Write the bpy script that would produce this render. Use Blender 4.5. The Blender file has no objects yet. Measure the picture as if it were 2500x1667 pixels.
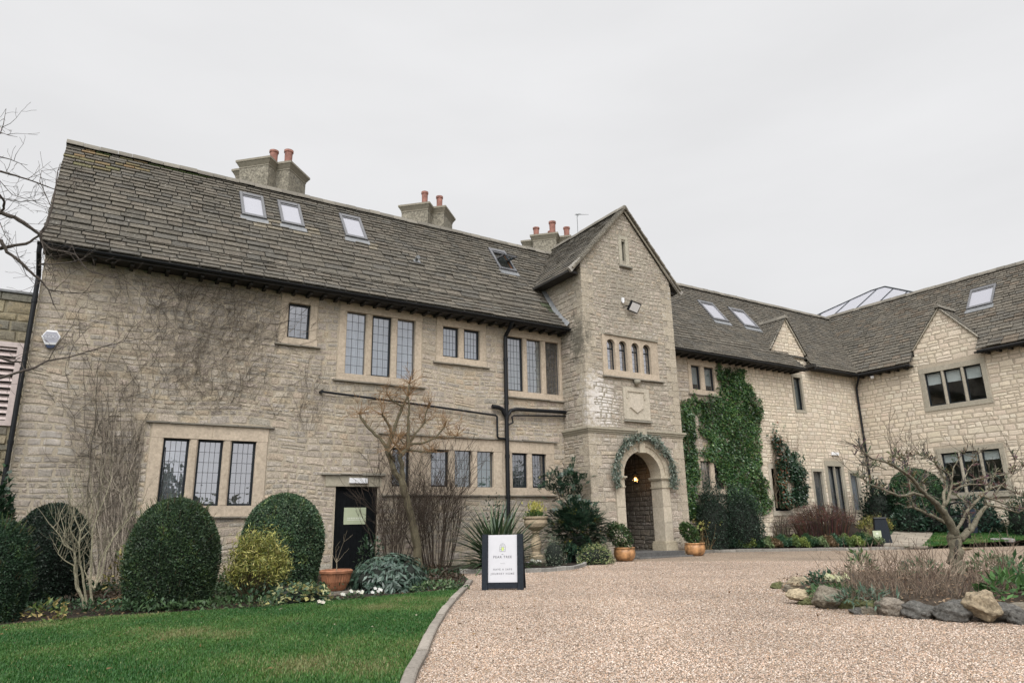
import bpy, math, random
import numpy as np
from mathutils import Vector, Matrix

sc = bpy.context.scene
COL = sc.collection
# ------------------------------------------------------------------ camera
H = 1.2
CAMX = np.array([[0.84594955, 0.1210031, 0.51935307],
                 [-0.53289371, 0.22805823, 0.81487038],
                 [-0.0198409, -0.96609921, 0.25740755]])   # world axes in rows; columns = right, down, forward
cam_d = bpy.data.cameras.new('camera')
cam = bpy.data.objects.new('camera', cam_d)
COL.objects.link(cam)
cam_d.sensor_width = 36.0
cam_d.lens = 24.0
cam_d.clip_start = 0.05
cam_d.clip_end = 2000
R3 = Matrix([[CAMX[i, 0], -CAMX[i, 1], -CAMX[i, 2]] for i in range(3)])
cam.matrix_world = Matrix.Translation((0, 0, H)) @ R3.to_4x4()
sc.camera = cam
# ------------------------------------------------------------------ sky and sun
SUN_EL, SUN_AZ = math.radians(50), math.radians(-38)      # high, behind the camera's left shoulder
world = bpy.data.worlds.new('World')
sc.world = world
world.use_nodes = True
wn = world.node_tree.nodes
wl = world.node_tree.links
wn.clear()
w_out = wn.new('ShaderNodeOutputWorld')
w_sky = wn.new('ShaderNodeTexSky')
w_sky.sky_type = 'NISHITA'
w_sky.sun_disc = False
w_sky.sun_elevation = SUN_EL
w_sky.sun_rotation = math.radians(180) + SUN_AZ
w_bg1 = wn.new('ShaderNodeBackground')
w_bg1.inputs[1].default_value = 0.06
wl.new(w_sky.outputs[0], w_bg1.inputs[0])
w_tc = wn.new('ShaderNodeTexCoord')
w_sep = wn.new('ShaderNodeSeparateXYZ')
wl.new(w_tc.outputs['Generated'], w_sep.inputs[0])
w_ramp = wn.new('ShaderNodeValToRGB')          # closed cloud: even low down, brighter overhead
e = w_ramp.color_ramp.elements
e[0].position = 0.0
e[0].color = (0.83, 0.83, 0.84, 1)
e[1].position = 1.0
e[1].color = (1.5, 1.5, 1.5, 1)
for p_, c_ in ((0.40, (.845, .845, .855)), (0.72, (.86, .86, .87)), (0.86, (1.3, 1.3, 1.32))):
    m_ = e.new(p_)
    m_.color = (*c_, 1)
wl.new(w_sep.outputs[2], w_ramp.inputs[0])
# the cloud is thinner, and brighter, round the hidden sun behind the camera
w_dot = wn.new('ShaderNodeVectorMath')
w_dot.operation = 'DOT_PRODUCT'
wl.new(w_tc.outputs['Generated'], w_dot.inputs[0])
w_dot.inputs[1].default_value = (math.sin(SUN_AZ) * math.cos(SUN_EL), -math.cos(SUN_AZ) * math.cos(SUN_EL), math.sin(SUN_EL))
w_glow = wn.new('ShaderNodeMapRange')
w_glow.interpolation_type = 'SMOOTHSTEP'
w_glow.inputs[1].default_value = 0.5
w_glow.inputs[2].default_value = 1.0
w_glow.inputs[3].default_value = 0.0
w_glow.inputs[4].default_value = 2.6
wl.new(w_dot.outputs['Value'], w_glow.inputs[0])
w_add = wn.new('ShaderNodeVectorMath')
w_add.operation = 'ADD'
wl.new(w_ramp.outputs[0], w_add.inputs[0])
wl.new(w_glow.outputs[0], w_add.inputs[1])
w_map = wn.new('ShaderNodeMapping')
w_map.inputs['Scale'].default_value = (1.5, 1.5, 5)
wl.new(w_tc.outputs['Generated'], w_map.inputs[0])
w_noise = wn.new('ShaderNodeTexNoise')
w_noise.inputs['Scale'].default_value = 1.6
w_noise.inputs['Detail'].default_value = 5
wl.new(w_map.outputs[0], w_noise.inputs['Vector'])
w_mr = wn.new('ShaderNodeMapRange')
w_mr.inputs[1].default_value = 0.3
w_mr.inputs[2].default_value = 0.7
w_mr.inputs[3].default_value = 0.95
w_mr.inputs[4].default_value = 1.03
wl.new(w_noise.outputs[0], w_mr.inputs[0])
w_vm = wn.new('ShaderNodeVectorMath')
w_vm.operation = 'SCALE'
wl.new(w_add.outputs[0], w_vm.inputs[0])
wl.new(w_mr.outputs[0], w_vm.inputs['Scale'])
w_bg2 = wn.new('ShaderNodeBackground')
w_bg2.inputs[1].default_value = 1.0
wl.new(w_vm.outputs[0], w_bg2.inputs[0])
w_mix = wn.new('ShaderNodeMixShader')
w_mix.inputs[0].default_value = 0.96
wl.new(w_bg1.outputs[0], w_mix.inputs[1])
wl.new(w_bg2.outputs[0], w_mix.inputs[2])
wl.new(w_mix.outputs[0], w_out.inputs[0])
sun_d = bpy.data.lights.new('sun', 'SUN')
sun_d.energy = 1.5
sun_d.angle = math.radians(35)
sun_d.color = (1.0, 0.97, 0.93)
sun = bpy.data.objects.new('sun', sun_d)
COL.objects.link(sun)
sd = Vector((math.sin(SUN_AZ) * math.cos(SUN_EL), -math.cos(SUN_AZ) * math.cos(SUN_EL), math.sin(SUN_EL)))
sun.rotation_euler = sd.to_track_quat('Z', 'Y').to_euler()
sun.location = (0, -10, 30)
sc.view_settings.view_transform = 'Standard'
sc.view_settings.look = 'None'
sc.view_settings.exposure = 0.0
sc.view_settings.gamma = 1.0
sc.render.engine = 'CYCLES'
sc.cycles.transparent_max_bounces = 12
sc.cycles.max_bounces = 6

# ------------------------------------------------------------------ pixel -> place (photo pixels, 2500 wide)
FOC = 1667.0
CAMP = np.array([0, 0, H])


def ray(p):
    return CAMX @ np.array([(p[0] - 1250) / FOC, (p[1] - 833.5) / FOC, 1.0])


def P(x, y):
    return (x * 1.06293, y * 1.06293)


def G(p, z=0.0):
    r = ray(p)
    return CAMP + r * ((z - H) / r[2])


def FY(p, y):
    r = ray(p)
    return CAMP + r * (y / r[1])


def FX(p, x):
    r = ray(p)
    return CAMP + r * (x / r[0])


def PLANE(p, o, n):
    r = ray(p)
    o = np.array(o, float)
    n = np.array(n, float)
    return CAMP + r * (((o - CAMP) @ n) / (r @ n))


def crop(x0, y0, s):
    return lambda x, y: (x0 + x / s, y0 + y / s)


# ------------------------------------------------------------------ builders
def rgb(*c):
    return tuple(c)


class MB:
    def __init__(self):
        self.v = []
        self.f = []
        self.c = []
        self.m = []

    def add(self, verts, faces, col=(1, 1, 1), mi=0):
        b = len(self.v)
        self.v.extend([tuple(map(float, q)) for q in verts])
        for f in faces:
            self.f.append(tuple(b + i for i in f))
            self.c.append(col)
            self.m.append(mi)

    def box(self, a, b, col=(1, 1, 1), mi=0):
        x0, y0, z0 = a
        x1, y1, z1 = b
        self.add([(x0, y0, z0), (x1, y0, z0), (x1, y1, z0), (x0, y1, z0), (x0, y0, z1), (x1, y0, z1), (x1, y1, z1), (x0, y1, z1)],
                 [(0, 3, 2, 1), (4, 5, 6, 7), (0, 1, 5, 4), (1, 2, 6, 5), (2, 3, 7, 6), (3, 0, 4, 7)], col, mi)

    def fbox(self, F, u0, u1, z0, z1, n0, n1, col=(1, 1, 1), mi=0, ch=0.0):
        """box in a wall frame F=(O,U,N[,V]); ch = chamfer of the front edges"""
        O, U, N, V = F
        c = ch
        pts = [(u0, z0, n0), (u1, z0, n0), (u1, z1, n0), (u0, z1, n0)]
        if c > 0:
            pts += [(u0, z0, n1 - c), (u1, z0, n1 - c), (u1, z1, n1 - c), (u0, z1, n1 - c)]
            pts += [(u0 + c, z0 + c * .3, n1), (u1 - c, z0 + c * .3, n1), (u1 - c, z1 - c * .3, n1), (u0 + c, z1 - c * .3, n1)]
            fs = [(3, 2, 1, 0), (0, 1, 5, 4), (1, 2, 6, 5), (2, 3, 7, 6), (3, 0, 4, 7),
                  (4, 5, 9, 8), (5, 6, 10, 9), (6, 7, 11, 10), (7, 4, 8, 11), (8, 9, 10, 11)]
        else:
            pts += [(u0, z0, n1), (u1, z0, n1), (u1, z1, n1), (u0, z1, n1)]
            fs = [(3, 2, 1, 0), (0, 1, 5, 4), (1, 2, 6, 5), (2, 3, 7, 6), (3, 0, 4, 7), (4, 5, 6, 7)]
        self.add([O + U * a + V * b + N * d for a, b, d in pts], fs, col, mi)

    def tube(self, pts, rad, n=8, col=(1, 1, 1), mi=0, cap=True):
        pts = [np.array(p, float) for p in pts]
        k = len(pts)
        if not hasattr(rad, '__len__'):
            rad = [rad] * k
        t0 = pts[1] - pts[0]
        t0 = t0 / (np.linalg.norm(t0) + 1e-9)
        a = np.array([0, 0, 1.0]) if abs(t0[2]) < .9 else np.array([1.0, 0, 0])
        b = np.cross(t0, a)
        b /= np.linalg.norm(b)
        vs = []
        for i in range(k):
            t = pts[min(i + 1, k - 1)] - pts[max(i - 1, 0)]
            t = t / (np.linalg.norm(t) + 1e-9)
            b = b - t * (b @ t)
            b /= (np.linalg.norm(b) + 1e-9)
            c = np.cross(t, b)
            for j in range(n):
                an = 2 * math.pi * j / n
                vs.append(pts[i] + (b * math.cos(an) + c * math.sin(an)) * rad[i])
        fs = []
        for i in range(k - 1):
            for j in range(n):
                j2 = (j + 1) % n
                fs.append((i * n + j, i * n + j2, (i + 1) * n + j2, (i + 1) * n + j))
        if cap:
            fs.append(tuple(range(n))[::-1])
            fs.append(tuple((k - 1) * n + j for j in range(n)))
        self.add(vs, fs, col, mi)

    def lathe(self, c, prof, n=24, col=(1, 1, 1), mi=0, rib=0.0, nrib=0, sq=None):
        vs = []
        for r, z in prof:
            for j in range(n):
                a = 2 * math.pi * j / n
                rr = r * (1 + (rib * math.cos(nrib * a) if nrib else 0))
                vs.append((c[0] + rr * math.cos(a), c[1] + rr * math.sin(a), c[2] + z))
        fs = []
        for i in range(len(prof) - 1):
            for j in range(n):
                j2 = (j + 1) % n
                fs.append((i * n + j, i * n + j2, (i + 1) * n + j2, (i + 1) * n + j))
        fs.append(tuple(range(n))[::-1])
        fs.append(tuple((len(prof) - 1) * n + j for j in range(n)))
        self.add(vs, fs, col, mi)

    def prism(self, poly, z0, z1, col=(1, 1, 1), mi=0, scale_top=None):
        n = len(poly)
        top = poly if scale_top is None else scale_top
        vs = [(x, y, z0) for x, y in poly] + [(x, y, z1) for x, y in top]
        fs = [tuple(range(n))[::-1], tuple(range(n, 2 * n))] + [(i, (i + 1) % n, n + (i + 1) % n, n + i) for i in range(n)]
        self.add(vs, fs, col, mi)

    def build(self, name, mats, parent=None, loc=None, smooth=False):
        return mesh_obj(name, np.array(self.v, dtype=np.float64).reshape(-1, 3), self.f, self.c, self.m, mats, parent, loc, smooth)


LOC = {}


def mesh_obj(name, v, faces, cols, mi, mats, parent=None, loc=None, smooth=False):
    if parent is not None:
        base = np.array(LOC[parent.name])
        off = (0, 0, 0)
    else:
        base = np.array(loc if loc is not None else (0, 0, 0), float)
        off = tuple(base)
    me = bpy.data.meshes.new(name)
    v = v - base
    if isinstance(faces, np.ndarray):
        nf, k = faces.shape
        me.vertices.add(len(v))
        me.vertices.foreach_set('co', v.astype(np.float32).ravel())
        me.loops.add(nf * k)
        me.loops.foreach_set('vertex_index', faces.astype(np.int32).ravel())
        me.polygons.add(nf)
        me.polygons.foreach_set('loop_start', np.arange(0, nf * k, k, dtype=np.int32))
        sizes = np.full(nf, k, dtype=np.int32)
        me.update(calc_edges=True)
    else:
        me.from_pydata([tuple(q) for q in v], [], faces)
        sizes = np.array([len(f) for f in faces], dtype=np.int32)
        nf = len(faces)
    if cols is not None and nf:
        at = me.color_attributes.new('Col', 'FLOAT_COLOR', 'CORNER')
        c = np.ones((nf, 4), dtype=np.float32)
        c[:, :3] = np.array(cols, dtype=np.float32).reshape(nf, 3)
        at.data.foreach_set('color', np.repeat(c, sizes, axis=0).ravel())
    if not isinstance(mats, (list, tuple)):
        mats = [mats]
    for m in mats:
        me.materials.append(m)
    if mi is not None and len(mats) > 1:
        me.polygons.foreach_set('material_index', np.array(mi, dtype=np.int32))
    if smooth:
        me.polygons.foreach_set('use_smooth', np.ones(nf, dtype=bool))
    me.update()
    o = bpy.data.objects.new(name, me)
    COL.objects.link(o)
    o.location = off
    if parent is not None:
        o.parent = parent
    LOC[o.name] = tuple(base)
    return o


def tag(o, label=None, cat=None, group=None, kind=None):
    if label:
        o['label'] = label
    if cat:
        o['category'] = cat
    if group:
        o['group'] = group
    if kind:
        o['kind'] = kind
    return o


def thing(name, loc, label, cat, group=None):
    o = bpy.data.objects.new(name, None)
    o.empty_display_size = 0.2
    COL.objects.link(o)
    o.location = tuple(map(float, loc))
    LOC[o.name] = tuple(map(float, loc))
    return tag(o, label, cat, group)


# ------------------------------------------------------------------ materials
def new_mat(name):
    m = bpy.data.materials.new(name)
    m.use_nodes = True
    nt = m.node_tree
    b = nt.nodes['Principled BSDF']
    return m, nt.nodes, nt.links, b


def mix_rgb(n, l, a, b, fac, blend='MIX'):
    x = n.new('ShaderNodeMix')
    x.data_type = 'RGBA'
    x.blend_type = blend
    for sock, val in ((x.inputs[0], fac), (x.inputs[6], a), (x.inputs[7], b)):
        if hasattr(val, 'links'):
            l.new(val, sock)
        elif isinstance(val, (int, float)):
            sock.default_value = val
        else:
            sock.default_value = (*val, 1)
    return x.outputs[2]


def noise(n, l, scale, detail=4, vec=None, rough=.55):
    t = n.new('ShaderNodeTexNoise')
    t.inputs['Scale'].default_value = scale
    t.inputs['Detail'].default_value = detail
    t.inputs['Roughness'].default_value = rough
    if vec is not None:
        l.new(vec, t.inputs['Vector'])
    return t.outputs[0]


def ramp(n, l, src, lo, hi, v0=0.0, v1=1.0):
    r = n.new('ShaderNodeMapRange')
    r.inputs[1].default_value = lo
    r.inputs[2].default_value = hi
    r.inputs[3].default_value = v0
    r.inputs[4].default_value = v1
    l.new(src, r.inputs[0])
    return r.outputs[0]


def bump(n, l, b, src, strength, dist=.02):
    bp = n.new('ShaderNodeBump')
    bp.inputs['Strength'].default_value = strength
    bp.inputs['Distance'].default_value = dist
    l.new(src, bp.inputs['Height'])
    l.new(bp.outputs[0], b.inputs['Normal'])


def objco(n):
    return n.new('ShaderNodeTexCoord').outputs['Object']


def mat_stone(name, tint=(1, 1, 1), var=.35, lichen=.0, lichen_col=(.62, .6, .55), dark=.0, dark_col=(.12, .11, .095), bs=.5, fine=28, rough=.92):
    m, n, l, b = new_mat(name)
    co = objco(n)
    at = n.new('ShaderNodeAttribute')
    at.attribute_name = 'Col'
    c = mix_rgb(n, l, at.outputs[0], tint, 1.0, 'MULTIPLY')
    n1 = noise(n, l, fine, 6, co, .65)
    v = ramp(n, l, n1, .3, .7, 1 - var, 1 + var * .6)
    vv = n.new('ShaderNodeVectorMath')
    vv.operation = 'SCALE'
    l.new(c, vv.inputs[0])
    l.new(v, vv.inputs['Scale'])
    nm = noise(n, l, 6.5, 7, co, .75)
    vv2 = n.new('ShaderNodeVectorMath')
    vv2.operation = 'SCALE'
    l.new(vv.outputs[0], vv2.inputs[0])
    l.new(ramp(n, l, nm, .3, .7, 1 - var * .55, 1 + var * .4), vv2.inputs['Scale'])
    c = vv2.outputs[0]
    if dark:
        n2 = noise(n, l, 1.1, 8, co, .7)
        c = mix_rgb(n, l, c, dark_col, ramp(n, l, n2, .52, .72, 0, dark))
    if lichen:
        n3 = noise(n, l, 2.2, 8, co, .75)
        c = mix_rgb(n, l, c, lichen_col, ramp(n, l, n3, .6, .68, 0, lichen))
    l.new(c, b.inputs['Base Color'])
    b.inputs['Roughness'].default_value = rough
    b.inputs['Specular IOR Level'].default_value = .25
    bump(n, l, b, noise(n, l, fine * 1.6, 7, co, .7), bs, .02)
    return m


def mat_plain(name, col, rough=.6, var=.12, scale=12, metal=0.0, bs=.0, spec=.5, attr=False):
    m, n, l, b = new_mat(name)
    co = objco(n)
    t = noise(n, l, scale, 5, co)
    v = ramp(n, l, t, .3, .7, 1 - var, 1 + var)
    vv = n.new('ShaderNodeVectorMath')
    vv.operation = 'SCALE'
    if attr:
        at = n.new('ShaderNodeAttribute')
        at.attribute_name = 'Col'
        l.new(at.outputs[0], vv.inputs[0])
    else:
        vv.inputs[0].default_value = col
    l.new(v, vv.inputs['Scale'])
    l.new(vv.outputs[0], b.inputs['Base Color'])
    b.inputs['Roughness'].default_value = rough
    b.inputs['Metallic'].default_value = metal
    b.inputs['Specular IOR Level'].default_value = spec
    if bs:
        bump(n, l, b, noise(n, l, scale * 4, 6, co, .7), bs, .01)
    return m


def mat_leaf(name, rough=.5, trans=.25, spec=.35):
    m, n, l, b = new_mat(name)
    at = n.new('ShaderNodeAttribute')
    at.attribute_name = 'Col'
    l.new(at.outputs[0], b.inputs['Base Color'])
    b.inputs['Roughness'].default_value = rough
    b.inputs['Specular IOR Level'].default_value = spec
    tr = n.new('ShaderNodeBsdfTranslucent')
    l.new(at.outputs[0], tr.inputs[0])
    mx = n.new('ShaderNodeMixShader')
    mx.inputs[0].default_value = trans
    out = n['Material Output']
    l.new(b.outputs[0], mx.inputs[1])
    l.new(tr.outputs[0], mx.inputs[2])
    l.new(mx.outputs[0], out.inputs[0])
    return m


def mat_glass(name, gloss=.4, tint=(.75, .8, .82), wob=.06, rough=.02):
    m, n, l, b = new_mat(name)
    out = n['Material Output']
    n.remove(b)
    gl = n.new('ShaderNodeBsdfGlossy')
    gl.inputs['Color'].default_value = (.95, .95, 1, 1)
    gl.inputs['Roughness'].default_value = rough
    tp = n.new('ShaderNodeBsdfTransparent')
    tp.inputs[0].default_value = (*tint, 1)
    mx = n.new('ShaderNodeMixShader')
    mx.inputs[0].default_value = gloss
    co = objco(n)
    bp = n.new('ShaderNodeBump')
    bp.inputs['Strength'].default_value = wob
    bp.inputs['Distance'].default_value = .05
    l.new(noise(n, l, 3.0, 2, co), bp.inputs['Height'])
    l.new(bp.outputs[0], gl.inputs['Normal'])
    l.new(tp.outputs[0], mx.inputs[1])
    l.new(gl.outputs[0], mx.inputs[2])
    l.new(mx.outputs[0], out.inputs[0])
    return m


M = {}
M['old_stone'] = mat_stone('weathered_limestone', var=.5, lichen=.35, lichen_col=(.55, .54, .50), dark=.35, dark_col=(.20, .185, .155), bs=.65)
M['old_mortar'] = mat_stone('lime_mortar', var=.3, dark=.45, dark_col=(.19, .175, .15), bs=.6)
M['tower_stone'] = mat_stone('tower_limestone', var=.52, lichen=.6, lichen_col=(.56, .54, .51), dark=.45, dark_col=(.17, .155, .13), bs=.7)
M['new_stone'] = mat_stone('pale_limestone', var=.25, lichen=.12, dark=.12, dark_col=(.33, .30, .25), bs=.4)
M['new_mortar'] = mat_stone('grey_mortar', var=.25, bs=.4)
M['ashlar'] = mat_stone('dressed_limestone', var=.24, dark=.42, dark_col=(.27, .245, .20), bs=.22, fine=16)
M['ashlar_grey'] = mat_stone('grey_dressed_stone', var=.2, dark=.3, dark_col=(.2, .19, .16), bs=.25, fine=16)
M['render'] = mat_stone('roughcast_render', var=.7, lichen=.3, dark=.7, dark_col=(.10, .095, .08), bs=1.0, fine=16)
M['tile'] = mat_stone('stone_roof_tile', tint=(.92, .92, .92), var=.5, lichen=.0, dark=.5, dark_col=(.055, .052, .045), bs=.7, fine=22)


def add_flecks(m, cols, scale, thr, strength=.8):
    n, l = m.node_tree.nodes, m.node_tree.links
    b = n['Principled BSDF']
    src = b.inputs['Base Color'].links[0].from_socket
    co = objco(n)
    for i, c in enumerate(cols):
        vec = n.new('ShaderNodeMapping')
        vec.inputs['Location'].default_value = (i * 7.3, i * 3.1, 0)
        l.new(co, vec.inputs[0])
        t = noise(n, l, scale * (1 + .5 * i), 5, vec.outputs[0], .7)
        src = mix_rgb(n, l, src, c, ramp(n, l, t, thr, thr + .06, 0, strength))
    l.new(src, b.inputs['Base Color'])


add_flecks(M['tile'], [(.36, .34, .30), (.20, .18, .10)], 11, .62, .75)
add_flecks(M['old_stone'], [(.42, .30, .15), (.16, .15, .13)], 4.2, .64, .5)
add_flecks(M['tower_stone'], [(.50, .49, .46), (.13, .12, .105)], 6, .62, .55)


def stain(m, centre, radii, col, strength, nscale=3.0):
    n, l = m.node_tree.nodes, m.node_tree.links
    b = n['Principled BSDF']
    src = b.inputs['Base Color'].links[0].from_socket
    co = objco(n)
    mp = n.new('ShaderNodeMapping')
    mp.inputs['Location'].default_value = tuple(-c / r for c, r in zip(centre, radii))
    mp.inputs['Scale'].default_value = tuple(1 / r for r in radii)
    l.new(co, mp.inputs[0])
    ln = n.new('ShaderNodeVectorMath')
    ln.operation = 'LENGTH'
    l.new(mp.outputs[0], ln.inputs[0])
    ad = n.new('ShaderNodeMath')
    ad.operation = 'ADD'
    l.new(ln.outputs['Value'], ad.inputs[0])
    l.new(ramp(n, l, noise(n, l, nscale, 7, co, .75), .3, .7, -.7, .7), ad.inputs[1])
    l.new(mix_rgb(n, l, src, col, ramp(n, l, ad.outputs[0], .95, .35, 0, strength)), b.inputs['Base Color'])


# local to the house (its base point is at 6, 19.57, 0)
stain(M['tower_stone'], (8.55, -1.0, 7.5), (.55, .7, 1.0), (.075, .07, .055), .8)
stain(M['tower_stone'], (9.2, -1.4, 5.2), (.9, .6, 1.2), (.66, .63, .60), .75, 5.0)
stain(M['tower_stone'], (10.6, -1.4, 9.6), (1.2, .6, 1.2), (.20, .18, .15), .55, 3.0)
stain(M['old_stone'], (-6.6, 0, 3.3), (.5, .4, .35), (.58, .54, .51), .5, 7.0)
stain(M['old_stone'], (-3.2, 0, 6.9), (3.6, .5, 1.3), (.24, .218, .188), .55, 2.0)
stain(M['old_stone'], (-6.3, 0, 2.6), (1.3, .5, 2.2), (.26, .24, .21), .5, 2.5)
stain(M['old_stone'], (1.6, 0, 5.2), (2.2, .5, .35), (.20, .185, .15), .55, 4.0)
stain(M['old_stone'], (6.0, 0, 1.2), (4.5, .5, .9), (.25, .23, .195), .5, 3.0)
M['metal_black'] = mat_plain('black_painted_iron', (.008, .009, .011), .45, .2, spec=.25)
M['frame_dark'] = mat_plain('dark_window_frame', (.012, .016, .020), .5, .15, spec=.2)
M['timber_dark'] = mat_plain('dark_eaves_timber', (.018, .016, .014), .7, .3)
M['timber_grey'] = mat_plain('weathered_timber', (.30, .28, .25), .85, .3, 20, bs=.4)
M['lead'] = mat_plain('lead_flashing', (.16, .165, .17), .5, .2, 8)
M['alu_grey'] = mat_plain('grey_skylight_cladding', (.10, .10, .105), .4, .12)
M['glass'] = mat_glass('leaded_glass', .30, (.62, .68, .70), wob=.16)
M['glass_clear'] = mat_glass('clear_glass', .10, (.8, .85, .86))
M['glass_mirror'] = mat_glass('reflecting_glass', .5, wob=.10)
M['glass_sky'] = mat_glass('skylight_glass', .85, wob=.01)
M['cames'] = mat_plain('lead_cames', (.06, .062, .065), .5, .1)
M['net'] = mat_plain('net_curtain', (.74, .74, .76), .9, .08, 6, attr=True)
M['blind'] = mat_plain('roller_blind', (.50, .50, .48), .9, .05)
M['dark_room'] = mat_plain('dark_interior', (.02, .019, .018), .9, .3)
M['black_door'] = mat_plain('black_door_paint', (.004, .005, .006), .6, .3, spec=.12)
M['terracotta'] = mat_plain('terracotta', (.25, .105, .052), .75, .35, 9, bs=.2)
M['glazed'] = mat_plain('glazed_terracotta', (.36, .19, .085), .35, .6, 6, bs=.1)
M['pot_red'] = mat_plain('chimney_pot_clay', (.25, .115, .09), .85, .35, 6)
M['white_plastic'] = mat_plain('white_plastic', (.70, .70, .71), .4, .06)
M['bark_old'] = mat_stone('lichened_bark', var=.5, lichen=.75, lichen_col=(.34, .34, .25), dark=.5, dark_col=(.05, .045, .035), bs=.9, fine=30)
M['bark'] = mat_stone('brown_bark', var=.4, bs=.5, fine=30)
M['leaf'] = mat_leaf('leaf')
M['leaf_gloss'] = mat_leaf('glossy_leaf', .32, .12, .5)
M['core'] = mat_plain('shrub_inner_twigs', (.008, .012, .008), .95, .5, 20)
M['rock'] = mat_stone('rockery_stone', var=.5, lichen=.55, lichen_col=(.34, .33, .28), dark=.75, dark_col=(.035, .035, .03), bs=1.0, fine=26)
add_flecks(M['rock'], [(.10, .115, .03)], 3.0, .66, .8)
M['sign_navy'] = mat_plain('dark_slate_paint', (.012, .016, .022), .7, .35, 30, bs=.1, spec=.2)
M['sign_white'] = mat_plain('sign_panel', (.50, .50, .525), .5, .02)
M['ink'] = mat_plain('grey_ink', (.10, .10, .11), .7, .05)
M['ink_green'] = mat_plain('green_ink', (.45, .55, .16), .7, .1)
M['sage'] = mat_plain('sage_green_panel', (.40, .44, .30), .6, .04)
M['pale_ink'] = mat_plain('pale_ink', (.62, .64, .55), .7, .05)
M['pink_louvre'] = mat_plain('louvre_paint', (.50, .42, .40), .6, .1)

rng = random.Random(7)
nrng = np.random.default_rng(11)
Z3 = np.array([0, 0, 1.0])


def frame(O, U, N, V=None):
    return (np.array(O, float), np.array(U, float), np.array(N, float), np.array(V if V is not None else Z3, float))


# ------------------------------------------------------------------ masonry and roofs
def subtract(ivs, a, b):
    out = []
    for x0, x1 in ivs:
        if b <= x0 or a >= x1:
            out.append((x0, x1))
            continue
        if a > x0:
            out.append((x0, a))
        if b < x1:
            out.append((b, x1))
    return out


PAL_OLD = [(.415, .352, .286), (.43, .37, .305), (.40, .345, .284), (.44, .376, .30), (.385, .336, .28), (.43, .38, .322), (.42, .348, .27), (.435, .356, .262), (.365, .325, .275)]
PAL_TOWER = [(.40, .345, .282), (.385, .332, .272), (.415, .362, .298), (.37, .32, .262), (.41, .357, .295), (.40, .335, .26)]
PAL_NEW = [(.60, .518, .412), (.615, .537, .432), (.58, .50, .398), (.63, .556, .452), (.60, .515, .402), (.57, .485, .385)]


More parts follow.
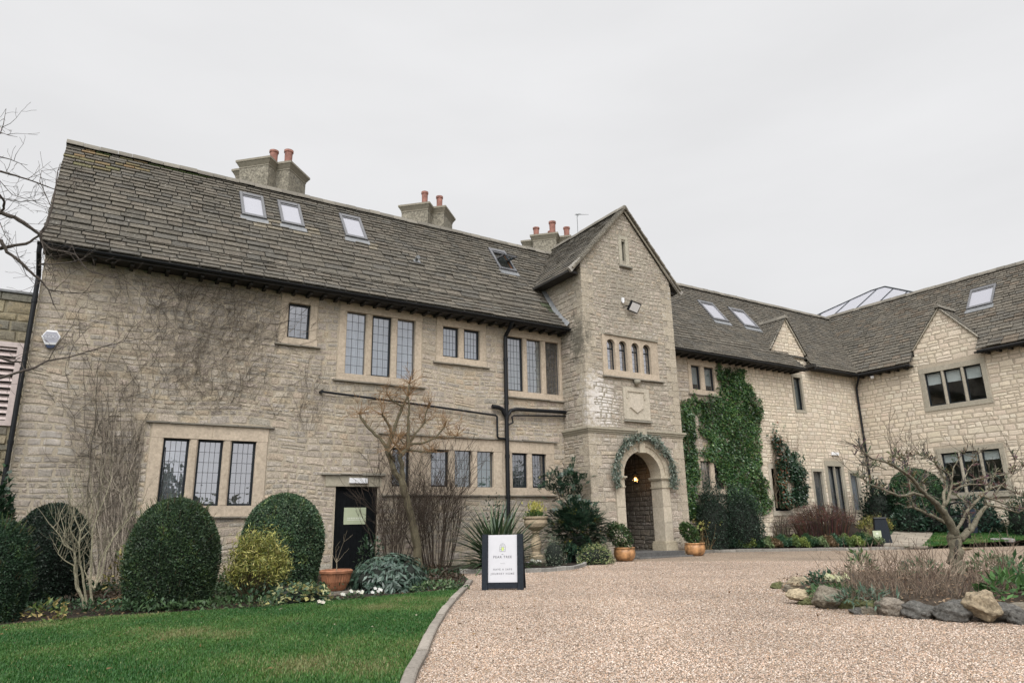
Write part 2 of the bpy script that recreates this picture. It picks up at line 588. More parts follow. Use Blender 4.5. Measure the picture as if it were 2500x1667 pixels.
def stones(mb, F, z0, z1, bound, blocks, ch, sl, pal, joint=.014, bulge=.018, wave=.018, seed=1, split=.15, quoin=None, irr=.35):
    r = random.Random(seed)
    O, U, N, V = F
    ph = r.uniform(0, 6)

    def W(u, z):
        return wave * math.sin(u * 1.1 + z * .7 + ph) + wave * .6 * math.sin(u * 2.7 + z * 2.1 + ph * 2)

    def stone(u0, u1, za, zb, col):
        w, h = u1 - u0, zb - za
        j = min(w, h) * irr * .28
        base = []
        for (fu, fz) in ((0, 0), (.5, 0), (1, 0), (1, .5), (1, 1), (.5, 1), (0, 1), (0, .5)):
            cu = .6 if fu in (0, 1) and fz in (0, 1) else .45
            du = r.uniform(0, j) * (1 if fu == 0 else -1 if fu == 1 else r.choice((-1, 1)))
            dz = r.uniform(0, j) * cu * (1 if fz == 0 else -1 if fz == 1 else r.choice((-1, 1)))
            base.append((u0 + fu * w + du, za + fz * h + dz))
        cx, cz = (u0 + u1) / 2, (za + zb) / 2
        ins = min(.018, h * .18)
        tb = bulge * r.uniform(.45, 1.25)
        tu, tz = r.uniform(-.35, .35) * bulge, r.uniform(-.5, .3) * bulge
        vs = []
        for u, z in base:
            vs.append(O + U * u + V * (z + W(u, z)))
        for u, z in base:
            du, dz = cx - u, cz - z
            d = math.hypot(du, dz) + 1e-6
            k = min(.4, ins / d * (1.3 if d > ins * 3 else 1))
            u2, z2 = u + du * k, z + dz * k
            n = tb + tu * (u - cx) / w * 2 + tz * (z - cz) / h * 2 + r.uniform(-.22, .22) * bulge
            vs.append(O + U * u2 + V * (z2 + W(u2, z2)) + N * max(.002, n))
        vs.append(O + U * (cx + r.uniform(-.2, .2) * w) + V * (cz + W(cx, cz)) + N * (tb + r.uniform(-.1, .55) * bulge))
        fs = [(i, (i + 1) % 8, 8 + (i + 1) % 8, 8 + i) for i in range(8)] + [(8 + i, 8 + (i + 1) % 8, 16) for i in range(8)]
        mb.add(vs, fs, col)

    def pick():
        c = r.choice(pal)
        k = r.uniform(.90, 1.10)
        return tuple(q * k * r.uniform(.985, 1.015) for q in c)
    z = z0
    row = 0
    while z < z1 - .03:
        h = r.uniform(*ch)
        if z1 - (z + h) < ch[0] * .6:
            h = z1 - z
        zt = z + h
        zm = z + h / 2
        b = bound(zm)
        if b is None:
            break
        ivs = [b]
        for q in blocks:
            if q[2] < zt - .35 * h and q[3] > z + .35 * h:
                ivs = subtract(ivs, q[0], q[1])
        for a, bb in ivs:
            u = a
            first = True
            while u < bb - .02:
                w = r.uniform(*sl) * (.75 + .5 * (h - ch[0]) / (ch[1] - ch[0] + 1e-6))
                if r.random() < .12:
                    w *= 1.5
                if bb - (u + w) < sl[0] * .7:
                    w = bb - u
                q = quoin and ((first and abs(a - b[0]) < 1e-6 and quoin[0]) or (abs(u + w - b[1]) < 1e-6 and quoin[1]))
                col = pick()
                if h > (ch[0] + ch[1]) / 2 and r.random() < split and w > sl[0]:
                    zs = z + h * r.uniform(.38, .62)
                    stone(u + joint / 2, u + w - joint / 2, z + joint / 2, zs - joint / 2, col)
                    if r.random() < .4 and w > sl[0] * 1.6:
                        us = u + w * r.uniform(.35, .65)
                        stone(u + joint / 2, us - joint / 2, zs + joint / 2, zt - joint / 2, pick())
                        stone(us + joint / 2, u + w - joint / 2, zs + joint / 2, zt - joint / 2, pick())
                    else:
                        stone(u + joint / 2, u + w - joint / 2, zs + joint / 2, zt - joint / 2, pick())
                else:
                    stone(u + joint / 2, u + w - joint / 2, z + joint / 2, zt - joint / 2, col)
                u += w
                first = False
        z = zt
        row += 1


def panel(mb, F, zs, bound, blocks, col, mi=0, n=0.0):
    O, U, N, V = F
    br = sorted(set([round(q, 4) for q in zs] + [round(q, 4) for b in blocks for q in b[2:4] if zs[0] < q < zs[-1]]))
    for za, zb in zip(br, br[1:]):
        zm = (za + zb) / 2
        bm = bound(zm)
        if bm is None:
            continue
        ba, bb = bound(za + 1e-4), bound(zb - 1e-4)
        ivs = [bm]
        for q in blocks:
            if q[2] < zm < q[3]:
                ivs = subtract(ivs, q[0], q[1])
        for a, b in ivs:
            la = (ba[0], bb[0]) if abs(a - bm[0]) < 1e-6 else (a, a)
            lb = (ba[1], bb[1]) if abs(b - bm[1]) < 1e-6 else (b, b)
            k = max(1, int((lb[0] - la[0]) / 2))
            mb.add([O + U * la[0] + V * za + N * n, O + U * lb[0] + V * za + N * n, O + U * lb[1] + V * zb + N * n, O + U * la[1] + V * zb + N * n],
                   [(0, 1, 2, 3)], col, mi)


PAL_TILE = [(.118, .105, .085), (.128, .114, .092), (.108, .098, .081), (.135, .119, .096), (.118, .106, .087), (.105, .097, .083), (.130, .113, .091)]


def tiles(mb, F, v0, v1, bound, blocks=(), e=(.26, .15), wid=(.22, .5), th=.035, seed=3, pal=PAL_TILE, moss=None):
    """stone tile courses: F=(O,U,N,V) with V up the slope"""
    O, U, N, V = F
    r = random.Random(seed)
    v = v0
    while v < v1 - .02:
        t = (v - v0) / (v1 - v0)
        ex = e[0] + (e[1] - e[0]) * t
        ex = min(ex, v1 - v) if v1 - v < ex * 1.3 else ex
        b = bound(v + ex * .5)
        if b is None:
            v += ex
            continue
        ivs = [b]
        for q in blocks:
            if q[2] < v + ex * .6 and q[3] > v + ex * .4:
                ivs = subtract(ivs, q[0], q[1])
        sc_ = .75 + .5 * (1 - t)
        for a, bb in ivs:
            u = a - r.uniform(0, .02)
            while u < bb - .01:
                w = r.uniform(*wid) * sc_
                if bb - (u + w) < wid[0] * .6:
                    w = bb - u + r.uniform(0, .02)
                c = r.choice(pal)
                k = r.uniform(.86, 1.15)
                col = tuple(q * k for q in c)
                if moss:
                    mm = moss(u, v, r)
                    if mm:
                        col = mm
                g = r.uniform(.006, .018)
                t1 = th * r.uniform(.75, 1.35)
                lo = v + r.uniform(-.012, .012)
                hi = v + ex * 1.25
                dl, dr = r.uniform(-.008, .008), r.uniform(-.008, .008)
                up = .004
                vs = [O + U * (u + g) + V * (lo + dl) + N * t1 * .4, O + U * (u + w - g) + V * (lo + dr) + N * t1 * .4,
                      O + U * (u + g) + V * (lo + dl + .004) + N * t1, O + U * (u + w - g) + V * (lo + dr + .004) + N * (t1 + r.uniform(-.006, .006)),
                      O + U * (u + w - g) + V * hi + N * up, O + U * (u + g) + V * hi + N * up]
                mb.add(vs, [(0, 1, 3, 2), (2, 3, 4, 5), (0, 2, 5), (1, 4, 3)], col)
                u += w
        v += ex


def slope_frame(p_low, U, up):
    V = np.array(up, float)
    V /= np.linalg.norm(V)
    U = np.array(U, float)
    N = np.cross(U, V)
    return frame(p_low, U, N, V)


def ridge_tiles(mb, a, b, w=.17, drop=.13, seg=.45, seed=2, col=(.165, .15, .125)):
    r = random.Random(seed)
    a, b = np.array(a, float), np.array(b, float)
    L = np.linalg.norm(b - a)
    d = (b - a) / L
    s = np.cross(d, Z3)
    s /= np.linalg.norm(s)
    t = 0
    while t < L:
        t2 = min(L, t + seg * r.uniform(.8, 1.2))
        j = r.uniform(-.012, .012)
        k = r.uniform(.8, 1.2)
        c = tuple(q * k for q in col)
        p0, p1 = a + d * (t + .005), a + d * (t2 - .005)
        prof = [(-w, -drop), (-w * .85, -drop + .06), (-.05, .05), (.05, .05), (w * .85, -drop + .06), (w, -drop)]
        vs = [p0 + s * x + Z3 * (z + j) for x, z in prof] + [p1 + s * x + Z3 * (z + j + r.uniform(-.008, .008)) for x, z in prof]
        fs = [(i, i + 1, 7 + i, 6 + i) for i in range(5)] + [(5, 4, 3, 2, 1, 0), (6, 7, 8, 9, 10, 11)]
        mb.add(vs, fs, c)
        t = t2


# ------------------------------------------------------------------ windows
ASH = (.455, .378, .292)
ASHG = (.33, .30, .24)


def window(house, F, lights, z0, z1, lint=.28, jamb=.2, sill=.2, hood=None, frames=None, glass='glass', grid=(3, 6), curtain=None,
           lip=True, mat='ashlar', col=ASH, grid_on=True, label=None, blind=0.0, proud=.03, lipw=.12):
    """stone-dressed window as a part of the house; each light has a frame and a pane"""
    O, U, N, V = F
    mb = MB()
    a, b = lights[0][0], lights[-1][1]
    r = random.Random(int(a * 100 + z0 * 10))

    def cc():
        k = r.uniform(.92, 1.07)
        return tuple(q * k for q in col)
    edges = [a - jamb]
    for (p0, p1), (q0, q1) in zip(lights, lights[1:]):
        edges += [p1, q0]
    mb.fbox(F, a - jamb, a, z0, z1, -.24, proud, cc(), ch=.02)
    mb.fbox(F, b, b + jamb, z0, z1, -.24, proud, cc(), ch=.02)
    for (p0, p1), (q0, q1) in zip(lights, lights[1:]):
        mb.fbox(F, p1, q0, z0, z1, -.22, proud - .004, cc(), ch=min(.04, (q0 - p1) * .3))
    mid = (a + b) / 2
    mb.fbox(F, a - jamb, mid, z1, z1 + lint, -.24, proud + .003, cc(), ch=.006)
    mb.fbox(F, mid, b + jamb, z1, z1 + lint, -.24, proud + .0025, cc(), ch=.006)
    mb.fbox(F, a - jamb - .02, b + jamb + .02, z0 - sill, z0, -.24, proud + .005, cc(), ch=.006)
    w = mb.build('window', M[mat], house)
    if label:
        w['label'] = label
    if lip:
        m2 = MB()
        x = a - jamb - lipw
        while x < b + jamb + lipw - .01:
            x2 = min(b + jamb + lipw, x + r.uniform(.35, .8))
            if b + jamb + lipw - x2 < .2:
                x2 = b + jamb + lipw
            k = r.uniform(.55, .95)
            d = r.uniform(-.008, .008)
            m2.fbox(F, x + .002, x2 - .002, z0 - sill - .045 + d, z0 - sill + d * .3, -.05, proud + .075 + d, tuple(q * k for q in (.30, .27, .22)), ch=.012)
            x = x2
        m2.build('sill', M['ashlar_grey'], w)
    if hood:
        m3 = MB()
        x = a - jamb - hood
        while x < b + jamb + hood - .01:
            x2 = min(b + jamb + hood, x + r.uniform(.4, .9))
            k = r.uniform(.5, .9)
            d = r.uniform(-.012, .012)
            m3.fbox(F, x + .002, x2 - .002, z1 + lint + d * .4, z1 + lint + .05 + d, -.05, proud + .07 + d, tuple(q * k for q in (.29, .265, .22)), ch=.012)
            x = x2
        m3.build('drip_mould', M['ashlar_grey'], w)
    for i, (p0, p1) in enumerate(lights):
        fr = frames[i] if frames else 1
        fw = .058 if fr == 1 else .016
        nb = -.10
        mf = MB()
        for q in ((p0, p0 + fw, z0, z1), (p1 - fw, p1, z0, z1), (p0 + fw, p1 - fw, z1 - fw, z1), (p0 + fw, p1 - fw, z0, z0 + fw)):
            mf.fbox(F, q[0] + .001, q[1] - .001, q[2] + .001, q[3] - .001, nb - .03, nb + .02 if fr == 1 else nb + .004)
        mf.build('frame', M['frame_dark' if fr == 1 else 'cames'], w)
        mp = MB()
        g0, g1, h0, h1 = p0 + fw, p1 - fw, z0 + fw, z1 - fw
        mp.add([O + U * g0 + V * h0 + N * (nb - .012), O + U * g1 + V * h0 + N * (nb - .012), O + U * g1 + V * h1 + N * (nb - .012), O + U * g0 + V * h1 + N * (nb - .012)], [(0, 1, 2, 3)], mi=0)
        if grid_on:
            nx, ny = grid
            for k in range(1, nx):
                x = g0 + (g1 - g0) * k / nx
                mp.fbox(F, x - .006, x + .006, h0, h1, nb - .016, nb - .006, mi=1)
            for k in range(1, ny):
                z = h0 + (h1 - h0) * k / ny
                mp.fbox(F, g0, g1, z - .006, z + .006, nb - .0155, nb - .0055, mi=1)
        gm = glass[i] if isinstance(glass, (list, tuple)) else glass
        mp.build('pane', [M[gm], M['cames']], w)
        cu = curtain[i] if isinstance(curtain, list) else curtain
        if cu:
            mc = MB()
            n_ = 14
            k0, k1 = (0, 1)
            vs = []
            for k in range(n_ + 1):
                x = p0 + (p1 - p0) * k / n_
                d = -.20 + .02 * math.sin(k * 1.9 + i) + .012 * math.sin(k * 4.1)
                vs.append(O + U * x + V * z0 + N * d)
                vs.append(O + U * x + V * z1 + N * d)
            shade = cu if isinstance(cu, tuple) else (.74, .74, .76)
            mc.add(vs, [(2 * k, 2 * k + 2, 2 * k + 3, 2 * k + 1) for k in range(n_)], shade)
            mc.build('curtain', M['net'], w)
        if blind:
            mc = MB()
            zb = z1 - (z1 - z0) * blind
            mc.fbox(F, p0 + .04, p1 - .04, zb, z1, -.175, -.17)
            mc.build('blind', M['blind'], w)
    return w

# ------------------------------------------------------------------ the ground
YF = 19.57                      # front wall of the house
X_, Y_ = np.array([1.0, 0, 0]), np.array([0, 1.0, 0])


def mat_gravel():
    m, n, l, b = new_mat('gravel')
    co = objco(n)
    v = n.new('ShaderNodeTexVoronoi')
    v.inputs['Scale'].default_value = 48
    v.inputs['Randomness'].default_value = 1
    l.new(co, v.inputs['Vector'])
    sepc = n.new('ShaderNodeSeparateColor')
    l.new(v.outputs['Color'], sepc.inputs[0])
    cr = n.new('ShaderNodeValToRGB')
    el = cr.color_ramp.elements
    el[0].color = (.17, .115, .075, 1)
    el[1].color = (.50, .42, .35, 1)
    el[1].position = 1
    for p, c in ((.12, (.30, .21, .135)), (.35, (.42, .32, .235)), (.6, (.47, .38, .295)), (.8, (.38, .275, .18)), (.9, (.52, .44, .36))):
        q = el.new(p)
        q.color = (*c, 1)
    cr.color_ramp.interpolation = 'CONSTANT'
    l.new(sepc.outputs[0], cr.inputs[0])
    gap = ramp(n, l, v.outputs['Distance'], .25, .75, 1, .45)
    vv = n.new('ShaderNodeVectorMath')
    vv.operation = 'SCALE'
    l.new(cr.outputs[0], vv.inputs[0])
    big = noise(n, l, .5, 4, co)
    mm = n.new('ShaderNodeMath')
    mm.operation = 'MULTIPLY'
    l.new(gap, mm.inputs[0])
    l.new(ramp(n, l, big, .3, .7, .78, 1.12), mm.inputs[1])
    l.new(mm.outputs[0], vv.inputs['Scale'])
    l.new(vv.outputs[0], b.inputs['Base Color'])
    b.inputs['Roughness'].default_value = .85
    inv = n.new('ShaderNodeMath')
    inv.operation = 'SUBTRACT'
    inv.inputs[0].default_value = 1
    l.new(v.outputs['Distance'], inv.inputs[1])
    bump(n, l, b, inv.outputs[0], .9, .02)
    return m


M['gravel'] = mat_gravel()
M['soil'] = mat_stone('garden_soil', tint=(1, 1, 1), var=.6, dark=.3, dark_col=(.02, .016, .012), bs=1.0, fine=18)
add_flecks(M['soil'], [(.16, .09, .045), (.09, .06, .035)], 12, .6, .7)


def mat_lawn():
    m, n, l, b = new_mat('lawn')
    co = objco(n)
    c = mix_rgb(n, l, (.014, .045, .014), (.028, .068, .020), ramp(n, l, noise(n, l, 1.3, 6, co, .65), .35, .65))
    c = mix_rgb(n, l, c, (.085, .092, .035), ramp(n, l, noise(n, l, 2.3, 6, co, .7), .56, .72, 0, .6))
    l.new(c, b.inputs['Base Color'])
    b.inputs['Roughness'].default_value = .9
    bump(n, l, b, noise(n, l, 90, 4, co), .8, .02)
    return m


M['lawn'] = mat_lawn()


def sheet(name, poly, z, m, kind='structure', grid=None):
    mb = MB()
    mb.add([(x, y, z) for x, y in poly], [tuple(range(len(poly)))], (.026, .019, .014))
    o = mb.build(name, m, None, (poly[0][0], poly[0][1], z))
    return tag(o, kind=kind)


sheet('ground', [(-400, -400), (400, -400), (400, 400), (-400, 400)], -.012, M['lawn'])
DRIVE = [(2.3, -20), (2.3, 5.2), (2.47, 5.43), (3.13, 6.53), (3.8, 7.74), (5.12, 9.9), (7.03, 12.87), (7.6, 13.7), (8.64, 16.24), (8.64, 17.6), (14.6, 18.2), (19, 18.2), (20.85, 18.75),
         (23.3, 16.75), (25.7, 14.68), (28.5, 13.6), (31.3, 12.6), (34, 11.5), (40, 9), (40, -20)]
sheet('gravel_drive', DRIVE, 0.0, M['gravel'])
LAWN_EDGE = [(-8, 12.3), (-3, 12.2), (-.59, 11.95), (.41, 12.15), (1.51, 11.9), (2.23, 11.78), (2.97, 11.68), (4.03, 11.85), (5.05, 12.0), (5.84, 12.05), (6.4, 12.4)]
LAWN = [(-8, -6), (-.5, -6), (2.2, 5.2), (2.35, 5.43), (3.02, 6.53), (3.69, 7.74), (5.0, 9.9), (6.4, 12.1)] + LAWN_EDGE[::-1]
sheet('lawn', LAWN, 0.006, M['lawn'])
BED = LAWN_EDGE + [(7.0, 13.1), (7.55, 13.78), (8.6, 16.24), (8.64, 17.6), (14.6, 18.2), (14.6, YF), (-1.25, YF), (-8, 19.5)]
sheet('planting_bed', BED, 0.002, M['soil'])
# low bed by the porch, edged with grey kerb blocks
CURVE = [(8.64, 16.24), (8.99, 15.84), (9.4, 15.4), (9.89, 15.14), (10.38, 14.98), (10.9, 15.0), (11.41, 15.2), (12.0, 15.6), (12.5, 16.05), (12.72, 16.3)]
sheet('planting_bed', CURVE + [(13.4, 17.2), (14.6, 18.15), (8.64, 17.6)], 0.05, M['soil'])


def zr(x, y):
    """rising ground in front of the far wing"""
    d = (x - 20.85) * .64 + (y - 18.75) * .77
    return .09 + .105 * max(0, d)


def rising(name, pts, m, dz=0.0, n=10):
    mb = MB()
    (a, b, c, d) = [np.array(q, float) for q in pts]
    vs = []
    for i in range(n + 1):
        for j in range(n + 1):
            s, t = i / n, j / n
            q = (a * (1 - s) + b * s) * (1 - t) + (d * (1 - s) + c * s) * t
            vs.append((q[0], q[1], zr(q[0], q[1]) + dz))
    fs = [(i * (n + 1) + j, (i + 1) * (n + 1) + j, (i + 1) * (n + 1) + j + 1, i * (n + 1) + j + 1) for i in range(n) for j in range(n)]
    mb.add(vs, fs, (.026, .019, .014))
    return tag(mb.build(name, m, None, tuple(vs[0])), kind='structure')


rising('planting_bed', [(19.0, 19.9), (20.85, 18.75), (26.0, 14.5), (32.5, 20.5)], M['soil'], -.03)
rising('lawn', [(26.0, 14.4), (40, 8.7), (40, 12), (33.75, 20.0)], M['lawn'], .0)
# stone kerbs
M['kerb'] = mat_stone('kerb_stone', var=.3, lichen=.2, dark=.3, dark_col=(.14, .13, .11), bs=.5, fine=20)


def kerb(name, pts, w, h, seg, col, z=None, seed=1, matk='kerb'):
    r = random.Random(seed)
    mb = MB()
    pts = [np.array(q, float) for q in pts]
    L = [0]
    for a, b in zip(pts, pts[1:]):
        L.append(L[-1] + np.linalg.norm(b - a))

    def at(s):
        s = max(0, min(L[-1] - 1e-6, s))
        for i in range(len(pts) - 1):
            if L[i] <= s <= L[i + 1]:
                t = (s - L[i]) / (L[i + 1] - L[i])
                return pts[i] * (1 - t) + pts[i + 1] * t, (pts[i + 1] - pts[i]) / (L[i + 1] - L[i])
    s = 0
    while s < L[-1] - .02:
        e_ = min(L[-1], s + seg * r.uniform(.85, 1.15))
        (a, da), (b, db) = at(s + .006), at(e_ - .006)
        na, nb = np.array([-da[1], da[0]]), np.array([-db[1], db[0]])
        k = r.uniform(.8, 1.15)
        hh = h + r.uniform(-.012, .012)
        zz = (lambda q: 0.0) if z is None else z
        ring = []
        for p_, n_ in ((a, na), (b, nb)):
            z0 = zz(p_)
            ring.append([(*(p_ - n_ * w / 2), z0 - .1), (*(p_ - n_ * w / 2), z0 + hh - .01), (*(p_ - n_ * (w / 2 - .012)), z0 + hh), (*(p_ + n_ * (w / 2 - .012)), z0 + hh), (*(p_ + n_ * w / 2), z0 + hh - .01), (*(p_ + n_ * w / 2), z0 - .1)])
        vs = ring[0] + ring[1]
        fs = [(i, (i + 1) % 6, 6 + (i + 1) % 6, 6 + i) for i in range(6)] + [(5, 4, 3, 2, 1, 0), (6, 7, 8, 9, 10, 11)]
        mb.add(vs, fs, tuple(q * k for q in col))
        s = e_
    return tag(mb.build(name, M[matk], None, (*pts[0], 0)), kind='structure')


kerb('kerb_edging', [(2.2, 5.0), (2.41, 5.43), (3.07, 6.53), (3.74, 7.74), (5.06, 9.9), (6.97, 12.8), (7.55, 13.72)], .11, .055, .9, (.28, .25, .215), seed=4)
kerb('kerb_edging', CURVE, .10, .10, .42, (.26, .25, .23), seed=5)
kerb('kerb_edging', [(18.95, 18.4), (20.85, 18.75), (23.3, 16.75), (25.7, 14.68), (27.2, 14.05)], .12, .10, .9, (.24, .225, .20), seed=6)


def paving():
    mb = MB()
    r = random.Random(12)
    A, B = np.array([26.15, 14.45]), np.array([32.3, 17.2])
    d = (B - A) / np.linalg.norm(B - A)
    nn = np.array([-d[1], d[0]])
    A = A - d * .0
    L = np.linalg.norm(B - A)
    t = 0
    while t < L:
        w = r.uniform(.42, .62)
        s = -.72
        off = r.uniform(0, .5)
        while s < .72:
            w2 = min(r.uniform(.5, .95) - off, .72 - s + .001)
            off = 0
            if w2 < .12:
                s += max(w2, .02)
                continue
            k = r.uniform(.8, 1.12)
            c = tuple(q * k for q in (.27, .235, .19))
            q = [A + d * (t + .012) + nn * (s + .01), A + d * (t + w - .012) + nn * (s + .01), A + d * (t + w - .012) + nn * (s + w2 - .01), A + d * (t + .012) + nn * (s + w2 - .01)]
            h = r.uniform(.018, .028)
            vs = [(*p_, zr(*p_) - .05) for p_ in q] + [(*p_, zr(*p_) + h) for p_ in q]
            mb.add(vs, [(4, 7, 6, 5), (0, 1, 5, 4), (1, 2, 6, 5), (2, 3, 7, 6), (3, 0, 4, 7)], c)
            s += w2
        t += w
    tag(mb.build('path', M['kerb'], None, (*A, 0)), kind='structure')


paving()

# ------------------------------------------------------------------ the old house
house = thing('stone_house', (6.0, YF, 0), 'long weathered stone manor house with steep stone-tiled roof, chimneys and gabled entrance tower', 'house')
F0 = frame((0, YF, 0), X_, -Y_)
YT = 18.2
TX0, TX1 = 14.6, 19.02
FT = frame((0, YT, 0), X_, -Y_)
FTL = frame((TX0, 21.2, 0), -Y_, -X_)
FTR = frame((TX1, YT, 0), Y_, X_)

# openings: (u0,u1,z0,z1)
op_main = [(4.74, 5.38, 6.54, 7.6), (6.5, 8.77, 5.65, 7.6), (9.77, 11.16, 6.54, 7.58), (12.28, 14.5, 5.62, 7.56), (8.09, 8.66, 2.35, 3.5), (9.38, 11.65, 2.35, 3.5),
           (12.38, 13.77, 2.35, 3.5), (1.84, 4.12, 1.8, 3.5), (6.39, 7.64, -.1, 2.33)]
out_main = [(4.52, 5.6, 6.34, 7.85), (6.26, 9.01, 5.44, 7.86), (9.53, 11.4, 6.33, 7.84), (12.14, 14.6, 5.4, 7.83), (7.77, 9.02, 2.1, 3.89), (9.02, 12.01, 2.1, 3.89), (12.02, 14.08, 2.1, 3.89),
            (1.54, 4.42, 1.53, 3.87), (6.37, 7.66, -.1, 2.4), (6.08, 7.76, 2.33, 2.64)]
op_mid = [(21.33, 22.7, 6.45, 7.48), (21.37, 22.75, 2.38, 3.5), (25.75, 26.72, 1.5, 3.3)]
out_mid = [(21.13, 22.9, 6.25, 7.75), (21.12, 23.0, 2.2, 3.78), (25.57, 26.9, 1.3, 3.5)]
mb = MB()
panel(mb, F0, (0, 8.35), lambda z: (-1.25, TX0), op_main, (.40, .345, .265), 1)
panel(mb, F0, (0, 8.35), lambda z: (TX1, 27.98), op_mid, (.40, .345, .265), 1)
panel(mb, FT, (0, 10.3, 12.8), lambda z: (16.81 - min(2.21, (12.8 - z) / 1.13), 16.81 + min(2.21, (12.8 - z) / 1.13)),
      [(15.60, 17.72, 6.43, 7.58), (16.64, 16.82, 10.75, 11.55), (15.95, 17.85, -.1, 2.7)] + [(16.9 - 1.05 * math.sqrt(max(0, 1 - ((i + .5) / 6) ** 2)), 16.9 + 1.05 * math.sqrt(max(0, 1 - ((i + .5) / 6) ** 2)), 2.7 + i * .175, 2.7 + (i + 1) * .175) for i in range(6)], (.31, .28, .225), 1)
panel(mb, FTL, (0, 10.3), lambda z: (0, 3.0), [], (.31, .28, .225), 1)
panel(mb, FTR, (0, 10.3), lambda z: (0, 3.0), [], (.31, .28, .225), 1)
# end and rear walls
FE = frame((-1.25, 25.6, 0), -Y_, -X_)
panel(mb, FE, (0, 8.0, 12.4), lambda z: (3.02 - min(3.02, (12.45 - z) / 1.42), 3.02 + min(3.02, (12.45 - z) / 1.42)), [], (.30, .27, .215), 1)
mb.add([(-1.25, 25.6, 0), (28, 25.6, 0), (28, 25.6, 8.3), (-1.25, 25.6, 8.3)], [(3, 2, 1, 0)], (.3, .27, .21), 1)
stones(mb, F0, 0, 8.2, lambda z: (-1.25, TX0), out_main, (.10, .235), (.15, .52), PAL_OLD, .020, .0105, .045, 21, .14, irr=.9)
stones(mb, F0, 0, 8.2, lambda z: (TX1, 24.3), out_mid, (.1, .24), (.2, .6), PAL_OLD, .012, .018, .02, 22, .2)
stones(mb, FE, 0, 12.3, lambda z: (3.02 - min(3.02, (12.45 - z) / 1.42), 3.02 + min(3.02, (12.45 - z) / 1.42)), [], (.1, .22), (.2, .55), PAL_OLD, .012, .018, .02, 23, .2)
wall_old = mb.build('wall', [M['old_stone'], M['old_mortar']], house)
mb = MB()
stones(mb, F0, 0, 8.2, lambda z: (24.3, 27.98), out_mid, (.12, .24), (.16, .46), PAL_NEW, .02, .012, .014, 24, .35, irr=.5)
o = mb.build('wall', M['new_stone'], house)
o['label'] = 'paler repointed stretch of stone wall beside the ivy'

# tower masonry
arch_blocks = [(15.6, 18.26, -.1, .52), (15.66, 18.2, .52, 2.7)] + [(16.9 - 1.24 * math.sqrt(max(0, 1 - ((i + .5) / 8) ** 2)), 16.9 + 1.24 * math.sqrt(max(0, 1 - ((i + .5) / 8) ** 2)), 2.7 + i * .155, 2.7 + (i + 1) * .155) for i in range(8)]
mb = MB()
tb = lambda z: (16.81 - min(2.21, (12.8 - z) / 1.13), 16.81 + min(2.21, (12.8 - z) / 1.13)) if z < 12.7 else None
t_blocks = [(15.4, 18.08, 6.2, 7.7), (16.5, 17.0, 10.5, 11.72), (16.25, 17.5, 4.68, 5.85)] + arch_blocks
stones(mb, FT, 4.3, 12.7, tb, t_blocks, (.085, .20), (.13, .42), PAL_TOWER, .018, .012, .035, 31, .14, irr=.9)
stones(mb, FT, 0, 4.16, tb, t_blocks, (.13, .30), (.25, .7), [tuple(q * 1.06 for q in c) for c in PAL_TOWER], .01, .014, .008, 32, .15)
stones(mb, FTL, 0, 10.2, lambda z: (1.6 if z < 8.1 else 0, 3.0), [], (.10, .26), (.22, .62), PAL_TOWER, .012, .016, .01, 33, .2)
stones(mb, FTR, 0, 10.2, lambda z: (0, 1.4 if z < 7.9 else 3.0), [], (.10, .26), (.22, .62), PAL_TOWER, .012, .016, .01, 34, .2)
# quoins at the front corners, long and short
r_ = random.Random(5)
for zc, zd in ((.0, 4.14), (4.34, 10.1)):
    z = zc
    k_ = 0
    while z < zd - .1:
        h = min(r_.uniform(.24, .36), zd - z)
        for sx in (0, 1):
            L1 = (.52, .3)[(k_ + sx) % 2]
            L2 = (.3, .52)[(k_ + sx) % 2]
            kq = r_.uniform(.9, 1.08)
            c = tuple(q * kq for q in (.42, .367, .288))
            x0, x1 = (TX0 - .02, TX0 + L1) if sx == 0 else (TX1 - L1, TX1 + .02)
            mb.box((x0, YT - .02, z + .006), (x1, YT + L2, z + h - .006), c)
        z += h
        k_ += 1
mb.build('tower_wall', M['tower_stone'], house)

# string course round the tower
mb = MB()
for z0, z1, d in ((4.14, 4.20, .045), (4.20, 4.27, .085), (4.27, 4.335, .13)):
    c = (.33, .30, .235)
    mb.box((TX0 - d, YT - d, z0), (TX1 + d, YT + .05, z1), c)
    mb.box((TX0 - d, YT + .05, z0), (TX0 + .05, YF + .0, z1), c)
    mb.box((TX1 - .05, YT + .05, z0), (TX1 + d, YF + .0, z1), c)
mb.box((16.72, YT - .16, 4.12), (17.12, YT + .02, 4.38), (.36, .32, .25))
mb.build('string_course', M['ashlar_grey'], house)


# arched windows of the tower
def arch_pts(cx, zs, r, n=12):
    return [(cx + r * math.cos(math.pi - math.pi * i / n), zs + r * math.sin(math.pi * i / n)) for i in range(n + 1)]


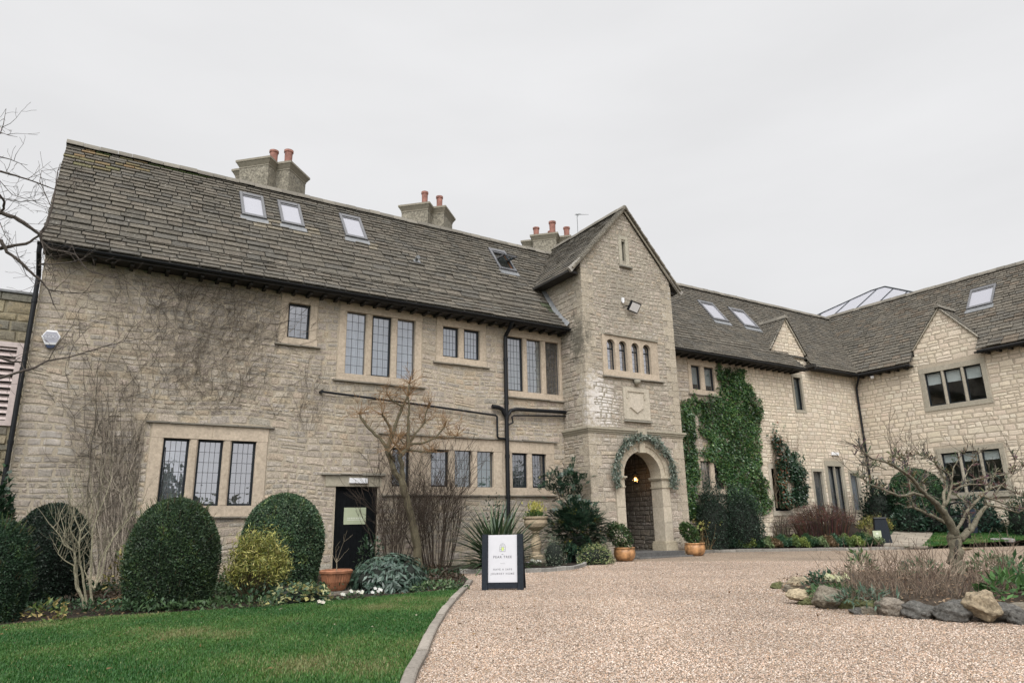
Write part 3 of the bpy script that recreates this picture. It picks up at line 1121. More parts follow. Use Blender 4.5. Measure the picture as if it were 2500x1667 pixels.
def arch_face(mb, F, u0, u1, z0, z1, a0, a1, zs, n_front, n_back, col, mi=0):
    """wall piece u0..u1 x z0..z1 with a round-headed hole a0..a1 whose head springs at zs"""
    O, U, N, V = F
    cx, r = (a0 + a1) / 2, (a1 - a0) / 2
    q = lambda u, z, d: O + U * u + V * z + N * d
    ap = arch_pts(cx, zs, r)
    mb.add([q(u0, z0, n_front), q(a0, z0, n_front), q(a0, zs, n_front), q(u0, zs, n_front)], [(0, 1, 2, 3)], col, mi)
    mb.add([q(a1, z0, n_front), q(u1, z0, n_front), q(u1, zs, n_front), q(a1, zs, n_front)], [(0, 1, 2, 3)], col, mi)
    k = len(ap) - 1
    top = [(u0 + (u1 - u0) * i / k, z1) for i in range(k + 1)]
    top[0] = (u0, z1)
    for i in range(k):
        mb.add([q(*ap[i], n_front), q(*ap[i + 1], n_front), q(*top[i + 1], n_front), q(*top[i], n_front)], [(0, 1, 2, 3)], col, mi)
    mb.add([q(u0, zs, n_front), q(a0, zs, n_front), q(u0, z1, n_front)], [(0, 1, 2)], col, mi)
    mb.add([q(u1, zs, n_front), q(u1, z1, n_front), q(a1, zs, n_front)], [(0, 1, 2)], col, mi)
    path = [(a0, z0)] + ap + [(a1, z0)]
    for (x0, y0), (x1, y1) in zip(path, path[1:]):
        mb.add([q(x0, y0, n_front), q(x0, y0, n_back), q(x1, y1, n_back), q(x1, y1, n_front)], [(0, 1, 2, 3)], col, mi)


mb = MB()
al = [(15.60, 15.98), (16.17, 16.55), (16.77, 17.15), (17.34, 17.72)]
edges = [15.4, 16.075, 16.66, 17.245, 18.08]
for i, (a0, a1) in enumerate(al):
    k = 1 + .05 * (-1) ** i
    arch_face(mb, FT, edges[i], edges[i + 1], 6.43, 7.7, a0, a1, 7.37, .04, -.22, tuple(q * k * .9 for q in ASH))
mb.fbox(FT, 15.4, 18.08, 6.2, 6.43, -.2, .042, ASH)
mb.fbox(FT, 15.4, 15.44, 6.43, 7.7, -.05, .0395, ASH)
mb.fbox(FT, 18.04, 18.08, 6.43, 7.7, -.05, .0395, ASH)
mb.fbox(FT, 15.4, 18.08, 7.66, 7.7, -.05, .0395, ASH)
w = mb.build('window', M['ashlar'], house)
w['label'] = 'row of four small round-headed leaded lights'
mb = MB()
for x0, x1 in ((15.36, 16.1), (16.1, 16.75), (16.75, 17.5), (17.5, 18.27)):
    k = r_.uniform(.6, 1)
    mb.fbox(FT, x0 + .003, x1 - .003, 6.145 + r_.uniform(-.01, .01), 6.195, -.02, .12, tuple(q * k for q in (.26, .24, .20)), ch=.015)
mb.build('sill', M['ashlar_grey'], w)
mb = MB()
for x0, x1 in ((15.5, 16.2), (16.2, 17.1), (17.1, 18.1)):
    mb.fbox(FT, x0 + .003, x1 - .003, 7.702, 7.745 + r_.uniform(-.01, .01), -.02, .10, (.24, .22, .18), ch=.012)
mb.build('drip_mould', M['ashlar_grey'], w)
mb = MB()
mb.tube([(16.87, YT - .12, 6.13), (16.87, YT - .11, 6.05), (16.88, YT - .04, 5.93)], [.13, .12, .03], 10, (.27, .25, .20))
mb.build('corbel', M['ashlar_grey'], w, smooth=True)
for a0, a1 in al:
    cx, r = (a0 + a1) / 2, (a1 - a0) / 2 + .004
    q = lambda u, z, d: np.array([u, YT - d, z])
    ap = arch_pts(cx, 7.37, r)
    path = [(a0, 6.43)] + ap + [(a1, 6.43)]
    mb = MB()
    mb.tube([q(u, z, -.10) for u, z in path], .022, 5)
    mb.box((a0, YT + .085, 6.43), (a1, YT + .12, 6.465))
    mb.box((a0, YT + .08, 7.21), (a1, YT + .115, 7.25))
    fr = mb.build('frame', M['frame_dark'], w)
    mb = MB()
    mb.add([q(u, z, -.115) for u, z in path], [tuple(range(len(path)))[::-1]])
    for k in (1, 2):
        x = a0 + (a1 - a0) * k / 3
        mb.box((x - .005, YT + .108, 6.43), (x + .005, YT + .118, 7.52), mi=1)
    for k in range(1, 6):
        z = 6.43 + k * .175
        mb.box((a0, YT + .1085, z - .005), (a1, YT + .1175, z + .005), mi=1)
    mb.build('pane', [M['glass_mirror'], M['cames']], w)
# slit window
mb = MB()
for q in ((16.5, 16.64, 10.62, 11.62), (16.82, 16.98, 10.62, 11.62), (16.52, 16.96, 11.62, 11.76), (16.5, 17.0, 10.54, 10.62)):
    mb.fbox(FT, q[0], q[1], q[2], q[3], -.12, .03, (.38, .35, .28), ch=.015)
mb.box((16.6, YT + .1, 10.6), (16.9, YT + .13, 11.7), (.09, .085, .07))
w = mb.build('window', M['ashlar_grey'], house)
w['label'] = 'narrow blind slit high in the tower gable'
mb = MB()
mb.fbox(FT, 16.46, 17.05, 10.47, 10.53, -.02, .12, (.2, .19, .16), ch=.015)
mb.build('sill', M['ashlar_grey'], w)
# carved blank shield
mb = MB()
mb.fbox(FT, 16.25, 17.5, 4.70, 5.86, -.05, .026, (.44, .395, .32))
for q in ((16.38, 17.28, 5.70, 5.77), (16.38, 16.44, 5.45, 5.70), (17.22, 17.28, 5.45, 5.70)):
    mb.fbox(FT, *q, .02, .06, (.43, .385, .31), ch=.01)
sh = [(16.50, 5.60), (16.50, 5.12), (16.83, 4.92), (17.16, 5.12), (17.16, 5.60)]
n_ = len(sh)
vs = [(x, YT - .02, z) for x, z in sh] + [(16.83 + (x - 16.83) * .93, YT - .075, 5.28 + (z - 5.28) * .94) for x, z in sh]
mb.add(vs, [tuple(range(n_, 2 * n_))] + [(i, (i + 1) % n_, n_ + (i + 1) % n_, n_ + i) for i in range(n_)], (.47, .42, .345))
o = mb.build('carved_shield', M['ashlar'], house)
mb = MB()
mb.fbox(FT, 16.2, 17.5, 4.60, 4.655, -.02, .13, (.25, .235, .2), ch=.02)
mb.build('ledge', M['ashlar_grey'], o)

# porch arch
mb = MB()
AC, AZ, AR = 16.905, 2.70, .875


def voussoirs(mb, r0, r1, n0, n1, n, col, seed=1, gap=.004):
    r = random.Random(seed)
    for i in range(n):
        a0 = math.pi * i / n + gap
        a1 = math.pi * (i + 1) / n - gap
        k = r.uniform(.93, 1.06)
        vs = []
        for d in (n0, n1):
            for rr in (r0, r1):
                for s in range(5):
                    a = a0 + (a1 - a0) * s / 4
                    vs.append((AC + rr * math.cos(a), YT - d, AZ + rr * math.sin(a)))
        fs = []
        for s in range(4):
            fs += [(10 + s, 15 + s, 16 + s, 11 + s), (s, s + 1, 11 + s, 10 + s), (5 + s, 15 + s, 16 + s, 6 + s), (s, 5 + s, 6 + s, s + 1)]
        fs += [(0, 10, 15, 5), (4, 9, 19, 14)]
        mb.add(vs, fs, tuple(q * k for q in col))


voussoirs(mb, AR, AR + .20, -.5, .05, 11, (.46, .405, .315), 3)
voussoirs(mb, AR + .20, AR + .38, -.1, .085, 11, (.45, .395, .305), 4)
mb.fbox(FT, 16.77, 17.04, 3.52, 3.86, -.1, .14, (.45, .4, .31), ch=.02)
for x0, x1, s in ((15.66, 16.03, 1), (17.78, 18.16, -1)):
    z = .5
    for h in (.62, .55, .66):
        k = r_.uniform(.94, 1.05)
        mb.fbox(FT, x0, x1, z + .003, z + h - .003, -.5, .06, tuple(q * k for q in (.46, .405, .32)), ch=.015)
        z += h
    mb.fbox(FT, x0 - .03, x1 + .03, 2.32, 2.37, -.52, .09, (.44, .39, .3), ch=.015)
    mb.fbox(FT, x0, x1, 2.37, 2.60, -.5, .06, (.45, .4, .31))
    mb.fbox(FT, x0 - .05, x1 + .05, 2.60, 2.645, -.53, .10, (.42, .37, .285), ch=.02)
    mb.fbox(FT, x0 - .08, x1 + .08, 2.645, 2.698, -.55, .14, (.44, .39, .3), ch=.02)
    mb.fbox(FT, x0 - .06, x1 + .08, .43, .5, -.54, .12, (.43, .375, .28), ch=.03)
    mb.fbox(FT, x0 - .08, x1 + .10, -.05, .43, -.56, .15, (.42, .365, .27), ch=.02)
mb.build('porch_arch', M['ashlar'], house)
mb = MB()
mb.box((15.85, 17.42, -.05), (18.3, 17.75, .045), (.13, .125, .12))
mb.box((15.72, 17.6, -.05), (18.08, 18.06, .19), (.10, .098, .095))
mb.box((16.0, 18.06, .1), (17.82, 20.95, .185), (.11, .105, .1))
mb.build('porch_step', M['kerb'], house)
mb = MB()
FPR = frame((18.25, 18.7, 0), Y_, -X_)
FPR = frame((18.25, 20.95, 0), -Y_, -X_)
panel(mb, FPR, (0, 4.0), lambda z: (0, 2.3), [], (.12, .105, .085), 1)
stones(mb, FPR, .05, 3.9, lambda z: (0, 2.3), [], (.12, .3), (.2, .5), [tuple(q * .62 for q in c) for c in PAL_TOWER], .016, .025, .012, 41, .2)  # tower palette darkened: porch shade put into wall, back and ceiling colours
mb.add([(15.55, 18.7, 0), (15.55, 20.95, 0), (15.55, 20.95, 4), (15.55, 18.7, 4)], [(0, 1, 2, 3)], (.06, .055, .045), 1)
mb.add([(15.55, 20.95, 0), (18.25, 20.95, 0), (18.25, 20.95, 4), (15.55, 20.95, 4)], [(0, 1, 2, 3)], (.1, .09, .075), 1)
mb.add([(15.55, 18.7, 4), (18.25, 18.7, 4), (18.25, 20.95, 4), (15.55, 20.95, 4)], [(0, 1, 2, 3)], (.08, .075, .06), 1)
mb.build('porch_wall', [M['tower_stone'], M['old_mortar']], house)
mb = MB()
mb.box((16.0, 20.78, .19), (17.86, 20.84, 2.6))
mb.box((16.0, 20.74, .19), (16.06, 20.78, 2.6))
mb.box((17.80, 20.74, .19), (17.86, 20.78, 2.6))
mb.box((15.93, 18.85, .19), (15.98, 20.0, 2.65))
for z in (.35, 1.1, 1.9):
    mb.box((15.98, 18.95, z), (15.995, 19.9, z + .62))
mb.build('porch_door', M['black_door'], house)

# windows of the main front
NETC = (.62, .62, .66)
window(house, F0, [(4.74, 5.38)], 6.54, 7.6, .25, .22, .2, frames=[1], glass='glass', grid=(3, 4), curtain=(.16, .18, .18))
window(house, F0, [(6.5, 7.12), (7.33, 7.96), (8.17, 8.77)], 5.65, 7.6, .26, .24, .21, frames=[0, 1, 0], grid=(3, 7), curtain=NETC)
window(house, F0, [(9.77, 10.36), (10.57, 11.16)], 6.54, 7.58, .26, .24, .21, frames=[1, 1], grid=(4, 4), curtain=NETC)
window(house, F0, [(12.28, 12.92), (13.1, 13.71), (13.91, 14.48)], 5.62, 7.56, .27, .12, .21, frames=[1, 0, 0], grid=(4, 8), curtain=[(.5, .49, .47), (.45, .43, .40), (.10, .08, .06)], lipw=.0)
window(house, F0, [(8.09, 8.66)], 2.35, 3.5, .39, .345, .24, frames=[1], hood=.12, grid=(3, 4), curtain=(.32, .34, .36), lipw=.0)
window(house, F0, [(9.38, 10.0), (10.23, 10.83), (11.05, 11.65)], 2.35, 3.5, .39, .35, .24, frames=[1, 0, 0], hood=.001, grid=(3, 4), curtain=[(.5, .5, .52), (.15, .22, .20), (.18, .27, .24)], lipw=.0)
window(house, F0, [(12.38, 12.99), (13.2, 13.77)], 2.35, 3.5, .39, .35, .24, frames=[1, 1], hood=.12, grid=(4, 5), curtain=[(.13, .135, .13), (.07, .07, .07)], lipw=.0)
window(house, F0, [(1.84, 2.45), (2.66, 3.28), (3.49, 4.12)], 1.8, 3.5, .37, .3, .27, frames=[1, 1, 1], hood=.15, grid=(4, 6), glass='glass_mirror', curtain=[(.55, .57, .6), (.30, .32, .33), (.14, .14, .13)], lipw=.1)
window(house, F0, [(21.33, 21.87), (22.13, 22.7)], 6.45, 7.48, .26, .2, .2, frames=[1, 1], grid_on=False, glass='glass', blind=.75, lipw=.1)
window(house, F0, [(21.37, 21.96), (22.19, 22.75)], 2.38, 3.5, .3, .22, .2, frames=[0, 0], grid=(3, 4), glass='glass', blind=.3)
window(house, F0, [(25.75, 26.72)], 1.5, 3.3, .2, .18, .2, frames=[1], grid_on=False, glass='glass_clear', mat='ashlar_grey', col=(.40, .36, .29), lip=False)
# black door
mb = MB()
mb.fbox(F0, 6.39, 7.64, -.02, 2.33, -.20, -.14)
for k in range(7):
    x = 6.42 + k * .172
    mb.fbox(F0, x + .004, x + .166, .0, 2.2, -.14, -.128)
mb.fbox(F0, 6.39, 6.47, .0, 2.33, -.125, -.09)
mb.fbox(F0, 7.56, 7.64, .0, 2.33, -.125, -.09)
mb.fbox(F0, 6.47, 7.56, 2.25, 2.33, -.125, -.09)
door = mb.build('door', M['black_door'], house)
mb = MB()
mb.tube([(7.42, YF + .08, 1.05), (7.42, YF + .03, 1.05), (7.32, YF + .03, 1.05)], .011, 6)
mb.build('handle', M['metal_black'], door)
mb = MB()
mb.fbox(F0, 6.08, 7.76, 2.33, 2.635, -.24, .032, (.37, .335, .26), ch=.006)
mb.build('lintel', M['ashlar'], door)
mb = MB()
for x0, x1 in ((5.94, 6.5), (6.5, 7.15), (7.15, 7.86)):
    mb.fbox(F0, x0, x1 - .004, 2.645 + r_.uniform(-.02, .02), 2.70 + r_.uniform(-.01, .015), -.05, .12, (.26, .24, .2), ch=.015)
mb.build('drip_mould', M['ashlar_grey'], door)

# roofs
LOW = (0, 18.98, 8.03)
LV = (0, .77, .76)
UPV = (0, 3.45, 4.55)
UP0 = (0, 19.75, 8.79)
FLo = slope_frame(LOW, X_, LV)
FUp = slope_frame(UP0, X_, UPV)
CU = 3.45 / math.hypot(3.45, 4.55)
LU = math.hypot(3.45, 4.55) * (22.6 - 19.75) / 3.45


def vy(y):
    return (y - 19.75) / CU


SKY_MAIN = [(3.50, 4.26, 21.24, 22.14), (4.72, 5.48, 21.24, 22.14), (6.87, 7.66, 21.24, 22.16), (13.01, 13.79, 21.2, 22.1)]
SKY_MID = [(24.62, 25.68, 20.94, 21.86), (26.76, 27.86, 20.92, 21.82)]
mb = MB()


def moss_main(u, v, r):
    t = v / LU
    if u < .5 and t > .72 and r.random() < .4:
        return (.17 * r.uniform(.8, 1.2), .135, .07)
    if u < 2.4 and t > .95 and r.random() < .6:
        return (.05, .07, .02)
    if 13.9 < u < 14.6 and t < .1:
        return (.08, .095, .055)
    for s in SKY_MAIN:
        if s[0] - .1 < u < s[1] + .1 and vy(s[2]) - .55 < v < vy(s[2]) and r.random() < .5:
            k = r.uniform(.8, 1.2)
            return (.19 * k, .165 * k, .125 * k)
    return None


tiles(mb, FLo, 0, math.hypot(.77, .76), lambda v: (-1.4, TX0 - .05), (), (.24, .23), (.26, .6), .045, 51)
tiles(mb, FUp, -.02, LU, lambda v: (-1.38, 17.2), [(a, b, vy(c) - .12, vy(d) + .03) for a, b, c, d in SKY_MAIN], (.27, .16), (.26, .62), .046, 52, moss=moss_main)
# verge and back slope
D9 = -.09
mb.add([(TX1, 18.98, 8.0 + D9), (28.3, 18.98, 8.0 + D9), (28.3, 19.75, 8.765 + D9), (TX1, 19.75, 8.765 + D9)], [(0, 1, 2, 3)], (.05, .047, .04))
mb.add([(-1.38, 18.98, 8.0), (TX0, 18.98, 8.0), (TX0, 19.75, 8.765), (-1.38, 19.75, 8.765)], [(0, 1, 2, 3)], (.05, .047, .04))
mb.add([(17.0, 19.75, 8.76 + D9), (36.6, 19.75, 8.76 + D9), (36.6, 22.6, 12.52 + D9), (17.0, 22.6, 12.52 + D9)], [(0, 1, 2, 3)], (.05, .047, .04))
mb.add([(-1.38, 19.75, 8.76), (17.0, 19.75, 8.76), (17.0, 22.6, 12.52), (-1.38, 22.6, 12.52)], [(0, 1, 2, 3)], (.05, .047, .04))
mb.add([(-1.38, 26.2, 8.0), (36.6, 26.2, 8.0), (36.6, 22.6, 12.5), (-1.38, 22.6, 12.5)], [(3, 2, 1, 0)], (.10, .095, .08))
FLo2 = slope_frame((0, 18.98, 8.03 + D9), X_, LV)
FUp2 = slope_frame((0, 19.75, 8.79 + D9), X_, UPV)
tiles(mb, FLo2, 0, math.hypot(.77, .76), lambda v: (TX1 + .02, 28.38), (), (.2, .2), (.2, .5), .036, 53)
tiles(mb, FUp2, -.02, LU, lambda v: (16.5, 28.4), [(a, b, vy(c) - .12, vy(d) + .03) for a, b, c, d in SKY_MID], (.2, .14), (.2, .5), .034, 54)
roof = mb.build('roof', M['tile'], house)
mb = MB()
ridge_tiles(mb, (-1.4, 22.6, 12.62), (19.0, 22.6, 12.58), seed=61)
ridge_tiles(mb, (19.0, 22.6, 12.52), (36.7, 22.6, 12.52), seed=62, seg=.4)
mb.build('ridge', M['ashlar_grey'], roof)

# tower roof
TZ = 12.92
TC = 16.79
FRl = slope_frame((TC - 2.66, 22.9, 9.93), -Y_, (2.66, 0, 2.97))
FRr = slope_frame((TC + 2.66, 18.04, 9.93), Y_, (-2.66, 0, 2.97))
LT = math.hypot(2.66, 2.97)
mb = MB()
tiles(mb, FRl, 0, LT, lambda v: (0, 22.9 - 18.04), (), (.22, .14), (.22, .5), .034, 55)
tiles(mb, FRr, 0, LT, lambda v: (0, 22.9 - 18.04), (), (.22, .14), (.22, .5), .04, 56)
for s in (-1, 1):
    mb.add([(TC + s * 2.66, 18.08, 9.90), (TC + s * 2.66, 22.9, 9.90), (TC, 22.9, TZ - .04), (TC, 18.08, TZ - .04)], [(0, 1, 2, 3)], (.05, .047, .04))
tower_roof = mb.build('tower_roof', M['tile'], house)
mb = MB()
ridge_tiles(mb, (TC, 18.0, TZ + .04), (TC, 22.9, TZ + .02), seed=63)
mb.build('ridge', M['ashlar_grey'], tower_roof)
# bargeboards at the gable foot
for s in (-1, 1):
    mb = MB()
    a = np.array([TC + s * 2.70, 18.06, 9.80])
    b = np.array([TC + s * 1.75, 18.06, 10.86])
    d = b - a
    nrm = np.array([d[2], 0, -d[0]]) / np.linalg.norm(d) * s
    vs = [a, b, b + nrm * .02, a + nrm * .20]
    vs = [q + np.array([0, 0, 0]) for q in vs] + [q + np.array([0, .10, 0]) for q in vs]
    mb.add(vs, [(0, 1, 2, 3), (7, 6, 5, 4), (0, 4, 5, 1), (1, 5, 6, 2), (2, 6, 7, 3), (3, 7, 4, 0)])
    mb.build('bargeboard', M['timber_grey'], house)
# lime fillet under the verge
mb = MB()
for s in (-1, 1):
    a = np.array([TC + s * 2.2, 18.10, 10.37])
    b = np.array([TC, 18.10, 12.83])
    mb.tube([a, (a + b) / 2, b], .035, 6, (.34, .31, .25))
mb.build('verge_mortar', M['ashlar_grey'], house)
mb = MB()
for s in (-1, 1):
    t_ = 0
    while t_ < LT - .06:
        e_ = .21 - .07 * t_ / LT
        a = np.array([TC + s * (2.66 - 2.66 * t_ / LT), 0, 9.93 + 2.97 * t_ / LT])
        d = np.array([-s * 2.66, 0, 2.97]) / LT
        nn = np.array([s * 2.97, 0, 2.66]) / LT
        j = r_.uniform(-.015, .015)
        p = [a + nn * .0, a + nn * .055, a + d * e_ * 1.15 + nn * .035, a + d * e_ * 1.15 - nn * .02]
        k = r_.uniform(.8, 1.2)
        vs = [q + np.array([0, 17.98 + j, 0]) for q in p] + [q + np.array([0, 18.4, 0]) for q in p]
        mb.add(vs, [(0, 1, 2, 3), (0, 4, 5, 1), (1, 5, 6, 2), (2, 6, 7, 3), (3, 7, 4, 0)], tuple(q * k for q in (.20, .18, .145)))
        t_ += e_
mb.build('verge_tiles', M['tile'], house)

# eaves: soffit, rafter feet, gutter
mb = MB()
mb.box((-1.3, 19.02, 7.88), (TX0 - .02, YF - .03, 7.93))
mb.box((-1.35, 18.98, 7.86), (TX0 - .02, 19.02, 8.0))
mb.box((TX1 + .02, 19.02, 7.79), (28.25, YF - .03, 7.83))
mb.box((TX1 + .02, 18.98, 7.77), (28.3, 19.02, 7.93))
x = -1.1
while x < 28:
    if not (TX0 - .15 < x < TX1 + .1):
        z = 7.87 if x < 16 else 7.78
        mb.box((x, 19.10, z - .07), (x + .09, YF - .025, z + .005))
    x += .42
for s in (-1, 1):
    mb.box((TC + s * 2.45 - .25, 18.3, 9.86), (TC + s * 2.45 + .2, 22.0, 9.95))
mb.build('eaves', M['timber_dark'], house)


def gutter(house, a, b, parent=None, r=.062):
    mb = MB()
    a, b = np.array(a, float), np.array(b, float)
    d = (b - a) / np.linalg.norm(b - a)
    s = np.cross(d, Z3)
    vs, k = [], 9
    for p in (a, b):
        for rr in (r, r - .008):
            for i in range(k):
                an = math.pi * i / (k - 1)
                vs.append(p + s * math.cos(an) * rr - Z3 * math.sin(an) * rr)
    fs = []
    for i in range(k - 1):
        fs += [(i, i + 1, 2 * k + i + 1, 2 * k + i), (k + i, 3 * k + i, 3 * k + i + 1, k + i + 1), (i, k + i, k + i + 1, i + 1), (2 * k + i, 2 * k + i + 1, 3 * k + i + 1, 3 * k + i)]
    fs += [(0, 2 * k, 3 * k, k), (k - 1, 2 * k - 1, 4 * k - 1, 3 * k - 1)]
    mb.add(vs, fs)
    L = np.linalg.norm(b - a)
    t = .6
    while t < L:
        p = a + d * t
        mb.tube([p + s * (r + .006) * math.cos(an) - Z3 * (r + .006) * math.sin(an) for an in (0, .5, 1.0, 1.57, 2.1, 2.6, 3.14)], .009, 4)
        t += 1.9
    return mb.build('gutter', M['metal_black'], house)


gutter(house, (-1.42, 18.92, 7.965), (TX0 - .03, 18.92, 7.95))
gutter(house, (TX1 + .03, 18.92, 7.86), (28.4, 18.92, 7.85))
mb = MB()
mb.tube([(-1.36, 18.92, 7.9), (-1.36, 18.95, 7.75), (-1.32, 19.42, 7.3), (-1.32, 19.44, 6.8), (-1.32, 19.44, 0)], .055, 10)
for z in (6.6, 4.9, 3.2, 1.5):
    mb.tube([(-1.32, 19.44, z), (-1.32, 19.44, z + .08)], .066, 10)
mb.build('downpipe', M['metal_black'], house, smooth=False)
mb = MB()
mb.tube([(12.12, 18.95, 7.9), (12.12, 19.1, 7.75), (12.12, 19.43, 7.5), (12.12, 19.45, 7.2), (12.12, 19.45, .3)], .07, 10)
for z in (6.6, 5.1, 4.62, 3.3, 2.0):
    mb.tube([(12.12, 19.45, z), (12.12, 19.45, z + .12)], .083, 10)
mb.tube([(14.72, 19.42, 5.0), (13.6, 19.42, 4.98), (12.5, 19.43, 4.96), (12.28, 19.44, 4.9), (12.16, 19.45, 4.72)], .065, 8)
mb.tube([(11.55, 19.43, 4.99), (11.78, 19.43, 4.98), (11.95, 19.44, 4.92), (12.08, 19.45, 4.72)], .075, 8)
mb.tube([(14.7, 19.42, 4.86), (13.4, 19.43, 4.80), (12.4, 19.43, 4.74), (12.32, 19.43, 4.68), (12.36, 19.43, 4.5), (12.2, 19.45, 4.42)], .028, 8)
mb.build('downpipe', M['metal_black'], house)
mb = MB()
mb.tube([(5.82, 19.44, 5.01), (7.5, 19.44, 4.93), (9.6, 19.44, 4.82), (11.68, 19.44, 4.70), (11.74, 19.44, 4.66), (11.74, 19.44, 4.0), (11.78, 19.44, 3.95), (12.1, 19.45, 3.94)], .035, 8)
mb.tube([(5.80, 19.40, 5.01), (5.80, 19.55, 5.01)], .05, 8)
mb.build('waste_pipe', M['metal_black'], house)
# lead flashing where the eaves meet the tower
mb = MB()
prof = [(18.95, 8.02), (19.3, 8.30), (19.75, 8.80), (20.5, 9.85)]
for (y0, z0), (y1, z1) in zip(prof, prof[1:]):
    for xa, dz in ((TX0 - .04, .0),):
        vs = [(xa - .10, y0, z0 + .045), (xa + .02, y0, z0 + .20), (xa + .02, y1, z1 + .20), (xa - .10, y1, z1 + .045), (xa - .11, y0, z0 + .03), (xa - .11, y1, z1 + .03)]
        mb.add(vs, [(0, 1, 2, 3), (4, 0, 3, 5)])
mb.build('flashing', M['lead'], house)


def skylight(owner, F, u0, u1, v0, v1, open_=False, label=None, deep=.10):
    O, U, N, V = F
    mb = MB()
    t = .09
    for q in ((u0, u0 + t, v0, v1), (u1 - t, u1, v0, v1), (u0 + t, u1 - t, v1 - .16, v1), (u0 + t, u1 - t, v0, v0 + .12)):
        mb.fbox(F, *q, -.02, deep, ch=.012)
    mb.fbox(F, u0 + t, u1 - t, v1 - .24, v1 - .17, .02, deep - .025)
    if open_:
        mb.fbox(F, u0 + t, u1 - t, v0 + .12, v1 - .16, -.5, -.45, mi=0)
    s = mb.build('skylight', M['alu_grey'], owner)
    if label:
        s['label'] = label
    m2 = MB()
    m2.fbox(F, u0 - .05, u1 + .05, v0 - .26, v0 - .003, .015, .045)
    m2.build('flashing', M['lead'], s)
    if not open_:
        m2 = MB()
        m2.fbox(F, u0 + t, u1 - t, v0 + .12, v1 - .16, .03, .055)
        m2.build('pane', M['glass_white'], s)
    else:
        um, vm = (u0 + u1) / 2, (v0 + v1) / 2
        O2 = O + V * vm + N * .08
        a = math.radians(48)
        V2 = V * math.cos(a) - N * math.sin(a)
        N2 = N * math.cos(a) + V * math.sin(a)
        F2 = (O2, U, N2, V2)
        hh = (v1 - v0) / 2 - .14
        m2 = MB()
        for q in ((u0 + t, u0 + t + .06, -hh, hh), (u1 - t - .06, u1 - t, -hh, hh), (u0 + t, u1 - t, hh - .07, hh), (u0 + t, u1 - t, -hh, -hh + .07)):
            m2.fbox(F2, *q, -.03, .03)
        sa = m2.build('sash', M['alu_grey'], s)
        m2 = MB()
        m2.fbox(F2, u0 + t + .06, u1 - t - .06, -hh + .07, hh - .07, -.005, .008)
        m2.build('pane', M['glass'], s)
        m2 = MB()
        for x0, x1 in ((u0 + t, u0 + t + .03), (u1 - t - .03, u1 - t)):
            m2.fbox(F, x0, x1, v0 + .12, v1 - .16, -.35, .02, (.5, .3, .2))
        m2.build('lining', M['terracotta'], s)
    return s


M['glass_white'] = mat_plain('skylight_pane', (.30, .30, .33), .12, .02, spec=.5)
for i, (a, b, c, d) in enumerate(SKY_MAIN):
    skylight(house, FUp, a, b, vy(c), vy(d), i == 3, 'open roof window with tilted sash' if i == 3 else None)
for a, b, c, d in SKY_MID:
    skylight(house, FUp2, a, b, vy(c), vy(d))
# small roof vent
mb = MB()
vq = vy(20.82)
pv = FUp[0] + X_ * 9.3 + FUp[3] * vq
mb.fbox(FUp, 9.2, 9.45, vq - .12, vq + .05, .02, .05)
mb.tube([pv + FUp[2] * .03, pv + FUp[2] * .14, pv + FUp[2] * .17 + np.array([0, -.1, -.02])], [.06, .06, .075], 8)
mb.build('roof_vent', M['lead'], house)


def chimney(centres, z0, z1, half, pots, red=1.0, capd=.14):
    mb = MB()
    for i, (x, y) in enumerate(centres):
        e_ = .004 * i
        dia = lambda h: [(x, y - h), (x + h, y), (x, y + h), (x - h, y)]
        h = half
        mb.prism(dia(h), z0, z1 - .30 + e_, (.27, .245, .195), 0)
        mb.prism(dia(h + .02), z1 - .30 + e_, z1 - .24 + e_, (.24, .215, .17), 1)
        mb.prism(dia(h + .03), z1 - .24 + e_, z1 - .09 + e_, (.23, .205, .16), 1, dia(h + capd))
        mb.prism(dia(h + capd + .02), z1 - .09 + e_, z1 - .01 + e_, (.24, .215, .17), 1)
        mb.prism(dia(h + capd), z1 - .01 + e_, z1 + .05 + e_, (.2, .185, .15), 1, dia(h * .75))
    c = mb.build('chimney', [M['render'], M['ashlar_grey']], house)
    for x, y, h, r in pots:
        m2 = MB()
        m2.lathe((x, y, z1 + .01), [(r * .95, 0), (r * .9, h * .5), (r * .95, h * .86), (r * 1.12, h * .88), (r * 1.12, h), (r * .85, h), (r * .8, h * .7)], 16)
        p = m2.build('chimney_pot', M['pot_red'], c, smooth=False)
    return c


chimney([(4.45, 23.38), (5.16, 23.36), (4.45, 24.12)], 11.8, 13.78, .80, [(4.72, 23.15, .58, .15), (5.2, 23.0, .66, .15)])
chimney([(10.6, 23.42), (11.3, 23.40)], 11.8, 13.58, .78, [(10.72, 23.2, .72, .13), (11.36, 23.15, .66, .13)])
chimney([(16.8, 23.3), (17.5, 23.28), (16.8, 24.05)], 11.8, 13.62, .74, [(16.4, 23.5, .5, .14), (16.95, 23.0, .72, .15), (17.2, 23.5, .5, .12), (17.75, 23.0, .62, .14)])

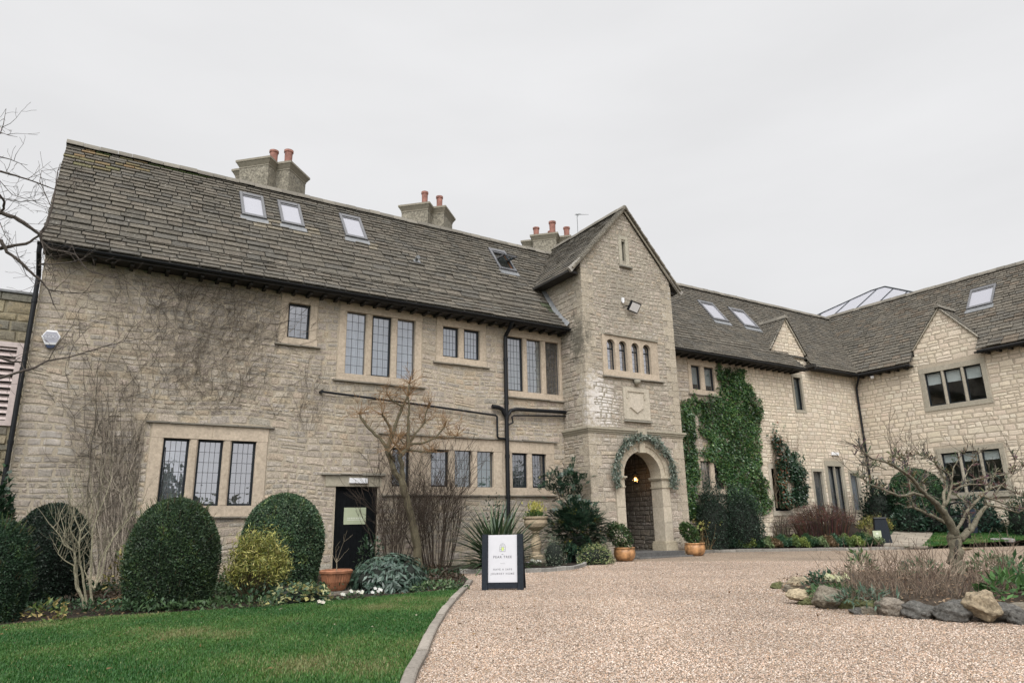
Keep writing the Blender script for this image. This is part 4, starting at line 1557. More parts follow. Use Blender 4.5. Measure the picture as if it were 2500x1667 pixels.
# ------------------------------------------------------------------ the pale wing
wing = thing('stone_wing', (33.7, YF, 0), 'newer wing of pale squared stone with small gabled dormers, right of the tower', 'house')
YS = 19.85
FS = frame((0, YS, 0), X_, -Y_)
XW = 33.7
FW = frame((XW, YS, 0), -Y_, -X_)
gs = lambda z: (27.98, XW) if z < 8.6 else (27.1, 29.63) if z < 8.9 else ((28.42 - (10.58 - z) * .80, 28.42 + (10.58 - z) * .72) if z < 10.5 else None)
gw = lambda z: (0, 16.5) if z < 8.6 else (3.14, 6.02) if z < 8.85 else ((4.61 - (10.62 - z) * .83, 4.61 + (10.62 - z) * .80) if z < 10.55 else None)
op_s = [(28.54, 29.09, 6.13, 7.7), (29.14, 29.8, 1.5, 3.27), (30.3, 31.4, .9, 3.55), (32.04, 32.7, 1.5, 3.25)]
out_s = [(28.4, 29.23, 5.98, 7.86), (29.02, 29.92, 1.4, 3.4), (30.1, 31.6, .8, 3.8), (31.92, 32.82, 1.4, 3.4)]
op_w = [(3.44, 5.89, 6.12, 7.7), (3.55, 5.95, 2.15, 3.92)]
out_w = [(3.2, 6.13, 5.88, 7.95), (3.3, 6.2, 1.9, 4.15)]
mb = MB()
panel(mb, FS, (0, 8.6, 8.9, 10.49), gs, op_s, (.40, .345, .27), 1)
panel(mb, FW, (0, 8.6, 8.85, 10.54), gw, op_w, (.40, .345, .27), 1)
mb.add([(27.98, YF, 0), (27.98, YS, 0), (27.98, YS, 8.9), (27.98, YF, 8.3)], [(0, 1, 2, 3)], (.5, .455, .375), 1)
mb.add([(XW, 3.35, 0), (40, 3.35, 0), (40, 3.35, 8.4), (36.7, 3.35, 12.5), (XW, 3.35, 8.6)], [(0, 1, 2, 3, 4)], (.45, .41, .33), 1)
mb.add([(27.9, 26, 0), (40, 26, 0), (40, 26, 8.3), (27.9, 26, 8.3)], [(3, 2, 1, 0)], (.45, .41, .33), 1)
mb.add([(40, 3.35, 0), (40, 26, 0), (40, 26, 8.4), (40, 3.35, 8.4)], [(0, 1, 2, 3)], (.45, .41, .33), 1)
stones(mb, FS, 0, 10.5, gs, out_s, (.13, .27), (.18, .5), PAL_NEW, .020, .0095, .016, 71, .34, irr=.7)
stones(mb, FW, 0, 10.55, gw, out_w, (.14, .30), (.2, .58), PAL_NEW, .022, .011, .018, 72, .34, irr=.75)
mb.build('wall', [M['new_stone'], M['new_mortar']], wing)
window(wing, FS, [(28.54, 29.09)], 6.13, 7.7, .16, .14, .14, frames=[1], grid_on=False, glass='glass_clear', mat='ashlar_grey', col=ASHG, lip=False, curtain=(.12, .13, .13))
window(wing, FS, [(29.14, 29.8)], 1.5, 3.27, .14, .13, .12, frames=[0], grid_on=False, glass='glass_clear', mat='ashlar_grey', col=ASHG, lip=False, curtain=(.07, .07, .07))
window(wing, FS, [(30.3, 30.83), (30.87, 31.4)], .9, 3.55, .25, .2, .1, frames=[1, 1], grid_on=False, glass='glass_clear', mat='ashlar_grey', col=ASHG, lip=False, curtain=(.15, .15, .155), label='tall pair of glazed doors with pale curtains')
window(wing, FS, [(32.04, 32.7)], 1.5, 3.25, .14, .13, .12, frames=[0], grid_on=False, glass='glass_clear', mat='ashlar_grey', col=ASHG, lip=False, curtain=(.15, .16, .18))
window(wing, FW, [(3.44, 4.17), (4.3, 5.03), (5.16, 5.89)], 6.12, 7.7, .24, .22, .22, frames=[1, 1, 1], grid_on=False, glass='glass_clear', mat='ashlar_grey', col=ASHG, lip=False, blind=.36, proud=.02)
window(wing, FW, [(3.55, 4.27), (4.39, 5.11), (5.23, 5.95)], 2.15, 3.92, .22, .22, .22, frames=[1, 1, 1], grid_on=False, glass='glass_clear', mat='ashlar_grey', col=ASHG, lip=True, blind=.24, proud=.02)
# wing roof
SLW = 1.29
FWr = slope_frame((33.3, 22.6, 8.28), -Y_, (1, 0, SLW))
LW = math.hypot(1, SLW) * 3.35
cw = 1 / math.hypot(1, SLW)
mb = MB()
FSr = slope_frame((0, 19.42, 8.79 + D9 - 1.3188 * .33), X_, UPV)
vS = (19.75 - 19.42) / CU
tiles(mb, FSr, 0, LU + vS, lambda v: (28.3, 36.5), [(28.0, 29.62, -1, (19.88 - 19.42) / CU + .18)], (.2, .14), (.2, .48), .034, 81)
wu = lambda y: 22.6 - y
gab_v = .52 / cw
px_ = [PLANE(crop(2050, 660, 5.2267)(*q), FWr[0], FWr[2]) for q in ((1680, 270), (2000, 180), (1960, 450), (1620, 520))]
sy1, sy0 = max(q[1] for q in px_), min(q[1] for q in px_)
sv0 = min((q[0] - 33.3) / cw for q in px_) + .12
sv1 = max((q[0] - 33.3) / cw for q in px_)
SKW = (wu((px_[0][1] + px_[3][1]) / 2), wu((px_[1][1] + px_[2][1]) / 2), sv0, sv1)
tiles(mb, FWr, 0, LW, lambda v: (0, 19.2), [(wu(16.75), wu(13.85), -1, gab_v), (SKW[0], SKW[1], sv0 - .1, sv1)], (.24, .15), (.22, .52), .045, 82,
      pal=[tuple(q * 1.12 for q in c) for c in PAL_TILE] + [(.145, .118, .09)])
for ya_, yb_, xa_ in ((22.6, 16.72, 33.34), (16.72, 13.85, 33.78), (13.85, 3.3, 33.34)):
    za_ = 8.27 + (xa_ - 33.3) * SLW
    mb.add([(xa_, ya_, za_), (xa_, yb_, za_), (36.65, yb_, 12.58), (36.65, ya_, 12.58)], [(0, 1, 2, 3)], (.05, .047, .04))
mb.add([(40.2, 26, 8.2), (40.2, 3.3, 8.2), (36.65, 3.3, 12.55), (36.65, 26, 12.55)], [(3, 2, 1, 0)], (.1, .095, .08))
wroof = mb.build('roof', M['tile'], wing)
mb = MB()
ridge_tiles(mb, (36.65, 22.7, 12.64), (36.65, 3.3, 12.64), seed=91, seg=.42)
mb.build('ridge', M['ashlar_grey'], wroof)
# dormer roofs
mb = MB()
for s, foot in ((-1, 1.42), (1, 1.30)):
    low = (28.42 + s * foot, (21.9 if s < 0 else 19.72), 8.85)
    F_ = slope_frame(low, -Y_ if s < 0 else Y_, (-s * foot, 0, 1.80))
    tiles(mb, F_, 0, math.hypot(foot, 1.8), lambda v: (0, 2.18), (), (.2, .14), (.2, .42), .03, 83 + s)
    mb.add([(low[0], 19.74, 8.83), (low[0], 21.9, 8.83), (28.42, 21.9, 10.62), (28.42, 19.74, 10.62)], [(0, 1, 2, 3)], (.05, .047, .04))
dr = mb.build('dormer_roof', M['tile'], wing)
mb = MB()
ridge_tiles(mb, (28.42, 19.68, 10.70), (28.42, 21.6, 10.70), w=.13, drop=.12, seed=95)
mb.build('ridge', M['ashlar_grey'], dr)
mb = MB()
for s, foot in ((-1, 1.55), (1, 1.5)):
    yy = 15.24 - s * foot
    low = ((33.56 if s < 0 else 36.2), yy, 8.85)
    F_ = slope_frame(low, X_ if s < 0 else -X_, (0, s * foot, 1.86))
    tiles(mb, F_, 0, math.hypot(foot, 1.86), lambda v: (0, 2.64), (), (.2, .14), (.2, .42), .03, 86 + s)
    mb.add([(33.58, yy, 8.83), (36.2, yy, 8.83), (36.2, 15.24, 10.68), (33.58, 15.24, 10.68)], [(0, 1, 2, 3)], (.05, .047, .04))
dr = mb.build('dormer_roof', M['tile'], wing)
mb = MB()
ridge_tiles(mb, (33.5, 15.24, 10.76), (35.4, 15.24, 10.76), w=.13, drop=.12, seed=96)
mb.build('ridge', M['ashlar_grey'], dr)
mb = MB()
for a, b in (((28.42 - 1.36, 19.80, 8.9), (28.42, 19.80, 10.6)), ((28.42 + 1.24, 19.80, 8.9), (28.42, 19.80, 10.6)), ((33.64, 15.24 + 1.47, 8.9), (33.64, 15.24, 10.64)), ((33.64, 15.24 - 1.42, 8.9), (33.64, 15.24, 10.64))):
    mb.tube([a, ((a[0] + b[0]) / 2, (a[1] + b[1]) / 2, (a[2] + b[2]) / 2), b], .045, 6, (.36, .33, .27))
mb.build('verge_mortar', M['ashlar_grey'], wing)
mb = MB()
mb.box((29.68, 19.45, 8.14), (33.36, YS - .02, 8.19))
mb.box((29.66, 19.42, 8.08), (33.36, 19.46, 8.24))
mb.box((33.30, 16.8, 8.12), (XW - .02, 19.46, 8.17))
mb.box((33.28, 16.78, 8.08), (33.32, 19.42, 8.24))
mb.box((33.30, 3.4, 8.12), (XW - .02, 13.8, 8.17))
mb.box((33.28, 3.4, 8.08), (33.32, 13.82, 8.24))
for y in np.arange(4, 19.4, .45):
    if not 13.7 < y < 16.9:
        mb.box((33.34, y, 8.02), (XW - .02, y + .09, 8.13))
mb.box((29.5, 19.3, 8.2), (29.7, 19.9, 8.36))
mb.build('eaves', M['timber_dark'], wing)
gutter(wing, (29.68, 19.36, 8.16), (33.3, 19.36, 8.15))
gutter(wing, (33.22, 19.36, 8.15), (33.22, 16.75, 8.15))
gutter(wing, (33.22, 13.9, 8.15), (33.22, 3.4, 8.15))
mb = MB()
mb.tube([(33.25, 19.36, 8.1), (33.3, 19.42, 7.95), (33.52, 19.72, 7.6), (33.54, 19.74, 7.3), (33.54, 19.74, .3)], .055, 8)
for z in (6.5, 4.6, 2.7):
    mb.tube([(33.54, 19.74, z), (33.54, 19.74, z + .09)], .066, 8)
mb.build('downpipe', M['metal_black'], wing)
skylight(wing, FWr, SKW[0], SKW[1], SKW[2], SKW[3])


# glazed roof lantern behind the ridge
def roof_lantern():
    zb, zt = 12.62, 14.85
    xa, xb, ya, yb = 37.4, 44.5, 17.5, 27.5
    r0, r1 = (40.95, 21.3, zt), (40.95, 22.2, zt)
    A, B, C, D = (xa, ya, zb), (xa, yb, zb), (xb, yb, zb), (xb, ya, zb)
    t = np.array
    mb = MB()
    mb.add([A, B, r1, r0], [(3, 2, 1, 0)])
    mb.add([D, A, r0], [(0, 1, 2)])
    mb.add([C, D, r0, r1], [(0, 1, 2, 3)])
    mb.add([B, C, r1], [(0, 1, 2)])
    L = mb.build('roof_lantern', M['glass_white'], wing)
    m2 = MB()
    for p, q in ((A, r0), (D, r0), (B, r1), (C, r1), (r0, r1)):
        m2.tube([p, q], .055, 6)
    for a, b, c, d in ((A, B, r0, r1), (D, C, r0, r1)):
        a, b, c, d = map(t, (a, b, c, d))
        for i in range(1, 7):
            s = i / 7
            p = a * (1 - s) + b * s
            hy = p[1]
            # climb straight up the slope to the ridge or the hip
            f = 1.0
            if hy < r0[1]:
                f = (hy - ya) / (r0[1] - ya)
            elif hy > r1[1]:
                f = (yb - hy) / (yb - r1[1])
            q = t([p[0] + (r0[0] - p[0]) * f, hy, zb + (zt - zb) * f])
            m2.tube([p, q], .04, 6)
    m2.box((xa - .05, ya - .05, 12.3), (xb, yb, zb + .04))
    m2.build('glazing_bar', M['frame_dark'], L)


roof_lantern()

# ------------------------------------------------------------------ lower building at the left
annexe = thing('annexe_building', (-3, 20.25, 0), 'lower stone annexe with flat parapet and pinkish louvred vent, left of the house', 'building')
FA = frame((0, 20.25, 0), X_, -Y_)
mb = MB()
panel(mb, FA, (0, 7.0), lambda z: (-9, -1.2), [(-2.9, -1.5, 3.8, 5.68)], (.25, .22, .155), 1)
stones(mb, FA, 0, 6.8, lambda z: (-9, -1.2), [(-3.0, -1.42, 3.7, 5.72)], (.15, .27), (.25, .6), [(.27, .235, .165), (.235, .21, .16), (.30, .255, .17), (.20, .185, .15)], .018, .03, .01, 101, .1)
for i in range(9):
    mb.fbox(FA, -9 + i * .87, -9 + i * .87 + .86, 6.8, 6.98 + .02 * (i % 2), -.3, .05, (.2, .19, .155), ch=.02)
mb.add([(-9, 20.3, 6.95), (-1.2, 20.3, 6.95), (-1.2, 26, 6.95), (-9, 26, 6.95)], [(0, 1, 2, 3)], (.2, .19, .16), 1)
mb.build('wall', [M['old_stone'], M['old_mortar']], annexe)
mb = MB()
mb.fbox(FA, -9.1, -1.2, 6.995, 7.05, -.35, .09)
mb.build('coping', M['lead'], annexe)
mb = MB()
for q in ((-3.0, -2.9, 3.7, 5.74), (-1.55, -1.42, 3.7, 5.74), (-2.9, -1.55, 5.62, 5.74), (-2.9, -1.55, 3.7, 3.82)):
    mb.fbox(FA, *q, -.1, .06)
z = 3.84
while z < 5.6:
    O = FA[0]
    vs = [(-2.9, 20.22, z), (-1.55, 20.22, z), (-1.55, 20.33, z + .12), (-2.9, 20.33, z + .12), (-2.9, 20.22, z + .018), (-1.55, 20.22, z + .018), (-1.55, 20.33, z + .138), (-2.9, 20.33, z + .138)]
    mb.add(vs, [(0, 1, 5, 4), (4, 5, 6, 7), (0, 3, 2, 1), (0, 4, 7, 3), (1, 2, 6, 5)])
    z += .155
vent = mb.build('louvre_vent', M['pink_louvre'], annexe)
mb = MB()
mb.box((-2.9, 20.36, 3.8), (-1.5, 20.4, 5.7))
mb.build('backing', M['dark_room'], vent)

# ------------------------------------------------------------------ planting helpers
def unit(a):
    return a / (np.linalg.norm(a, axis=-1, keepdims=True) + 1e-9)


def palette(n, cols, var=.25, r=nrng):
    cols = np.array(cols)
    c = cols[r.integers(0, len(cols), n)]
    return c * r.uniform(1 - var, 1 + var, (n, 1))


def leaves(name, Pt, D, Nn, L, Wd, cols, mat, parent=None, loc=None, fold=.12, droop=0.0):
    n = len(Pt)
    D = unit(D)
    S = unit(np.cross(D, Nn))
    Nn = unit(np.cross(S, D))
    L = np.broadcast_to(np.asarray(L, float), (n,))[:, None]
    Wd = np.broadcast_to(np.asarray(Wd, float), (n,))[:, None]
    mid = Pt + D * L * .45
    tip = Pt + D * L - Z3 * L * droop
    v = np.stack([Pt, mid - S * Wd / 2 + Nn * fold * Wd, tip, mid + S * Wd / 2 + Nn * fold * Wd], 1).reshape(-1, 3)
    f = np.arange(4 * n).reshape(n, 4)
    return mesh_obj(name, v, f, cols, None, mat, parent, loc)


def rdir(n, r=nrng):
    return unit(r.normal(size=(n, 3)))


def lump(th, z, ph, amp):
    return 1 + amp * (np.sin(3 * th + ph) * .5 + np.sin(5 * th - 2 * z * 3 + ph * 2) * .35 + np.sin(9 * th + z * 7 + ph * 3) * .25 + np.sin(z * 11 + 4 * th + ph) * .2)


def dome_r(t):
    t = np.asarray(t, float)
    up = np.sqrt(np.clip(1 - np.clip((t - .36) / .64, 0, 1) ** 2.5, 0, 1))
    lo = .86 + .14 * np.clip(t / .36, 0, 1)
    return np.where(t > .36, up, lo)


def shrub_core(name, c, rx, ry, h, ph, amp, parent, k=.9):
    mb = MB()
    n, m = 20, 12
    vs, fs = [], []
    for i in range(m + 1):
        t = i / m
        for j in range(n):
            th = 2 * math.pi * j / n
            rr = float(dome_r(t * .999)) * k * float(lump(th, t, ph, amp))
            vs.append((c[0] + rx * rr * math.cos(th), c[1] + ry * rr * math.sin(th), c[2] + h * t * k))
    for i in range(m):
        for j in range(n):
            fs.append((i * n + j, i * n + (j + 1) % n, (i + 1) * n + (j + 1) % n, (i + 1) * n + j))
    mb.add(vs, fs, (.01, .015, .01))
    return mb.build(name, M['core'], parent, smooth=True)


def dome(name, c, rx, ry, h, n, L, W, cols, label, cat='shrub', group=None, amp=.05, depth=.15, outward=.6, seed=1, var=.3, mat='leaf', up=.15, k=.9, fuzz=0):
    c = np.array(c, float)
    t_ = thing(name, c, label, cat, group)
    r = np.random.default_rng(seed)
    ph = seed * 1.3
    shrub_core('inner_twigs', c, rx, ry, h, ph, amp, t_, k)
    # even spread over the surface
    t = r.uniform(0, 1, n * 3)
    w = dome_r(t) * .75 + .32 * (t > .8)
    t = t[r.uniform(0, 1.1, n * 3) < w][:n]
    m = len(t)
    th = r.uniform(0, 2 * math.pi, m)
    rr = dome_r(t) * lump(th, t, ph, amp) * (1 - depth * r.uniform(0, 1, m) ** 1.5)
    top = r.uniform(0, 1, m) < .22
    q = np.sqrt(r.uniform(0, 1, m))
    rr = np.where(top & (t > .75), rr * q, rr)
    p = np.stack([rx * rr * np.cos(th), ry * rr * np.sin(th), h * t], 1)
    # height from the profile where we moved points inward on top
    rad = np.hypot(p[:, 0] / rx, p[:, 1] / ry)
    zmax = h * (.36 + .64 * np.clip(1 - np.clip(rad, 0, 1) ** 2, 0, 1) ** (1 / 2.5))
    p[:, 2] = np.where(top & (t > .75), zmax * (1 - depth * .5 * r.uniform(0, 1, m)), p[:, 2])
    nrm = unit(np.stack([p[:, 0] / rx ** 2, p[:, 1] / ry ** 2, np.clip(p[:, 2] / h - .3, 0, 1) / h * 2], 1))
    D = nrm * outward + rdir(m, r) * .75 + Z3 * up
    pc = palette(m, cols, var, r)
    pt = np.sin(th * 4 + ph + t * 9) * .5 + np.sin(th * 7 - t * 13 + ph * 2) * .4 + np.sin(th * 13 + t * 21) * .3 + r.normal(0, .35, m)
    pc = pc * (1 + .28 * pt)[:, None].clip(.5, 1.8)
    young = pt > .95
    pc[young] = pc[young] * np.array([1.35, 1.2, .8])
    leaves('foliage', p + c, D, nrm + rdir(m, r) * .6, L * r.uniform(.6, 1.3, m), W * r.uniform(.7, 1.2, m), pc, M[mat], t_)
    if fuzz:
        mb = MB()
        R_ = random.Random(seed)
        for i in range(fuzz):
            k_ = R_.randrange(m)
            a = p[k_] + c
            mb.tube([a, a + nrm[k_] * R_.uniform(.04, .13) + np.array([0, 0, R_.uniform(.02, .12)])], [.006, .003], 3, R_.choice([(.05, .08, .03), (.08, .11, .04), (.09, .07, .04)]))
        mb.build('stray_shoot', M['bark'], t_)['kind'] = 'stuff'
    return t_


def clump(name, c, rx, ry, h, n, L, W, cols, label, cat='plant', group=None, seed=1, var=.3, mat='leaf', droop=.0, flat=0.0, parent=None, core=True, spread=.7, shape=1.0):
    """loose mound of leaves filling a half ellipsoid"""
    c = np.array(c, float)
    r = np.random.default_rng(seed)
    t_ = parent if parent is not None else thing(name, c, label, cat, group)
    if core:
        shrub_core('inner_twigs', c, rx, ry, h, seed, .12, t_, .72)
    d = rdir(n, r)
    d[:, 2] = np.abs(d[:, 2]) ** shape
    d = unit(d)
    q = r.uniform(.35, 1, n) ** .45
    lum = lump(np.arctan2(d[:, 1], d[:, 0]), d[:, 2], seed * 1.7, .16)
    p = d * q[:, None] * lum[:, None] * np.array([rx, ry, h])
    D = unit(d * np.array([1, 1, .6])) * spread + rdir(n, r) * .7 + Z3 * (.1 - flat)
    leaves('foliage', p + c, D, Z3 + d * .5 + rdir(n, r) * .5, L * r.uniform(.6, 1.25, n), W * r.uniform(.7, 1.25, n), palette(n, cols, var, r), M[mat], t_, droop=droop)
    return t_


def wig(p0, p1, n, amp, R):
    p0, p1 = np.array(p0, float), np.array(p1, float)
    out = [p0]
    for i in range(1, n):
        t = i / n
        out.append(p0 * (1 - t) + p1 * t + np.array([R.gauss(0, amp), R.gauss(0, amp), R.gauss(0, amp)]))
    out.append(p1)
    return out


def grow(mb, p, d, L, r, depth, R, bend=.25, up=.1, kids=(2, 4), ratio=.62, ang=.7, col=(.12, .1, .075), minr=.0025, jit=.15):
    """a limb with side shoots"""
    p = np.array(p, float)
    d = np.array(d, float)
    d = d / np.linalg.norm(d)
    n = max(3, int(L / .14)) if r > .008 else 3
    pts, rad = [p], [r]
    nodes = []
    for i in range(n):
        d = d + np.array([R.gauss(0, bend), R.gauss(0, bend), R.gauss(0, bend) + up]) * (1.0 / n) * 1.6
        d = d / np.linalg.norm(d)
        p = p + d * L / n
        pts.append(p)
        rad.append(max(minr, r * (1 - .75 * (i + 1) / n)))
        nodes.append((p, d.copy(), rad[-1]))
    k = R.uniform(.8, 1.2)
    mb.tube(pts, rad, 6 if r > .02 else 4 if r > .008 else 3, tuple(q * k for q in col), cap=False)
    if depth <= 0:
        return
    for i in range(R.randint(*kids)):
        q, dd, rr = nodes[min(len(nodes) - 1, int(R.uniform(.25, 1) * len(nodes)))]
        v = np.array([R.gauss(0, 1), R.gauss(0, 1), R.gauss(0, 1)])
        v = v - dd * (v @ dd)
        v = v / (np.linalg.norm(v) + 1e-6)
        nd = dd * math.cos(ang) + v * math.sin(ang)
        grow(mb, q, nd, L * ratio * R.uniform(.7, 1.25), max(minr, min(rr, r * .6)), depth - 1, R, bend, up, kids, ratio, ang, col, minr, jit)


def limb(mb, f, pts, Y, offs, R, col, sides=8):
    """limb traced on the vertical plane y=Y (+offset): pts = (px, py, radius); returns world points"""
    out, rad = [], []
    last = pts[0][2] if len(pts[0]) > 2 else .01
    radii = []
    for i, q in enumerate(pts):
        radii.append(q[2] if len(q) > 2 else None)
    # fill missing radii by interpolation
    known = [i for i, r in enumerate(radii) if r is not None]
    for i in range(len(radii)):
        if radii[i] is None:
            a = max([k for k in known if k < i], default=None)
            b = min([k for k in known if k > i], default=None)
            if a is None:
                radii[i] = radii[b]
            elif b is None:
                radii[i] = max(.004, radii[a] * (1 - .6 * (i - a) / (len(radii) - a)))
            else:
                radii[i] = radii[a] + (radii[b] - radii[a]) * (i - a) / (b - a)
    n = len(pts)
    for i, q in enumerate(pts):
        o0, o1 = offs
        out.append(FY(f(q[0], q[1]), Y + o0 + (o1 - o0) * i / max(1, n - 1)))
    # subdivide for knobbly outline
    P2, R2 = [], []
    for i in range(n - 1):
        for k in range(3):
            t = k / 3
            P2.append(out[i] * (1 - t) + out[i + 1] * t + np.array([R.gauss(0, 1), R.gauss(0, 1), R.gauss(0, 1)]) * radii[i] * .16)
            R2.append((radii[i] * (1 - t) + radii[i + 1] * t) * R.uniform(.9, 1.12))
    P2.append(out[-1])
    R2.append(radii[-1])
    mb.tube(P2, R2, sides, col)
    return P2, R2


def shrub_place(pl, pr, ptop, Y, zbase):
    """centre, radius and height of something seen between two columns of the photo at depth Y"""
    pc = (pl + pr) / 2
    a, b = FY(P(pl, 1150), Y), FY(P(pr, 1150), Y)
    c = FY(P(pc, 1150), Y)
    cosv = Y / math.hypot(c[0], Y)
    top = FY(P(pc, ptop), Y)
    return (c[0], Y, zbase), (b[0] - a[0]) * cosv / 2, top[2] - zbase


GREEN_D = [(.016, .034, .018), (.022, .044, .022), (.012, .027, .015), (.030, .052, .025)]
GREEN_M = [(.030, .062, .024), (.040, .080, .030), (.022, .050, .020), (.055, .095, .038)]
GREEN_L = [(.09, .13, .04), (.12, .16, .05), (.07, .11, .035)]

# ------------------------------------------------------------------ garden left of the drive
c_, r_d, h_d = shrub_place(301, 515, 1146, 13.0, 0)
dome('clipped_shrub', c_, r_d, r_d * .95, h_d, 42000, .045, .02, [(.028, .056, .026), (.037, .070, .031), (.019, .040, .020), (.056, .088, .038)], 'big rounded dark green clipped shrub standing before the ground-floor three-light window', 'shrub', 'clipped domes in the left bed', seed=2, fuzz=420)
c_, r_d, h_d = shrub_place(562, 750, 1135, 16.4, 0)
dome('clipped_shrub', c_, r_d, r_d * .95, h_d, 36000, .05, .034, [(.042, .084, .042), (.060, .110, .053), (.030, .060, .032), (.095, .14, .072)], 'mid-green small-leaved clipped shrub between the yellow bush and the black door', 'shrub', 'clipped domes in the left bed', seed=3, depth=.2, fuzz=260)
c_, r_d, h_d = shrub_place(-70, 103, 1195, 12.75, 0)
dome('clipped_shrub', c_, r_d, r_d, h_d, 30000, .04, .018, [(.027, .058, .029), (.038, .074, .037), (.019, .043, .023)], 'rounded green clipped shrub at the lawn edge in the bottom left corner', 'shrub', 'clipped domes in the left bed', seed=4, fuzz=260)
c_, r_d, h_d = shrub_place(35, 226, 1158, 15.0, 0)
dome('clipped_shrub', c_, r_d, r_d, h_d, 26000, .05, .022, [(.012, .026, .015), (.017, .034, .019), (.010, .021, .013)], 'darkest clipped shrub, standing behind the pale many-stemmed bush', 'shrub', 'clipped domes in the left bed', seed=5, amp=.07, depth=.18, fuzz=60)
c_, r_d, h_d = shrub_place(-60, 48, 1092, 17.6, 0)
clump('evergreen_shrub', c_, r_d, r_d, h_d, 2600, .14, .07, [(.020, .052, .024), (.028, .068, .032), (.014, .036, .018)], 'broad-leaved evergreen climbing beside the black downpipe at the left edge', 'shrub', seed=6, mat='leaf_gloss')


def yellow_bush():
    (cx, cy, cz), r_, h = shrub_place(530, 677, 1210, 13.05, 0)
    t = thing('yellow_shrub', (cx, cy, cz), 'yellow-green feathery bush in front of the mid-green clipped shrub', 'shrub')
    R = random.Random(8)
    r = np.random.default_rng(8)
    mb = MB()
    tips = []
    for i in range(70):
        a = R.uniform(0, 6.28)
        q = math.sqrt(R.random())
        top = np.array([cx + r_ * .95 * q * math.cos(a), cy + r_ * .95 * q * math.sin(a), cz + h * (1 - .5 * q ** 2.5) * R.uniform(.6, 1.05)])
        b = np.array([cx + .16 * math.cos(a) * q, cy + .16 * math.sin(a) * q, cz])
        m = (b + top) / 2 + np.array([.06 * math.cos(a), .06 * math.sin(a), .0])
        mb.tube([b, m, top], [.010, .007, .003], 4, (.09, .075, .04))
        tips.append((top, m))
    mb.build('stem', M['bark'], t)
    Ps, Ds = [], []
    for top, m in tips:
        for k in range(85):
            s = R.random() ** .6
            p = m * (1 - s) + top * s + np.array([R.gauss(0, .075), R.gauss(0, .075), R.gauss(0, .06)])
            if p[2] < cz + h * .2 and R.random() < .75:
                continue
            Ps.append(p)
            Ds.append(unit(np.array([R.gauss(0, .8), R.gauss(0, .8), R.gauss(.25, .6)])))
    n = len(Ps)
    leaves('foliage', np.array(Ps), np.array(Ds), Z3 + rdir(n, r) * .8, r.uniform(.06, .11, n), r.uniform(.014, .024, n), palette(n, [(.26, .26, .06), (.34, .33, .09), (.18, .20, .05), (.38, .34, .12), (.13, .16, .045)], .25, r), M['leaf'], t)


yellow_bush()


def multi_stem():
    f = crop(0, 1150, 3.825)
    R = random.Random(9)
    Y = 13.5
    b = FY(f(800, 1310), Y)
    t = thing('bare_shrub', (b[0], Y, 0), 'leafless pale many-stemmed shrub in front of the darkest clipped shrub', 'shrub')
    mb = MB()
    col = (.30, .275, .19)
    L = [[(800, 1330, .035), (770, 1190), (715, 1090), (700, 950), (700, 800, .024), (690, 740), (600, 690), (560, 600), (460, 490, .006)],
         [(795, 1270, .03), (800, 1200), (770, 960), (740, 830), (740, 680, .02), (750, 560), (690, 420), (690, 350, .006)],
         [(770, 1190, .024), (730, 1080), (712, 900, .018), (700, 860)],
         [(860, 1240, .03), (840, 1060), (850, 900), (860, 700, .02), (860, 560), (920, 380), (1000, 200), (1040, 60, .005)],
         [(880, 1100, .018), (840, 1040), (790, 930), (780, 780, .006)],
         [(880, 1090, .026), (905, 1000), (930, 850, .018), (1000, 700), (1100, 560), (1250, 380), (1370, 240, .005)],
         [(900, 1050, .022), (945, 980), (990, 760, .015), (1060, 620), (1200, 450), (1270, 300, .005)],
         [(690, 880, .014), (600, 830), (540, 770), (565, 700, .006)],
         [(690, 750, .013), (600, 660), (600, 560), (560, 400, .005)],
         [(740, 690, .014), (660, 560), (670, 450), (650, 160, .005)],
         [(750, 560, .012), (820, 480), (800, 330), (730, 100, .004)],
         [(720, 670, .013), (830, 560), (860, 380), (850, 130, .004)]]
    for i, l in enumerate(L):
        l = [(*q[:2], q[2] * .72) if len(q) > 2 else q for q in l]
        pts, rad = limb(mb, f, l, Y, (0, R.uniform(-.3, .3)), R, col, 6)
        for k in range(len(pts) // 3, len(pts)):
            if R.random() < .75:
                grow(mb, pts[k], (R.gauss(0, .5), R.gauss(0, .5), 1), R.uniform(.25, .6), .006, 1, R, .35, .2, (1, 3), .6, .6, (.22, .20, .14), .0028)
    mb.build('branches', M['bark'], t)


multi_stem()

# perennials along the lawn edge
q = G(P(105, 1432))
clump('perennial_plant', (q[0], q[1] + .1, 0), .28, .22, .34, 90, .09, .055, [(.26, .23, .08), (.36, .28, .12), (.12, .17, .05)], 'yellowing low plant at the foot of the bottom-left clipped shrub', seed=11, core=False)
q = G(P(330, 1400))


def collapsed_stems():
    R = random.Random(12)
    t = thing('withered_plant', (q[0], q[1] + .1, 0), 'collapsed straw-brown flower stems lying at the foot of the largest clipped shrub', 'plant')
    mb = MB()
    for i in range(46):
        a = R.uniform(-.4, 3.6)
        L = R.uniform(.25, .7)
        p0 = np.array([q[0] + R.gauss(0, .08), q[1] + .15 + R.gauss(0, .06), .02])
        p1 = p0 + np.array([math.cos(a) * L * .4, math.sin(a) * L * .2 - .05, R.uniform(.12, .3)])
        p2 = p0 + np.array([math.cos(a) * L, math.sin(a) * L * .35 - .15, R.uniform(.02, .08)])
        mb.tube([p0, p1, (p1 + p2) / 2 + np.array([0, 0, .05]), p2], [.007, .006, .005, .004], 4, R.choice([(.28, .17, .08), (.36, .24, .12), (.2, .12, .06)]))
    mb.build('stem', M['bark'], t)


